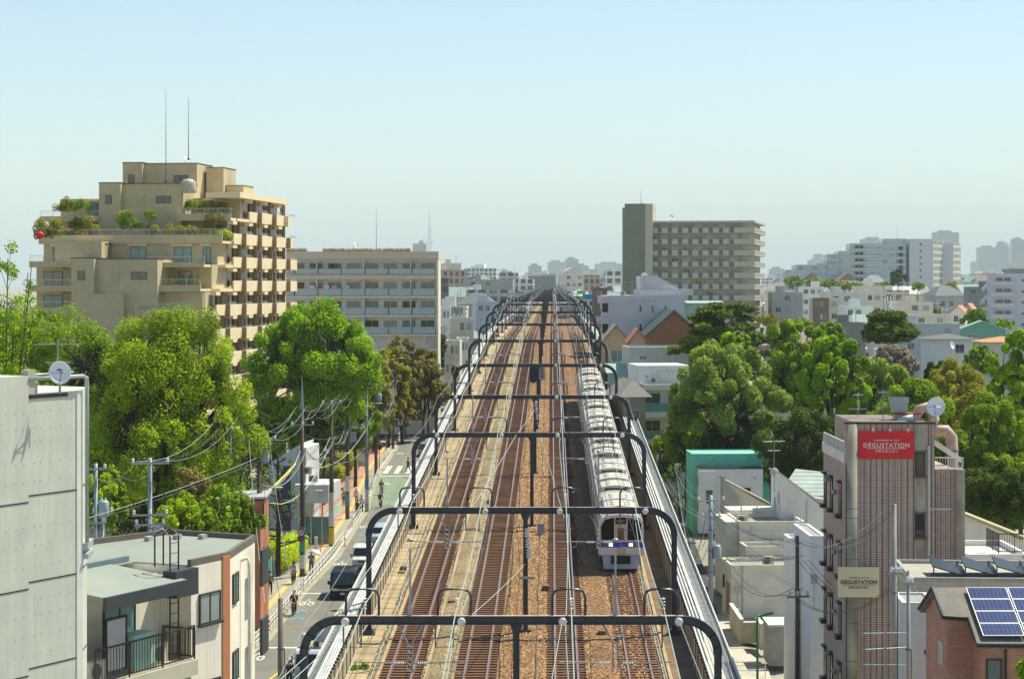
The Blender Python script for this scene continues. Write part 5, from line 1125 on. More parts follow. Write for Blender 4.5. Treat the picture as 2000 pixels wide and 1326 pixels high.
# ---- specific mid buildings (x0, x1, ytop, Y, depth, wall, roof, label)
MID = [
 (1508, 1568, 571, 560, 9, gry, 5, 'pale concrete house with a recessed band, right of the grey-green block'),
 (1618, 1692, 572, 540, 9, M('mid_grey', (.56, .58, .55), .8, 0, .05), 5, 'plain grey concrete building with two slit windows, above the park trees'),
 (1650, 1705, 598, 500, 8, wht, 5, 'white cube house with a tall dark window, in front of the plain grey building'),
 (1585, 1640, 582, 530, 7, bei, 5, 'low pale building with a brown panel between two grey concrete buildings'),
 (1590, 1619, 582, 520, 5, M('mid_brown', (.2, .14, .1), .8), 2, 'small dark brown house with a white-framed window'),
 (1740, 1860, 614, 520, 10, bei, 5, 'long low cream building right of the dark pine'),
 (1752, 1822, 590, 540, 8, M('w_cream', (.55, .5, .38), .8), 5, 'cream gabled building with a pale metal roof'),
 (1755, 1878, 632, 430, 8, M('mid_teal', (.5, .54, .53), .8, 0, .06), 5, 'grey-blue flat building behind the second pine'),
 (1610, 1690, 630, 450, 8, M('mid_dark', (.2, .2, .18), .8), 5, 'dark flat-roofed building just above the park trees'),
 (1712, 1778, 567, 760, 9, F2, 0, 'orange-beige apartment house with lit balconies'),
 (1565, 1610, 560, 640, 6, wht, 5, 'white building with a row of roof windows'),
 (1890, 1945, 560, 640, 8, M('mid_slate', (.2, .22, .22), .8), 6, 'dark slate building with a dome roof, left of the grey flats'),
 (910, 998, 566, 640, 14, F2, 5, 'white apartment building with stair bays, left of the far tracks'),
 (905, 1002, 546, 760, 10, M('mid_green', (.36, .38, .32), .8, 0, .05), 0, 'long grey-green office with a roof pavilion, left of the far tracks'),
 (853, 913, 527, 900, 12, F4, 0, 'pinkish brown office building with rows of windows'),
 (854, 900, 514, 905, 10, bei, 5, 'cream rooftop box above the pinkish brown office'),
 (860, 876, 543, 700, 6, F5, 6, 'small dark rounded apartment in front of the pinkish office'),
 (975, 1012, 533, 900, 8, F3, 0, 'grey block with a glass top storey near the vanishing point'),
 (1015, 1042, 545, 1000, 10, F1, 5, 'white apartment tower just left of the vanishing point'),
 (1103, 1140, 535, 900, 10, wht2, 5, 'round-roofed white building just right of the vanishing point'),
 (1140, 1172, 538, 950, 9, F4, 2, 'stepped brown and white building right of the vanishing point'),
 (1183, 1218, 530, 860, 9, F1, 5, 'white apartment building left of the grey-green stair tower'),
 (1115, 1155, 578, 640, 9, M('mid_olive', (.4, .34, .2), .8), 4, 'olive building with a mint green hip roof beside the portals'),
 (1138, 1170, 582, 560, 8, wht, 5, 'white house with a bright blue roof sign beside the portals'),
 (1162, 1186, 562, 520, 8, M('mid_brown2', (.14, .1, .08), .8), 2, 'narrow dark brown building left of the lavender building'),
 (806, 833, 476, 1150, 14, M('ribbed_cream', (.6, .58, .5), .8), 5, 'cream ribbed rooftop block behind the long white apartment'),
 (853, 905, 598, 480, 9, M('mid_pale', (.68, .68, .66), .8), 5, 'pale house with a wide louvred roof screen, right of the long white apartment'),
 (930, 975, 590, 520, 8, M('mid_blue', (.45, .5, .56), .8), 5, 'blue-grey house left of the far portals'),
 (856, 880, 600, 430, 7, wht, 5, 'white house with a pink roof panel left of the railway'),
 (880, 925, 622, 400, 8, bei, 2, 'weathered house with a brown roof left of the railway'),
 (868, 898, 665, 350, 6, wht2, 5, 'narrow cream house with dark shutters beside the street'),
 (893, 916, 660, 372, 6, wht, 5, 'white narrow house with a red awning beside the street'),
]
for x0, x1, yt, Y, dep, wl, rf, lab in MID:
    s = F/Y; w = (x1-x0)/s
    nw = [] if wl.name.startswith('facade') else [('F', w*(.2+.3*k), 2.1+3*j, min(1.5, w*.18), 1.3, (glass_d, glass_b, glass_c)[(j+k) % 3]) for k in range(3) for j in range(4 if 'house' in lab or 'building' in lab else 2) if (k+j*2+int(x0)) % 4]
    if 'ribbed' in lab or 'rooftop box' in lab: nw = []
    t, w, zt = flatb('building' if 'house' not in lab else 'house', lab, 'building' if 'house' not in lab else 'house', x0, x1, yt, Y, dep, wl, R(random.uniform(-4, 8)), .4, ROOFS[rf], nw)
    if rf == 4 or 'hip roof' in lab: MB().add([(-.6, -.6, zt), (w+.6, -.6, zt), (w+.6, dep+.6, zt), (-.6, dep+.6, zt), (w/2, dep/2, zt+2)], [(0, 1, 4), (1, 2, 4), (2, 3, 4), (3, 0, 4)]).build('roof', M('mint_roof3', (.35, .6, .45), .6), t)
    if 'blue roof sign' in lab: MB().box(0, -.2, zt-.3, w*.8, -.0, zt+1).build('roof_sign', M('sign_blue', (.03, .35, .6), .5), t)
    if 'round-roofed' in lab: MB().prism([(w/2*(1-cos(pi*i/8)), zt+2.6*sin(pi*i/8)) for i in range(9)], 0, dep, 'y').build('roof', white_p, t)
    if 'louvred' in lab:
        mb = MB(); 
        for k in range(8): mb.box(w*k/8+.1, -.2, zt-1.6, w*(k+1)/8-.1, -.1, zt-.2)
        mb.build('roof_screen', M('louvre', (.3, .3, .25), .6), t)
    if w > 5 and Y > 400:
        q = random.uniform(.1, .5); MB().box(w*q, 1, zt, w*q+2.2, 3.5, zt+1.6).build('roof_hut', wl if not wl.name.startswith('facade') else wht, t)
        mb = MB(); mb.tube([(w*.8, 2, zt), (w*.8, 2, zt+3)], .07, 4); mb.tube([(w*.8-.7, 2, zt+2.7), (w*.8+.7, 2, zt+2.7)], .05, 4); mb.build('aerial', galv, t)
gable('green arched-roof hall with a row of windows, right of the park trees', 1872, 1962, 628, 645, 470, 9, M('hall_green', (.12, .32, .24), .7, 0, .06), M('hall_roof', (.3, .45, .38), .6), R(-8), [(.3, 1.6, 2.2, .8, glass_b)], name='hall')
gable('house with a dark grey hip roof and white walls, below the grey-blue flat building', 1815, 1900, 652, 662, 400, 8, wht, M('hip_dark', (.12, .13, .13), .8), 0, [(.7, 2.6, 1.6, 1.6, glass_d)], ridge='h', ov=1.0)
gable('house with an orange tiled roof at the right edge of the park', 1925, 2010, 658, 668, 380, 8, wht2, M('tile_orange', (.55, .25, .1), .8, 0, .15, 2), 0, ridge='h', ov=.8)
gable('pink-roofed gabled house among the distant roofs', 1855, 1885, 598, 612, 560, 8, wht, M('rf_salmon', (.6, .22, .15), .8), R(-20), [(.4, 2.2, 1.2, 1.6, glass_d)])
gable('second pink-roofed gabled house, behind and right of the first', 1880, 1900, 594, 606, 590, 8, M('w_pink', (.5, .38, .32), .8), M('rf_salmon', (.6, .22, .15), .8), R(-20))
dish(1858, 675, 395, 'large white dish on a pole among the roofs at the right', .7, 2.4, .9, .3)
dish(1614, 568, 535, 'large white dish on the plain grey concrete building', .8, 1, .5, .3); dish(1692, 569, 535, 'second white dish at the right corner of the plain grey concrete building', .55, 1, .1, .3); dish(1740, 596, 500, 'white dish beside the steel chimneys', .8, 1, .6, .2)
for k in range(3):
    p = P(1727+6*k, 575+(k == 0)*3, 505); p.z -= 7; t = thing('chimney', f'tall steel flue pipe beside the white dish, {ORD[k]} of three from the left', 'chimney', p, 0, 'steel flues')
    MB().tube([(0, 0, -6), (0, 0, 7)], .2, 8).build('flue', galv, t, True); MB().lathe([(.26, 6.6), (.26, 6.9), (.1, 7.1)], 8).build('cowl', galv_dk, t)
# ---- rows of ordinary houses behind (each its own thing, sharing meshes)
HP = []
def house_proto(i):
    r = random.Random(i); w = r.uniform(6.5, 10); d = r.uniform(7, 10); h = r.choice([5.6, 6, 6.4, 8.6, 9, 9.5]); wl = WALLS[i % len(WALLS)]; rf = ROOFS[(i*5+2) % len(ROOFS)]
    e = thing('house', 'x', 'house'); MB().box(-w/2, -d/2, -3, w/2, d/2, h).build('wall', wl, e)
    k = i % 4
    if k == 0:
        m = MB(); parapet(m, -w/2-.1, -d/2-.1, w/2+.1, d/2+.1, h, .5, .25); m.box(-1, -1, h, 1.4, 1.6, h+2.2); m.build('parapet', wl, e); MB().box(-w/2+.2, -d/2+.2, h, w/2-.2, d/2-.2, h+.05).build('roof', ROOFS[5], e)
    elif k == 1: MB().prism([(-w/2-.5, h-.2), (w/2+.5, h-.2), (0, h+2.1)], -d/2-.5, d/2+.5, 'y').build('roof', rf, e)
    elif k == 2: MB().prism([(-d/2-.5, h-.2), (d/2+.5, h-.2), (0, h+2.0)], -w/2-.5, w/2+.5, 'x').build('roof', rf, e)
    else: MB().add([(-w/2-.6, -d/2-.6, h), (w/2+.6, -d/2-.6, h), (w/2+.6, d/2+.6, h), (-w/2-.6, d/2+.6, h), (-w*.15, 0, h+2.2), (w*.15, 0, h+2.2)], [(0, 1, 5, 4), (1, 2, 5), (2, 3, 4, 5), (3, 0, 4), (3, 2, 1, 0)]).build('roof', rf, e)
    if h > 8 or i % 3 == 0:
        b_ = MB().box(-w*.45, -d/2-1.1, 2.7, w*.1, -d/2-.02, 2.9).build('balcony', WALLS[(i+3) % 8], e); MB().box(-w*.45, -d/2-1.1, 2.9, w*.1, -d/2-1.02, 3.8).build('railing', WALLS[(i+1) % 8], b_)
    m = MB(); q = w*.3*(-1)**i; m.tube([(q, .5, h), (q, .5, h+3.4)], .045, 4); m.tube([(q-.7, .5, h+3.1), (q+.7, .5, h+3.1)], .035, 4); m.tube([(q-.4, .5, h+2.6), (q+.4, .5, h+2.6)], .03, 4); m.build('aerial', galv, e)
    MB().box(-w*.42, -d/2-.35, .3, -w*.32, -d/2-.02, 1.0).build('air_conditioner', wht, e)
    for fz in range(int(h//2.9)):
        for x in (-w*.3, 0, w*.28): 
            if r.random() < .8: win(e, x, -d/2-.01, .9+fz*2.9, r.choice([1.2, 1.7, .8]), 1.2, pane=r.choice([glass_d, glass_b, glass_c]), frame=white_p)
        win(e, 0, w/2+.01, .9+fz*2.9, 1.2, 1.2, 'R', glass_d, white_p)
    return e
SIDE = {0: 'left of', 1: 'right of'}
RN = ['grey', 'dark grey', 'brown', 'dull red', 'grey-green', 'white', 'slate']
KN = ['flat-roofed', 'gable-fronted', 'long-ridged', 'hip-roofed']
WN = ['white', 'off-white', 'beige', 'grey', 'cream', 'pale grey', 'pale pinkish', 'tan']
protos = [house_proto(i) for i in range(24)]; usedp = set()
def occ_ok(px, Y):
    if Y < 1500 and abs(px-(1000+F*Xc(Y)/Y)) < 12.5*F/Y+8: return False
    return True
rr = random.Random(11); placed = []
def put(px, Y, lab=None, scale_=None):
    i = rr.randrange(24); x = (px-1000)*Y/F
    for q in placed:
        if (q[0]-x)**2+(q[1]-Y)**2 < 9.5**2: return
    placed.append((x, Y)); z = gz(Y); a = rr.choice([0, 0, pi/2])+rr.uniform(-.25, .25)
    if a > 1: a = rr.uniform(-.4, .4)
    side = 'left of the tracks' if px < 1060 else 'right of the tracks'; dist = 'below the skyline' if Y > 1400 else ('among distant roofs' if Y > 800 else 'in mid distance')
    lab = f'{WN[i % 8]} {KN[i % 4]} house{"" if i % 4 == 0 else ", "+RN[(i*5+2) % 7]+" roof"}, {dist} {side}'
    grp = f'ordinary houses {side}'
    if i not in usedp: usedp.add(i); o = protos[i]; o.location = (x, Y, z); o.rotation_euler[2] = a; tag(o, lab, 'house', grp)
    else: o = copy_tree(protos[i], (x, Y, z), a, label=lab, group=grp)
    if Y > 900: o.scale = (1.15, 1.15, rr.choice([1, 1.1, 1.5]))
    return o
n = 0
for _ in range(900):
    Y = 430+rr.random()**1.3*1100; px = rr.choice([rr.uniform(1480, 2040), rr.uniform(1480, 2040), rr.uniform(855, 1030), rr.uniform(1100, 1230), rr.uniform(1150, 2000)])
    if Y < 480 and px < 1500: continue
    if not occ_ok(px, Y): continue
    if put(px, Y): n += 1
    if n > 230: break
for i in range(24):
    if i not in usedp:
        for c in list(protos[i].children):
            for d in list(c.children): bpy.data.objects.remove(d)
            bpy.data.objects.remove(c)
        bpy.data.objects.remove(protos[i])
# mid-rise blocks at 1.5 - 3 km
nn = ['facade_white', 'facade_beige', 'facade_grey', 'facade_brown', 'facade_dark', 'facade_glass']
for i in range(70):
    Y = rr.uniform(1300, 3600); px = rr.uniform(850, 2030); s = F/Y; h = rr.uniform(12, 27); w = rr.uniform(14, 30)
    if 1235 < px < 1480: continue
    k = rr.randrange(6); m_ = MATS[nn[k]]; z = gz(Y); t = thing('building', f'distant {["white","beige","grey","brown","dark","glassy"][k]} mid-rise block in the haze {"left" if px < 1060 else "right"} of the tracks', 'building', ((px-1000)/s, Y, z), rr.uniform(-.4, .4), 'hazy mid-rise blocks')
    MB().box(-w/2, -6, 0, w/2, 6, h).build('wall', m_, t); MB().box(-w*.2, -3, h, w*.1, 3, h+3).build('roof_hut', wht, t)
    if rr.random() < .4: MB().tube([(w*.3, 0, h), (w*.3, 0, h+rr.uniform(5, 12))], .2, 4).build('aerial', galv, t)
# skyscrapers
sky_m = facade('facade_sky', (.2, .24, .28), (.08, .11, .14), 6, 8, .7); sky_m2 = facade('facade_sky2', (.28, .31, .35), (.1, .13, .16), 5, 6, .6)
SKY = [(913, 945, 526, 5200, ''), (950, 968, 528, 5000, ''), (978, 1000, 529, 5400, ''), (1032, 1058, 519, 6000, ''), (1026, 1060, 533, 5000, ''), (1060, 1072, 529, 6500, ''), (1070, 1104, 512, 7000, ''), (1104, 1130, 506, 6600, ''), (1119, 1150, 519, 5600, ''), (1150, 1166, 526, 6000, ''), (1162, 1222, 515, 7500, ''), (1505, 1532, 525, 6500, ''),
 (1580, 1618, 508, 7000, ''), (1592, 1606, 496, 7600, ''), (1684, 1730, 467, 6500, ''), (1825, 1873, 454, 6800, ''), (1900, 1914, 511, 7800, ''), (1912, 1949, 483, 7600, 'v'), (1947, 1976, 471, 7000, 'c'), (1979, 2030, 463, 6800, 's'), (1040, 1110, 540, 4200, ''), (1090, 1180, 538, 4400, '')]
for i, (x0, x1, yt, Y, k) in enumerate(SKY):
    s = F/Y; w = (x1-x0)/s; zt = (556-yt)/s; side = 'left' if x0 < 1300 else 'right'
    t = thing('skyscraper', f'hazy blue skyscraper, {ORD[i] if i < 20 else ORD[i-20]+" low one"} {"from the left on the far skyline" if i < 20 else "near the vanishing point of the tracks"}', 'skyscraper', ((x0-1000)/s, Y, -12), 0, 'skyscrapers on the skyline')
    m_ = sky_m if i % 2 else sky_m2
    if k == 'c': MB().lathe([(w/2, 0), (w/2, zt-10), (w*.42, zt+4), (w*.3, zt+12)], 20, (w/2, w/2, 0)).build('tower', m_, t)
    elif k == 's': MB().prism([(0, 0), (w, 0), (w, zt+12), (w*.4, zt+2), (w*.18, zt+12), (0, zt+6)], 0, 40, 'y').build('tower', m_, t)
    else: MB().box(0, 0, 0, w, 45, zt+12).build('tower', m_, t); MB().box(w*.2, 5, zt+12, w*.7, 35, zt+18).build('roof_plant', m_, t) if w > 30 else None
# broadcasting tower
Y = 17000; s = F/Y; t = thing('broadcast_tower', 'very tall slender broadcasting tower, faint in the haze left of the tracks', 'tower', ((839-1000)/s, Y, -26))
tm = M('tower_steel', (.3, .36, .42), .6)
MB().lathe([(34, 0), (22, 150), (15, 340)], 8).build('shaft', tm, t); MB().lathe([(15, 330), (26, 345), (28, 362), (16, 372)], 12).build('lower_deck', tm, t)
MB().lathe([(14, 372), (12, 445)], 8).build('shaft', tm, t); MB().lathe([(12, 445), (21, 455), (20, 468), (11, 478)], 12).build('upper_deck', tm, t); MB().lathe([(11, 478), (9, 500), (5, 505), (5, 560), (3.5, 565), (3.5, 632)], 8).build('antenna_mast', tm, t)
# ================================================================ TREES
bark = M('bark', (.07, .05, .035), .95, 0, .3, 4); bark_l = M('bark_light', (.13, .1, .075), .95, 0, .3, 4)
LG = {'zel': leaf_mat('leaf_zelkova', (.04, .10, .004), (.56, .74, .02), (.80, .60, .05)), 'bright': leaf_mat('leaf_bright', (.035, .11, .004), (.52, .80, .02)),
      'mid': leaf_mat('leaf_mid', (.03, .085, .006), (.46, .66, .03)), 'pale': leaf_mat('leaf_pale', (.05, .11, .015), (.54, .70, .10)), 'olive': leaf_mat('leaf_olive', (.12, .14, .01), (.66, .60, .07)),
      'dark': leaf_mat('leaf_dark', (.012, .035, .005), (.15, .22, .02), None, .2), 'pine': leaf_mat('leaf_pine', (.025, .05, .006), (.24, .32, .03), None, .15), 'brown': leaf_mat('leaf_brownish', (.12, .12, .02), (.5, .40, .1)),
      'yel': leaf_mat('leaf_yellow', (.36, .5, .02), (.78, .88, .05)), 'blossom': leaf_mat('leaf_blossom', (.22, .17, .1), (.55, .47, .38))}
def leafmesh(name, C, Rr, n, size, mat, rg, shell=.75, flat=0, tri=False, squash=1.0, droop=0):
    """C: clump centres (k,3), Rr: clump radii; n leaves in total"""
    C = np.asarray(C, float); Rr = np.asarray(Rr, float); k = len(C)
    w = Rr**2; w = w/w.sum(); idx = rg.choice(k, n, p=w)
    d = rg.normal(size=(n, 3)); d /= np.linalg.norm(d, axis=1)[:, None]
    r = np.where(rg.random(n) < .75, rg.uniform(shell, 1.05, n), rg.uniform(.5, 1, n))[:, None]*Rr[idx][:, None]
    off = d*r; off[:, 2] *= squash
    p = C[idx]+off; p[:, 2] -= droop*rg.random(n)
    nrm = d*.7+rg.normal(size=(n, 3))*.55; nrm[:, 2] += flat; nrm /= np.linalg.norm(nrm, axis=1)[:, None]
    a = np.cross(nrm, rg.normal(size=(n, 3))); a /= np.linalg.norm(a, axis=1)[:, None]; b = np.cross(nrm, a)
    s = size*rg.uniform(.6, 1.3, n)[:, None]
    m = 3 if tri else 4
    if tri: V = np.stack([p-a*s*.5, p+a*s*.5, p+b*s*1.1], 1)
    else: V = np.stack([p-a*s*.6, p-b*s*.38-nrm*s*.1, p+a*s*.6, p+b*s*.38-nrm*s*.1], 1)
    me = bpy.data.meshes.new(name); me.vertices.add(n*m); me.vertices.foreach_set('co', V.reshape(-1).astype(np.float32))
    me.loops.add(n*m); me.loops.foreach_set('vertex_index', np.arange(n*m, dtype=np.int32)); me.polygons.add(n)
    me.polygons.foreach_set('loop_start', np.arange(0, n*m, m, dtype=np.int32)); me.polygons.foreach_set('loop_total', np.full(n, m, np.int32))
    me.materials.append(mat); me.update(); me.validate(); return me
def limbs(mb, base, C, rg, r0, h0, splits=5):
    top = Vector((base[0], base[1], h0)); mb.tube([base, Vector(base).lerp(top, .5)+Vector((rg.uniform(-.2, .2), 0, 0)), top], r0, 7, True, r0*.7)
    C = [Vector(c) for c in C]; order = list(range(len(C))); main = []
    for i in range(splits):
        a = 2*pi*i/splits+rg.uniform(-.3, .3); zz = max(c.z for c in C); e = sum((c for c in C if abs(((math.atan2(c.y-top.y, c.x-top.x)-a+pi) % (2*pi))-pi) < pi/splits+.2), Vector())
        k = [c for c in C if abs(((math.atan2(c.y-top.y, c.x-top.x)-a+pi) % (2*pi))-pi) < pi/splits+.2]
        if not k: continue
        e /= len(k); mid = top.lerp(e, .45)+Vector((0, 0, (e.z-top.z)*.15)); mb.tube([top, mid, e], [r0*.55, r0*.38, r0*.2], 6); main.append((mid, e))
        for c in k:
            st = mid if rg.random() < .5 else e; m2 = st.lerp(c, .5)+Vector((0, 0, .25)); mb.tube([st, m2, c], [r0*.2, r0*.13, r0*.05], 4, False)
def broad(h, w, crown_h, seed, mat, n=24000, size=.3, clumps=70, kind='round', low=.0, d=None):
    """mesh pair (trunk, crown) for a broadleaf tree standing at 0,0,0"""
    rg = np.random.default_rng(seed); C = []; Rr = []; zc = h-crown_h*.52; a_ = w/2; b_ = crown_h/2
    while len(C) < clumps:
        v = rg.normal(size=3); v /= np.linalg.norm(v)
        if v[2] < -.55: continue
        q = rg.uniform(.72, .93) if rg.random() < .8 else rg.uniform(.25, .7)
        wob = 1+.2*math.sin(3*math.atan2(v[1], v[0])+seed)+.14*math.sin(5*v[2]+seed*2)
        c = (v[0]*a_*q*wob, v[1]*a_*q*wob, zc+v[2]*b_*q)
        if kind == 'vase': f = .62+.38*(c[2]-(zc-b_))/(2*b_)*1.25; c = (c[0]*f, c[1]*f, c[2])
        C.append(c); Rr.append(rg.uniform(.06, .125)*w)
    for _ in range(int(clumps*.3)):
        v = rg.normal(size=3); v /= np.linalg.norm(v); v[2] = abs(v[2])*.9-.15; q = rg.uniform(.97, 1.12)
        C.append((v[0]*a_*q, v[1]*a_*q, zc+v[2]*b_*q)); Rr.append(rg.uniform(.03, .06)*w)
    me = leafmesh('crown', C, Rr, int(n*1.2), size*.95, mat, rg, .7, .8, droop=.25)
    mb = MB(); limbs(mb, (0, 0, -1), C, rg, w*.032+.06, h-crown_h*.85, 6); tm = mb.mesh('trunk', bark, True)
    return tm, me
def pine(h, w, seed, n=26000):
    rg = np.random.default_rng(seed); C = []; Rr = []; mb = MB()
    mb.tube([(0, 0, -1), (.2, 0, h*.35), (-.25, .1, h*.7), (.1, 0, h*.93)], [.28, .24, .18, .07], 7)
    for i in range(58):
        f = rg.uniform(.0, 1); z = h-min(h*.5, w*.5)*(1-f); r = w/2*1.02*(1-.55*f**2.2)*rg.uniform(.3, 1); a = rg.uniform(0, 2*pi); cx, cy = r*cos(a), r*sin(a)
        mb.tube([(0, 0, z-.8), (cx*.5, cy*.5, z-.35), (cx, cy, z-.1)], [.09, .06, .03], 4, False)
        for j in range(4): C.append((cx+rg.uniform(-.9, .9), cy+rg.uniform(-.9, .9), z+rg.uniform(-.1, .2))); Rr.append(rg.uniform(.5, .95))
    return mb.mesh('trunk', bark_l, True), leafmesh('crown', C, Rr, n, .3, LG['pine'], rg, .5, .6, True, .42)
def put_tree(meshes, loc, label, cat='tree', name='tree', rz=0, sc=1, group=None):
    t = thing(name, label, cat, loc, rz, group); t.scale = (sc, sc, sc) if not isinstance(sc, tuple) else sc
    place('trunk', meshes[0], t); place('crown', meshes[1], t); return t
def tr(x0, x1, yt, yb, Y, mat, seed, label, name='broadleaf_tree', n=None, size=None, kind='round', clumps=None, z0=None):
    s = F/Y; w = (x1-x0)/s; h = (556-yt)/s+(23 if z0 is None else -z0); ch = (yb-yt)/s
    n = n or int(min(60000, 600*w*ch)); size = size or max(.16, 4.4/s)
    m = broad(h, w, ch, seed, LG[mat], n, size, clumps or int(50+w*3), kind)
    return put_tree(m, (((x0+x1)/2-1000)/s, Y, -23 if z0 is None else z0), label, 'tree', name)
tr(165, 478, 560, 1130, 150, 'zel', 1, 'huge zelkova with yellow-green leaves and dark limbs, in front of the tan apartment', n=105000, clumps=150)
tr(-60, 255, 592, 880, 168, 'mid', 2, 'wide green tree behind the grey concrete building at the left edge', n=52000)
tr(490, 735, 576, 900, 215, 'bright', 3, 'rounded bright green tree between the tan apartment and the street', n=75000, clumps=110)
# sparse tree, upper left
rg = np.random.default_rng(5); C = []; mb = MB(); base = Vector((0, 0, -1))
for i in range(9):
    a = rg.uniform(-.1, .9); zz = rg.uniform(19.5, 27.0); q = rg.uniform(.3, 3.3); e = Vector((q*cos(a*3), rg.uniform(-1.5, 1.5), zz))
    m1 = Vector((e.x*.3, e.y*.3, 13+rg.uniform(-1, 2))); mb.tube([(0, 0, 9), m1, e], [.14, .08, .025], 5)
    for j in range(9): f = rg.uniform(.35, 1); p = m1.lerp(e, f)+Vector(rg.normal(size=3))*.55; C.append(tuple(p)); mb.tube([m1.lerp(e, f-.1), p], .015, 3, False)
mb.tube([(0, 0, -1), (.1, 0, 9)], .3, 7, True, .16)
put_tree((mb.mesh('trunk', bark, True), leafmesh('crown', C, [.42]*len(C), 5200, .17, LG['bright'], rg, .3, .3)), ((5-1000)*118/F, 118, -23), 'sparse young tree with thin bare branches and fresh leaves, at the upper left edge', 'tree', 'sparse_tree')
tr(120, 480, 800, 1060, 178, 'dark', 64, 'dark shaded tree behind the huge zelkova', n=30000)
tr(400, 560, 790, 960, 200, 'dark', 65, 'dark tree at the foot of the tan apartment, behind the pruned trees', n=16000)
tr(-60, 110, 700, 900, 150, 'zel', 66, 'yellow-green tree low at the left edge behind the concrete building', n=16000)
tr(722, 800, 655, 880, 312, 'olive', 69, 'low olive tree before the lobby of the long white apartment', n=9000)
tr(785, 868, 665, 850, 322, 'brown', 70, 'brownish shrubby tree right of the lobby of the long white apartment', n=9000)
tr(-120, 70, 575, 700, 320, 'mid', 71, 'distant green trees past the left end of the tan apartment', n=9000)
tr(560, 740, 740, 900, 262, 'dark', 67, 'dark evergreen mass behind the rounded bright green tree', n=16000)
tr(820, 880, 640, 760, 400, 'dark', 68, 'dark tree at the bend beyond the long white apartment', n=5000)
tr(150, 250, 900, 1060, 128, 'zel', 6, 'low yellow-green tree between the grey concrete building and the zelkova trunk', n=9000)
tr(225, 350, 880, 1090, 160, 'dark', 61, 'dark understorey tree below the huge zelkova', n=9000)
tr(330, 420, 905, 1060, 142, 'brown', 62, 'reddish-leaved garden tree behind the cream apartment roof', n=9000)
tr(375, 500, 935, 1090, 122, 'mid', 7, 'fresh green garden tree in front of the orange brick house', n=12000)
tr(300, 420, 950, 1110, 118, 'zel', 63, 'yellow-green garden tree left of the orange brick house', n=10000)
tr(596, 668, 735, 905, 228, 'dark', 8, 'dark conical conifer behind the narrow grey building', 'conifer', n=12000, kind='round')
tr(500, 600, 760, 900, 232, 'dark', 9, 'dark evergreen beside the foot of the tan apartment', n=12000)
tr(645, 742, 735, 900, 248, 'bright', 10, 'bright green tree overhanging the red brick pavement', n=14000)
tr(560, 640, 800, 930, 215, 'mid', 101, 'mid-green tree behind the narrow grey building roof', n=9000)
tr(690, 772, 655, 900, 300, 'olive', 11, 'olive-yellow tree beside the street, below the long white apartment', n=10000)
tr(738, 830, 640, 880, 318, 'brown', 12, 'brownish-leaved tree in front of the long white apartment', n=10000)
tr(790, 865, 610, 740, 345, 'dark', 13, 'dark olive tree right of the long white apartment, behind the poles', n=9000)
tr(812, 862, 700, 800, 330, 'mid', 14, 'small green tree by the far end of the street', n=5000)
tr(868, 905, 690, 760, 380, 'mid', 15, 'small garden tree between the railway and the narrow houses', n=4000)
# park on the right
PK = [(1312, 1512, 648, 900, 222, 'pale', 20, 'large pale green park tree just right of the teal-balcony house', 42000), (1478, 1625, 603, 860, 240, 'mid', 21, 'tall pale green park tree behind the large pale one', 26000), (1562, 1692, 640, 880, 212, 'bright', 22, 'deep green park tree with bright lit crown, centre of the park', 30000),
 (1655, 1800, 688, 900, 222, 'pale', 23, 'light green park tree below the second pine', 22000), (1775, 1948, 690, 930, 205, 'olive', 24, 'olive-gold park tree behind the white dish on the right', 30000), (1935, 2050, 632, 860, 186, 'bright', 25, 'bright green tree at the right edge of the park', 24000),
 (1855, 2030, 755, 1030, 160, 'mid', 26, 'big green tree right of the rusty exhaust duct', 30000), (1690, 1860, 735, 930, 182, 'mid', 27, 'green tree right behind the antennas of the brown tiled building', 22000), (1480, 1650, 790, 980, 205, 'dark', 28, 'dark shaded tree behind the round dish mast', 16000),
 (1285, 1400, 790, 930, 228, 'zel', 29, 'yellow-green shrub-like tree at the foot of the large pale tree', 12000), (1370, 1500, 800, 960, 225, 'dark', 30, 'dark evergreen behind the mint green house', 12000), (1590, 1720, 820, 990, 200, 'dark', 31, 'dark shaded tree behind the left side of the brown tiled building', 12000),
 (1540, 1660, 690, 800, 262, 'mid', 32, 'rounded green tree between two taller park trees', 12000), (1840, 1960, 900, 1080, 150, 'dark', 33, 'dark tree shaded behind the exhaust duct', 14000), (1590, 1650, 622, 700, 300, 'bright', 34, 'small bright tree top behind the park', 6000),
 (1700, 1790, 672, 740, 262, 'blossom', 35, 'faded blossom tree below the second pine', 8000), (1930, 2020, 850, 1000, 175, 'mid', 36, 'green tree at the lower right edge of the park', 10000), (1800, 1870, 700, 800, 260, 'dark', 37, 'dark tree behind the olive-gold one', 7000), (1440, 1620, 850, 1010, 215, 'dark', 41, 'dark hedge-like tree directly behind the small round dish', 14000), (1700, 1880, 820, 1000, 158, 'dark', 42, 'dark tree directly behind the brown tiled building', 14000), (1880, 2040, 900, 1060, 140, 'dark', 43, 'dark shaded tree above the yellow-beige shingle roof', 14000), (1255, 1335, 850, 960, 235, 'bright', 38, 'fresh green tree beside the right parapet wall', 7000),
 (1400, 1470, 640, 720, 250, 'bright', 39, 'small bright crown between the first pine and the large pale tree', 7000), (1880, 1950, 672, 740, 300, 'mid', 40, 'small tree beneath the orange tiled roof', 5000)]
for a in PK: tr(*a[:8], n=int(a[8]*1.6))
def pn(x0, x1, yt, Y, seed, label, z0=-23):
    s = F/Y; m = pine((556-yt)/s-z0, (x1-x0)/s, seed); put_tree(m, (((x0+x1)/2-1000)/s, Y, z0), label, 'pine tree', 'pine_tree')
pn(1312, 1508, 597, 258, 50, 'wide layered pine in front of the grey-green apartment block'); pn(1688, 1792, 612, 280, 51, 'second layered pine with a bare crooked trunk, among the park trees')
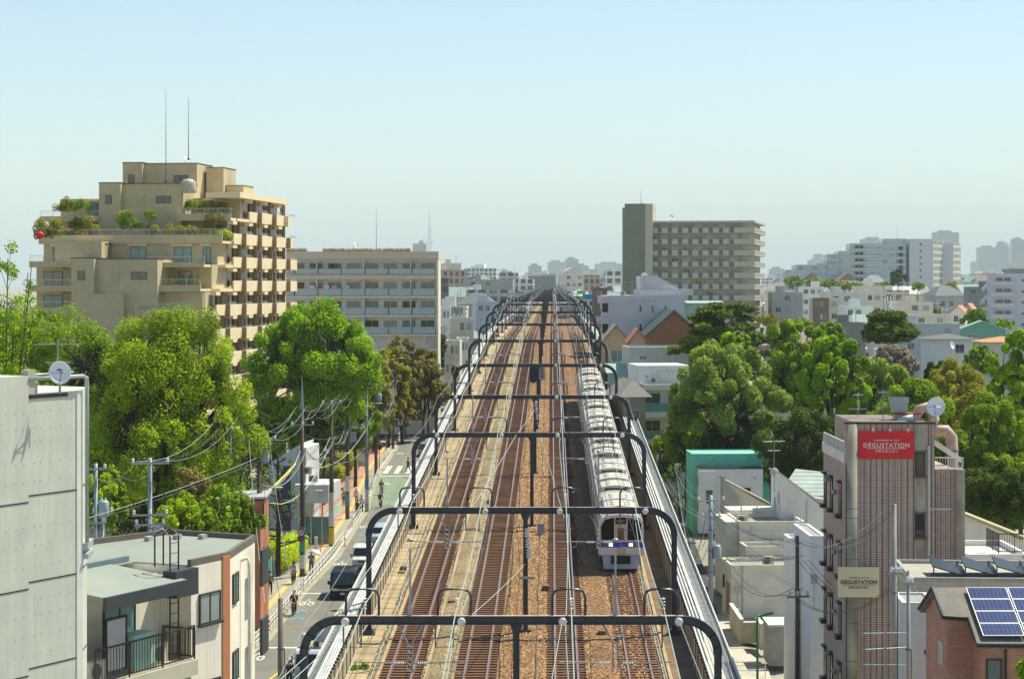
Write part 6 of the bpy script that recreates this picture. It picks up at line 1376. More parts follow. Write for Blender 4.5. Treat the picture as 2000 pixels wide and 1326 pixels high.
for x, yt, yb, w, mt, lab in ((1548, 541, 562, 36, 'mid', 'first round tree in the row before the stepped block'), (1590, 543, 563, 38, 'olive', 'second round tree in the row before the stepped block'), (1622, 545, 566, 30, 'mid', 'third tree in the row before the stepped block'), (1650, 549, 568, 34, 'olive', 'fourth olive tree in the row before the stepped block'), (1670, 549, 567, 20, 'bright', 'fifth bright tree in the row before the stepped block'), (1727, 550, 566, 20, 'bright', 'round bright tree before the stepped block centre'), (1793, 551, 567, 22, 'bright', 'round bright tree before the blank end wall'), (1754, 522, 562, 30, 'dark', 'tall dark conifer before the stepped block'), (1860, 551, 566, 30, 'olive', 'yellowish tree right of the blank end wall')):
    tr(x-w/2, x+w/2, yt, yb, 900, mt, x, lab, n=2500, size=1.3, clumps=24, z0=-13)
for i, (px, Y) in enumerate(((870, 620), (1180, 640), (1960, 520), (1820, 560), (1700, 620), (1560, 480), (1905, 480), (1500, 520), (880, 900))):
    tr(px-22*500/Y, px+22*500/Y, 600+12*(i % 3), 640, Y, ('mid', 'olive', 'bright')[i % 3], 200+i, f'garden tree among the distant roofs, {ORD[i]} one', n=2500, size=.8, clumps=24, z0=gz(Y))
# hedges, shrubs, roof garden
def shrub(loc, w, d, h, mat, seed, label, n=3000, size=.12, cat='shrub', name='shrub', rz=0, parent=None):
    rg = np.random.default_rng(seed); k = max(6, int(w*d*3)); C = np.stack([rg.uniform(-w/2*.85, w/2*.85, k), rg.uniform(-d/2*.85, d/2*.85, k), rg.uniform(h*.3, h*.8, k)], 1)
    me = leafmesh('foliage', C, np.full(k, min(h, w, d)*.32), n, size, LG[mat], rg, .6, .5)
    o = place(name, me, parent, loc, rz); tag(o, label, cat) if not parent else None; return o
shrub(G(548, 1118)+Vector((-.6, 4, 0)), 3.0, 12, 2.3, 'yel', 70, 'bright yellow-green clipped hedge behind the teal fence', 26000, .16, 'hedge', 'hedge', R(-3))
shrub(G(620, 942), 2.8, 3, 2.0, 'dark', 71, 'clipped dark hedge beside the white canopy', 5000, .16, 'hedge', 'hedge')
shrub(G(690, 930)+Vector((-1.8, 0, 0)), 2.6, 40, 2.0, 'olive', 72, 'long olive shrub bank along the red brick pavement', 26000, .2, 'hedge', 'hedge')
shrub(G(735, 880)+Vector((-2, 8, 0)), 2.4, 34, 2.6, 'mid', 73, 'green shrub bank at the far end of the red brick pavement', 16000, .22, 'hedge', 'hedge')
shrub(G(500, 1180)+Vector((-1.6, 3, 0)), 2.0, 5, 2.0, 'mid', 74, 'green shrub at the foot of the yellow hedge', 6000, .13)
shrub(P(1992, 1338, 66)+Vector((.2, 0, -1.1)), 1.1, 1.4, 1.9, 'bright', 75, 'bright green shrub top in the lower right corner', 9000, .1)
shrub(G(1270, 1000)+Vector((1.2, 0, 0)), 1.5, 10, 2.2, 'mid', 76, 'green shrubs between the right parapet wall and the lane', 7000, .16)
for i, (px, py, w, h, mt, lab) in enumerate(((130, 418, 2.6, 1.5, 'olive', 'orange-tinged shrubs on the upper left terrace of the tan apartment'), (158, 419, 1.6, 1.3, 'mid', 'green shrubs on the upper left terrace of the tan apartment'), (92, 460, 2.4, 1.5, 'olive', 'dome-clipped shrub at the left end of the garden terrace'), (120, 469, 5.0, .9, 'olive', 'clipped hedge along the left garden terrace'), (172, 467, 2.0, 2.2, 'olive', 'yellow-green bush right of the left terrace hedge'), (151, 456, 1.2, 1.6, 'dark', 'dark little tree behind the left terrace hedge'),
    (265, 468, 3.4, 2.9, 'mid', 'big round bush in the middle of the garden terrace'), (322, 468, 3.4, 1.3, 'olive', 'clipped hedge right of the big round bush'), (375, 468, 4.2, 1.1, 'olive', 'clipped hedge in the middle right of the garden terrace'), (415, 468, 1.6, 2.4, 'brown', 'reddish bush near the right end of the garden terrace'), (432, 470, 1.6, 1.0, 'yel', 'yellow-green bush at the right end of the garden terrace'), (388, 420, 2.4, 1.3, 'mid', 'green planting on the upper right terrace'), (412, 421, 1.8, 1.0, 'olive', 'ochre planting on the upper right terrace'), (435, 421, 1.4, 1.0, 'brown', 'reddish planting at the end of the upper right terrace'), (402, 574, 1.6, 1.6, 'pale', 'pale bush right of the little cypresses'), (312, 575, 1.6, 1.4, 'pale', 'pale bush left of the little cypresses'))):
    Yt = 268 if py > 440 else 272
    shrub(P(px, py-1, Yt-1.2), w*1.5, 1.6, h*1.45, mt, 300+i, lab, int(1100*w), .17)
for i, px in enumerate((331, 343, 360, 376, 387)):
    p = P(px, 567, 258.8); t = thing('cypress', f'small pointed golden cypress on the lower terrace, {ORD[i]} of five from the left', 'cypress', p, 0, 'cypresses on the terrace')
    rg = np.random.default_rng(i+80); C = [(0, 0, .2+.24*j) for j in range(8)]; place('foliage', leafmesh('foliage', C, [.42*(1-j/9) for j in range(8)], 900, .12, LG['olive'], rg, .8, .3), t)
    MB().lathe([(.2, -.3), (.26, 0)], 8).build('pot', M('terracotta', (.35, .15, .08), .8), t)
MB_ = MB(); MB_.ball((0, 0, .45), .5, .5, .45, 12, 7); o = MB_.build('red_cushion', M('cushion_red', (.65, .01, .05), .7, 0, .1, 3), None, True, P(78, 467, 258)); tag(o, 'round red object at the left end of the tan apartment garden terrace', 'ornament')
# pruned trees with stubby bare branches
def pruned(px, py, Y, h, seed, label, n=16):
    r = random.Random(seed); s = F/Y; t = thing('pruned_tree', label, 'tree', ((px-1000)/s, Y, -23)); 
    mb = MB(); mb.tube([(0, 0, -.5), (.05, 0, h*.5), (0, 0, h)], [.22, .18, .1], 7); mb.build('trunk', bark, t, True)
    mb = MB()
    for i in range(n):
        z = h*(.25+.72*i/n); a = r.uniform(0, 2*pi); L = (2.4-1.2*i/n)*r.uniform(.7, 1.1); e = Vector((L*cos(a), L*sin(a), z+.25)); mb.tube([(0, 0, z-.1), e*.6+Vector((0, 0, z*.4-.05)), e], [.07, .055, .04], 5)
        for j in range(5): q = e.lerp(Vector((0, 0, z)), r.uniform(0, .6)); mb.tube([q, q+Vector((r.uniform(-.3, .3), r.uniform(-.3, .3), r.uniform(.1, .45)))], .025, 4)
    mb.build('branch', bark, t, True)
    rg = np.random.default_rng(seed); place('crown', leafmesh('crown', [(rg.uniform(-1.6, 1.6), rg.uniform(-1.6, 1.6), rg.uniform(h*.3, h)) for _ in range(40)], [.25]*40, 700, .14, LG['mid'], rg, .3, .2), t)
pruned(543, 0, 172, 9.6, 1, 'pruned dark tree with stubby bare branches before the narrow grey building', 26)
pruned(470, 0, 168, 9, 2, 'pruned bare tree left of the utility pole by the orange brick house'); pruned(425, 0, 178, 9, 3, 'pruned bare tree near the foot of the tan apartment'); pruned(392, 0, 172, 8.5, 4, 'leftmost pruned bare tree behind the zelkova crown')
# ================================================================ STREETS
def sheet(name, pts, z, mat, px=True, kind='structure'):
    """flat sheet on the ground; px: corners given as seen, laid on the real ground"""
    v = [(lambda g: (g.x, g.y, z))(G(x, y)) if px else (x, y, z) for x, y in pts]
    o = MB().quad(*v).build(name, mat); 
    if o.data.polygons[0].normal.z < 0: o.data.flip_normals()
    return tag(o, kind=kind)
Z0 = -23.3
def rd(pts, h, name, mat): return sheet(name, pts, Z0+h, mat, False)
# main street, world coordinates (X, Y)
rd([(-16.4, 60), (-8.8, 60), (-6.5, 200), (-4, 340), (-14.5, 420), (-17.4, 420), (-16.9, 350), (-16.4, 290), (-15.2, 225), (-15.0, 185), (-15.9, 150)], .15, 'road', asphalt)
rd([(-30, 420), (-4, 345), (10, 700), (2, 700), (-14.5, 420)], .152, 'road', asphalt)
def kerbline(pts, w, h, name, mat, z=Z0):
    mb = MB()
    for p, q in zip(pts, pts[1:]):
        d = Vector((q[0]-p[0], q[1]-p[1])); n = Vector((-d.y, d.x)).normalized()*w/2
        a = [(p[0]-n.x, p[1]-n.y), (p[0]+n.x, p[1]+n.y), (q[0]+n.x, q[1]+n.y), (q[0]-n.x, q[1]-n.y)]; mb.prism(a, z, z+h)
    return tag(mb.build(name, mat), kind='structure')
KL = [(-16.9, 60), (-16.9, 133), (-16.2, 142), (-15.9, 165), (-15.1, 185), (-15.2, 226), (-16.5, 270), (-16.6, 300), (-17.0, 352), (-17.6, 410)]
kerbline(KL, .25, .3, 'kerb', conc_lt)
def offs(L, d): return [(x+d, y) for x, y in L]
side_m = M('pavement_grey', (.33, .31, .25), .9, 0, .15, .6, grain=.12); redbr = tile_mat('red_paving', (.5, .2, .13), (.46, .18, .12), (.3, .13, .09), .3, .3, .01)
redp = M('pavement_red', (.44, .25, .18), .9, 0, .12, .8, grain=.1)
rd(offs(KL[:5], -.12)+offs(KL[:5], -3.4)[::-1], .27, 'pavement', side_m)
rd(offs(KL[4:8], -.12)+offs(KL[4:8], -5.2)[::-1], .27, 'pavement', side_m)
rd([(-19.8, 190), (-16.8, 190), (-16.6, 226), (-17.6, 270), (-17.8, 305), (-19.8, 305), (-20.6, 270), (-20.3, 226)], .274, 'pavement_red', redp)
rd(offs(KL[1:9], -1.2)+offs(KL[1:9], -1.65)[::-1], .278, 'tactile_strip', tact_y)
for q in ((225, 229), (272, 275), (300, 303)): rd([(-18.2, q[0]), (-15.8, q[0]), (-15.8, q[0]+1), (-18.2, q[0]+1)], .282, 'tactile_strip', tact_y)
rd([(-27, 150), (-19.5, 170), (-19.6, 214), (-22.5, 214), (-24, 190), (-30, 165)], .29, 'side_lane', asphalt)
kerbline([(-22.6, 214), (-24.3, 190)], .3, 1.1, 'lane_edge_wall', conc_lt)
rd(offs(KL[2:9], .15)+offs(KL[2:9], .5)[::-1], .156, 'gutter', M('gutter_beige', (.36, .33, .24), .9, 0, .2))
rd(offs(KL[:3], .15)+offs(KL[:3], .45)[::-1], .156, 'gutter', M('gutter_beige', (.36, .33, .24), .9, 0, .2))
# green anti-slip zone, stop line, crossing
rd([(-14.9, 228), (-6.2, 228), (-5.4, 262), (-16.0, 262)], .158, 'anti_slip_zone', M('antislip_green', (.2, .27, .18), .9, 0, .15, .5, grain=.1))
def paint(name, pts, mat, h=.164): return rd(pts, h, name, mat)
paint('stop_line', [(-15.8, 263), (-6, 263), (-6, 264), (-15.9, 264)], line_w)
for k in range(7): x = -15.9+k*1.35; paint('crossing_stripe', [(x, 267), (x+.65, 267), (x+.65, 278), (x, 278)], line_w)
for Y in (138.6, 163): paint('stop_line', [(-15.9, Y), (-9.5, Y), (-9.5, Y+.5), (-15.9, Y+.5)], line_w)
mb = MB(); L = [(-14.6, 110), (-14.2, 128), (-13.4, 134), (-12.2, 156), (-11.2, 175)]
for p, q in zip(L, L[1:]): mb.quad((p[0]-.08, p[1], Z0+.165), (p[0]+.08, p[1], Z0+.165), (q[0]+.08, q[1], Z0+.165), (q[0]-.08, q[1], Z0+.165))
tag(mb.build('centre_line', yellow_p), kind='structure')
# bicycle lane marks: blue chevrons and white bicycles
def chev(x, y): 
    mb = MB(); mb.quad((x-.5, y, Z0+.17), (x-.5, y+.6, Z0+.17), (x, y+1.7, Z0+.17), (x, y+1.2, Z0+.17)); mb.quad((x, y+1.2, Z0+.17), (x, y+1.7, Z0+.17), (x+.5, y+.6, Z0+.17), (x+.5, y, Z0+.17)); tag(mb.build('lane_chevron', line_b), kind='structure')
def bike_mark(x, y):
    mb = MB()
    for cx, cy in ((x-.3, y), (x+.3, y)):
        for k in range(8):
            a, b = 2*pi*k/8, 2*pi*(k+1)/8; mb.quad((cx+.14*cos(a), cy+.6*sin(a), Z0+.171), (cx+.26*cos(a), cy+1.0*sin(a), Z0+.171), (cx+.26*cos(b), cy+1.0*sin(b), Z0+.171), (cx+.14*cos(b), cy+.6*sin(b), Z0+.171))
    for a, b in (((x-.3, y), (x, y+2)), ((x, y+2), (x+.3, y)), ((x-.25, y+1.9), (x+.2, y+2.0)), ((x-.1, y+2.8), (x+.15, y+2.7))): mb.quad((a[0]-.04, a[1]-.2, Z0+.172), (a[0]+.04, a[1]-.2, Z0+.172), (b[0]+.04, b[1]+.2, Z0+.172), (b[0]-.04, b[1]+.2, Z0+.172))
    tag(mb.build('bicycle_mark', line_w), kind='structure')
for x, Y0 in ((-15.9, 127), (-14.9, 150), (-14.2, 172), (-14.0, 200), (-14.7, 245), (-15.3, 290), (-15.6, 312)):
    chev(x, Y0); chev(x, Y0+3); bike_mark(x, Y0+8)
def ground_text(txt, x, y, sx, sy, mat, name='road_number'):
    c = bpy.data.curves.new(name, 'FONT'); c.body = txt; c.size = 1; c.align_x = 'CENTER'; o = bpy.data.objects.new(name, c); COL.link(o); o.location = (x, y, Z0+.17); o.scale = (sx, sy, 1); c.materials.append(mat); return tag(o, kind='structure')
ground_text('30', -12.4, 300, 1.6, 7, orange_p)
# right-hand lane and yards
rd([(9.8, 60), (13.0, 60), (13.2, 120), (14.3, 150), (15.6, 175), (17.2, 215), (12.8, 240), (11.5, 215), (10.2, 140)], .15, 'lane', asphalt_dk)
sheet('forecourt', [(1366, 1196), (1436, 1196), (1446, 1256), (1500, 1300), (1530, 1400), (1400, 1400)], Z0+.18, M('forecourt_beige', (.5, .46, .36), .9, 0, .15, .6, grain=.1))
sheet('forecourt', [(1436, 1190), (1520, 1190), (1530, 1262), (1450, 1250)], Z0+.185, M('forecourt_grey', (.36, .35, .3), .9, 0, .15, .6, grain=.1))
for y_, x0_, x1_ in ((1228, 1375, 1440), (1262, 1388, 1452), (1296, 1400, 1500)):
    g0, g1 = G(x0_, y_), G(x1_, y_); rd([(g0.x, g0.y), (g1.x, g1.y), (g1.x, g1.y+.25), (g0.x, g0.y+.25)], .19, 'paving_joint', M('joint_beige', (.3, .27, .2), .9))
# ------------------------------------------------ railings, guard pipes, cones
def guard(name, label, pts, h, mat, step, rails, cat='guardrail', slats=0, r=.03, group=None, post=.03, panel=None, z=Z0+.27):
    t = thing(name, label, cat, (pts[0][0], pts[0][1], z), 0, group); o = Vector((pts[0][0], pts[0][1], 0))
    P_ = [Vector((x, y, 0))-o for x, y in pts]; mbp = []; n = 0
    for k, hh in enumerate(rails): MB().tube([p+Vector((0, 0, hh)) for p in P_], r, 6).build('rail', mat, t)
    for p, q in zip(P_, P_[1:]):
        L = (q-p).length; k = max(1, round(L/step))
        for i in range(k+(q == P_[-1])):
            c = p.lerp(q, i/k); m = MB().tube([c+Vector((0, 0, -.1)), c+Vector((0, 0, h))], post, 6).build('post', mat, t); n += 1
        if panel: mb = MB(); d = (q-p).normalized(); nn = Vector((-d.y, d.x, 0))*.01; mb.add([p+Vector((0, 0, .12))-nn, q+Vector((0, 0, .12))-nn, q+Vector((0, 0, h-.06))-nn, p+Vector((0, 0, h-.06))-nn], [(0, 1, 2, 3)]); mb.build('fence_panel', panel, t)
        if slats:
            mb = MB(); k = int(L/slats)
            for i in range(k): c = p.lerp(q, (i+.5)/k); mb.tube([c+Vector((0, 0, .08)), c+Vector((0, 0, h-.04))], .012, 4)
            mb.build('baluster_panel', mat, t)
    return t
guard('guardrail', 'white three-rail guard beside the nearest stretch of pavement', [(-16.55, 134), (-16.1, 143), (-15.9, 152), (-15.75, 162)], .95, white_p, 1.6, (.3, .6, .9))
guard('guardrail', 'white pipe guardrail along the kerb beside the black van', [(-15.7, 164), (-15.5, 172), (-15.2, 184), (-15.1, 196)], .9, white_p, 2.4, (.45, .85), r=.035)
guard('guardrail', 'white pipe guardrail beside the group of people on the pavement', [(-15.1, 206), (-15.2, 222), (-15.3, 234)], .95, white_p, 2.2, (.45, .9), r=.035)
guard('guardrail', 'short white guardrail beside the crossing', [(-15.6, 243), (-16.1, 262)], .95, white_p, 3, (.45, .9), r=.04)
guard('guardrail', 'white guardrail just beyond the crossing', [(-16.6, 284), (-16.6, 300)], .95, white_p, 3, (.45, .9), r=.045)
guard('guardrail', 'farthest white guardrail along the street', [(-16.7, 318), (-17.0, 352)], 1.0, white_p, 3, (.45, .95), r=.05)
guard('fence', 'teal metal fence along the yellow-green hedge', [(-19.4, 150), (-19.2, 160), (-18.9, 172), (-18.6, 181)], 1.7, M('fence_teal', (.12, .38, .34), .5), 1.6, (.08, 1.65), 'fence', panel=M('fence_teal_panel', (.16, .42, .38), .6))
guard('fence', 'low white fence with pale green panels between the side lane and pavement', [(-18.3, 190), (-18.0, 205), (-17.6, 214), (-17.2, 220)], 1.15, white_p, 2, (.1, 1.1), 'fence', panel=M('fence_pale', (.5, .62, .52), .6, 0, .25, 1.5))
guard('fence', 'brown barred fence in front of the cream apartment side', [(-19.6, 118), (-19.6, 149)], 1.5, M('fence_brown', (.18, .13, .1), .6), 2, (.1, 1.45), 'fence', .16)
guard('barrier', 'low black barrier of thin bars by the nearest kerb', [(-17.1, 118), (-17.0, 133)], .9, black_p, 1.2, (.45, .88), 'barrier')
guard('guardrail', 'white pipe barrier on the forecourt at the lower right', [(12.9, 127.5), (14.9, 128)], 1.0, white_p, 3.5, (.5, 1.0), r=.04, z=Z0+.2)
guard('fence', 'white picket railing left of the side lane', [(-22.3, 190), (-21.5, 183)], 1.4, white_p, 1.4, (.1, .5, .9, 1.35), 'fence')
def cone(px, py, label, h=.8):
    t = thing('delineator_post', label, 'road post', G(px, py, Z0+.25)); MB().lathe([(.14, 0), (.15, .06), (.05, .1), (.045, h), (.02, h+.02)], 10).build('post', M('post_orange', (.75, .1, .04), .5), t, True)
    for z in (.35, .55): MB().lathe([(.052, z), (.052, z+.08)], 10).build('reflective_band', white_p, t)
cone(526, 1232, 'orange flexible post at the near end of the white guard'); cone(626, 1079, 'orange flexible post beside the teal fence end'); cone(674, 1066, 'orange flexible post at the start of the kerb guardrail', .75)
t = thing('bollard', 'thick white concrete post beside the end of the teal fence', 'bollard', G(617, 1078, Z0+.27)); MB().box(-.12, -.12, 0, .12, .12, 1.25).build('shaft', white_p, t); MB().box(-.14, -.14, 1.25, .14, .14, 1.32).build('cap', white_p, t)
# ------------------------------------------------ utility poles
steel_pole = M('pole_steel', (.3, .36, .4), .5, .4, .15, 2); wood_pole = M('pole_brown', (.14, .1, .075), .85, 0, .25, 1.5, streak=.2); conc_pole = M('pole_concrete', (.34, .34, .3), .8, 0, .15, 1, streak=.15)
signw = M('sign_white', (.7, .7, .68), .5, 0, .05)
POLES = {}
def pole(key, px, yt, Y, label, mat=wood_pole, arms=((.4, 1.6),), trafo=None, spike=0, lamp=None, ads=(), r=.15, zg=Z0, yaw=None, frame=False):
    p = P(px, yt, Y); h = p.z-zg; yaw = .25 if yaw is None else yaw
    t = thing('utility_pole', label, 'utility pole', (p.x, Y, zg), yaw)
    MB().tube([(0, 0, -.2), (0, 0, h*.5), (0, 0, h)], [r, r*.85, r*.68], 10).build('pole', mat, t, True)
    if spike: MB().tube([(0, 0, h), (0, 0, h+spike)], r*.75, 8, True, .02).build('spike', galv, t)
    for dz, w in arms:
        a = MB().box(-w/2, -.16, h-dz-.05, w/2, -.08, h-dz+.05).build('crossarm', galv, t)
        for k in range(3):
            x = -w/2+.12+k*(w-.24)/2; MB().lathe([(.03, 0), (.09, .05), (.045, .1), (.09, .15), (.05, .24)], 8, (x, -.12, h-dz+.05)).build('insulator', porcelain, a)
    if frame: mb = MB(); z = h-.1; mb.tube([(0, 0, z), (1.5, 0, z), (1.5, 0, z-1.1), (0, 0, z-1.1)], .05, 5); mb.tube([(.75, 0, z), (.75, 0, z-1.1)], .05, 5); mb.build('steel_frame', galv, t)
    if trafo:
        q = MB().lathe([(.26, 0), (.28, .08), (.28, .8), (.2, .9)], 12, (.42*(1 if trafo > 0 else -1), -.1, h-abs(trafo)-.9)).build('transformer', M('trafo_grey', (.33, .4, .43), .5, .1), t, True)
        for x in (-.1, .1): MB().lathe([(.04, 0), (.04, .15)], 6, (.42*(1 if trafo > 0 else -1)+x, -.1, h-abs(trafo))).build('bushing', porcelain, q)
    if lamp:
        z, s = lamp; m = MB(); m.tube([(0, 0, z-.3), (.5*s, -.1, z), (.9*s, -.1, z)], .03, 5); a = m.build('lamp_arm', galv, t)
        MB().ball((1.25*s, -.1, z), .42, .13, .07, 10, 6).build('lamp_head', M('lamp_green', (.42, .55, .2), .4), a, True)
    for z, hh, kind in ads:
        a = MB().lathe([(r*1.12, 0), (r*1.12, hh)], 12, (0, 0, z), cap=False).build('advert_band' if kind != 'stripe' else 'stripe_band', signw if kind in 'wt' else (M('ad_green', (.1, .35, .28), .6) if kind == 'g' else M('ad_blue', (.08, .25, .5), .6) if kind == 'b' else yellow_p), t)
        if kind == 't':
            for i, ch in enumerate('ランドマキヤ'):
                c = bpy.data.curves.new('lettering', 'FONT'); c.body = ch; c.size = .24; c.align_x = 'CENTER'; c.align_y = 'CENTER'; c.extrude = .004; c.materials.append(black_p if i < 2 else M('ink_red2', (.45, .03, .04), .6)); o = bpy.data.objects.new('lettering', c); COL.link(o); o.parent = a; o.location = (0, -r*1.12-.012, z+hh-.22-.26*i); o.rotation_euler = (R(90), 0, 0)
    mb = MB(); mb.tube([(r+.04, 0, .3), (r*.8+.04, 0, h*.75)], .025, 4)
    for i in range(3): mb.lathe([(r*.9+.02, 0), (r*.9+.02, .06)], 10, (0, 0, h*(.45+.15*i)), cap=False)
    mb.build('cable_riser', galv_dk, t)
    POLES[key] = (Vector((p.x, Y, zg)), h, yaw); return t
pole('a', 293, 895, 112, 'steel utility pole with a grey transformer and long crossarm, before the zelkova trunk', steel_pole, ((.25, 2.0), (3.4, 1.6), (2.9, 1.9)), .0 or 3.5, ads=())
pole('b', 187, 905, 118, 'short steel utility pole half hidden by the grey concrete building', steel_pole, ((.3, 1.2), (3.2, 1.2)), 2.0)
pole('b2', 200, 990, 121, 'low steel pole with insulators at the foot of the zelkova', steel_pole, ((.3, 1.2),))
pole('c', 506, 850, 150, 'brown utility pole with a wide crossarm, beside the orange brick house', wood_pole, ((.3, 2.4), (.9, 1.2)), 1.0, lamp=(9.3, 1), ads=((1.2, 3.4, 't'),), r=.19)
pole('d', 590, 800, 172, 'brown utility pole with a tall grey spike and the round traffic signs', wood_pole, ((1.2, 1.9),), None, 2.6, lamp=(7.0, 1), ads=((2.2, 2.0, 'g'), (.9, 1.1, 'w')), r=.2)
pole('e', 647, 782, 192, 'brown utility pole beside the pale green fence panels, with a narrow crossarm', wood_pole, ((.25, 1.8),), None, 0, lamp=(8.4, 1), ads=((2.0, 3.0, 't'), (.4, 1.5, 'stripe')), r=.2)
pole('f', 678, 760, 214, 'brown utility pole with a pointed top behind the group of people', wood_pole, ((1.1, 1.2),), None, 1.6, lamp=(9.5, 1), ads=((3.0, 1.5, 'w'), (1.6, 1.2, 'g')), r=.19)
pole('g', 716, 752, 222, 'light grey slim utility pole by the guardrail, with red and blue bands', conc_pole, ((.15, 1.8),), None, 0, lamp=(11.2, 1), ads=((1.0, 1.4, 't'), (2.6, .8, 'b')), r=.17)
pole('h', 734, 750, 262, 'brown utility pole with a small transformer behind the crossing mirror', wood_pole, ((.3, 1.2),), 1.2, 0, lamp=(14.0, 1), r=.19)
pole('i', 767, 742, 305, 'brown utility pole carrying white vertical adverts near the triangular crossing sign', wood_pole, ((.3, 1.4), (1.4, 1.0)), None, 0, lamp=(13, 1), ads=((6.5, 2.2, 'w'),), r=.2)
pole('j', 790, 700, 330, 'grey utility pole at the far bend of the street', conc_pole, ((.3, 1.6), (1.5, 1.2)), 2.2, 0, r=.2)
pole('k', 733, 690, 300, 'brown spiked pole in front of the olive trees', wood_pole, ((2.0, 1.6),), None, 2.2, r=.17)
pole('l', 767, 660, 345, 'slender grey pole before the long white apartment', conc_pole, ((.4, 1.8), (1.6, 1.8)), 1.2, 0, r=.16)
pole('m', 790, 655, 365, 'tall steel pole with many insulators, right of the brownish trees', steel_pole, ((.3, 2.4), (1.4, 2.0)), None, 0, r=.17)
pole('n', 858, 640, 372, 'dark utility pole with red and blue bands at the far left of the railway', wood_pole, ((.5, 1.8), (1.6, 1.4)), 1.6, 0, ads=((1.5, 2.5, 'b'),), r=.2)
pole('o', 888, 625, 420, 'utility pole among the small houses left of the railway', conc_pole, ((.4, 2.0), (1.4, 1.6)), 1.6, 0, r=.2)
pole('p', 905, 600, 480, 'farther utility pole among the small houses left of the railway', conc_pole, ((.4, 2.0), (1.4, 1.6)), None, 0, r=.2)
pole('q', 548, 1168, 98, 'plain short brown pole standing alone at the bottom, left of the bucket truck', M('pole_bare', (.2, .165, .13), .85, 0, .2, 1.5, streak=.2), (), None, 0, r=.17)
pole('r', 449, 805, 150, 'blue-grey steel pole with a square side frame, left of the pruned tree', steel_pole, (), None, 0, r=.13, frame=True)
# right side
pole('s', 1284, 876, 228, 'steel pole with a square side frame beside the right parapet wall', steel_pole, (), None, 0, r=.16, frame=True)
pole('t', 1322, 905, 208, 'slim grey pole with a side arm, left of the mint green house', conc_pole, ((.3, 1.2),), 3.0, 0, r=.16, yaw=1.0)
pole('u', 1388, 967, 145, 'steel utility pole with a transformer and tangled wires, beside the cream terraced house', steel_pole, ((.35, 1.9), (1.4, 1.4)), 3.3, 0, lamp=(5.0, 1), r=.2, yaw=.1)
pole('v', 1347, 1052, 164, 'short grey pole in front of the steel pole with the tangle of wires', conc_pole, ((.3, .9),), None, 0, lamp=(3.2, -1), r=.15)
pole('w', 1557, 1046, 108, 'dark brown utility pole with a bracket, left of the brown tiled building', wood_pole, ((3.0, 1.2),), None, 0, r=.13)
pole('x', 1747, 984, 88, 'tall grey concrete pole in front of the brown tiled building', conc_pole, ((2.8, .6),), None, 0, r=.115)
pole('y', 1774, 1114, 84, 'lower grey pole right of the tall concrete pole', conc_pole, ((.5, .4),), None, 0, r=.1)
t = thing('street_lamp', 'green street lamp with a slanting head in the yard at the lower right', 'street lamp', G(1468, 1330, Z0)+Vector((0, -3, 0))); MB().tube([(0, 0, 0), (0, 0, 4.4)], .07, 8).build('pole', M('lamp_pole_green', (.06, .3, .12), .5), t, True); q = MB().box(.1, -.12, 0, .95, .12, .12).build('lamp_head', M('lamp_pole_green', (.06, .3, .12), .5), t, loc=(0, 0, 4.2)); q.rotation_euler = (0, R(-14), 0)
# television antennas on a mast before the brown tiled building
for i, (py, yw) in enumerate(((1228, .1), (1258, .3), (1290, .0))): antenna(1730, py, 86, 1.2, f'yagi antenna {["at the top", "in the middle", "at the bottom"][i]} of the stack before the brown tiled building', yaw=yw)
# ------------------------------------------------ street wires
def top(k, u=0, dz=.4):
    o, h, yw = POLES[k]; return o+Vector((u*cos(yw), u*sin(yw), h-dz))
wm = [wire_m, wire_d, M('wire_grey', (.25, .28, .28), .6, 0, 0)]
def wires(seq, label, us=(-.7, 0, .7), dz=.15, s=.7, mat=None, r=.015):
    for i, u in enumerate(us):
        pts = []
        for a, b in zip(seq, seq[1:]):
            A = top(a, u, dz) if isinstance(a, str) else Vector(a)+Vector((u, 0, 0)); B = top(b, u, dz) if isinstance(b, str) else Vector(b)+Vector((u, 0, 0)); pts += sag(A, B, s, 7)[:-1]
        pts.append(B); o = MB().tube(pts, r, 4).build('power_line', mat or wm[i % 3]); tag(o, f'{ORD[i]+" " if len(us) > 1 else ""}{label}', 'cable', label)
wires(('q', 'c', 'd', 'e', 'f', 'g', 'h', 'i', 'j'), 'wire strung pole to pole along the left street'[:60], s=1.0)
wires(('c', 'd', 'e', 'f', 'h', 'i', 'l'), 'low telephone cable along the left street poles', (-.1, .2, .35), 3.2, 1.3, r=.03)
wires(('b', 'a', 'r', 'c'), 'wire slung past the zelkova trunk', s=.9); wires(('a', 'c'), 'lower wire from the transformer pole to the brown pole', (-.3, .3), 3.4, 1.2)
wires(('h', 'k', 'l', 'm', 'n', 'o', 'p'), 'wire in the far tangle left of the railway', (-.7, -.3, .2, .7), .3, 1.2)
wires(((-22, 60, -9), 'c'), 'long pale wire rising from the cream apartment roof', (0, .6), 1.5, .6)
wires(('c', 'e'), 'slack cable looping between the brown poles', (-.2,), 4.2, 2.2, r=.04); wires(('d', 'g'), 'dark cable across the pavement poles', (0,), 4.4, 1.5, r=.03); wires(('e', 'h'), 'diagonal cable over the red pavement', (0, .3), 5.4, 1.4, r=.02)
wires(((-20.5, 150, -16.5), (-17.0, 172, -14.0)), 'thick yellow sleeved cable above the clipped hedge', (0,), 0, .6, yellow_p, .1)
wires(('s', 't', 'u', 'w', 'x'), 'wire along the right lane poles', (-.5, 0, .5), .3, .8, r=.015); wires(('s', 'u'), 'bundle cable down the right lane', (-.2, .1, .3), 1.6, 1.2, r=.022); wires(('t', 'v', 'u'), 'slack cable between short right lane poles', (0, .3), .8, 1.1, r=.02)
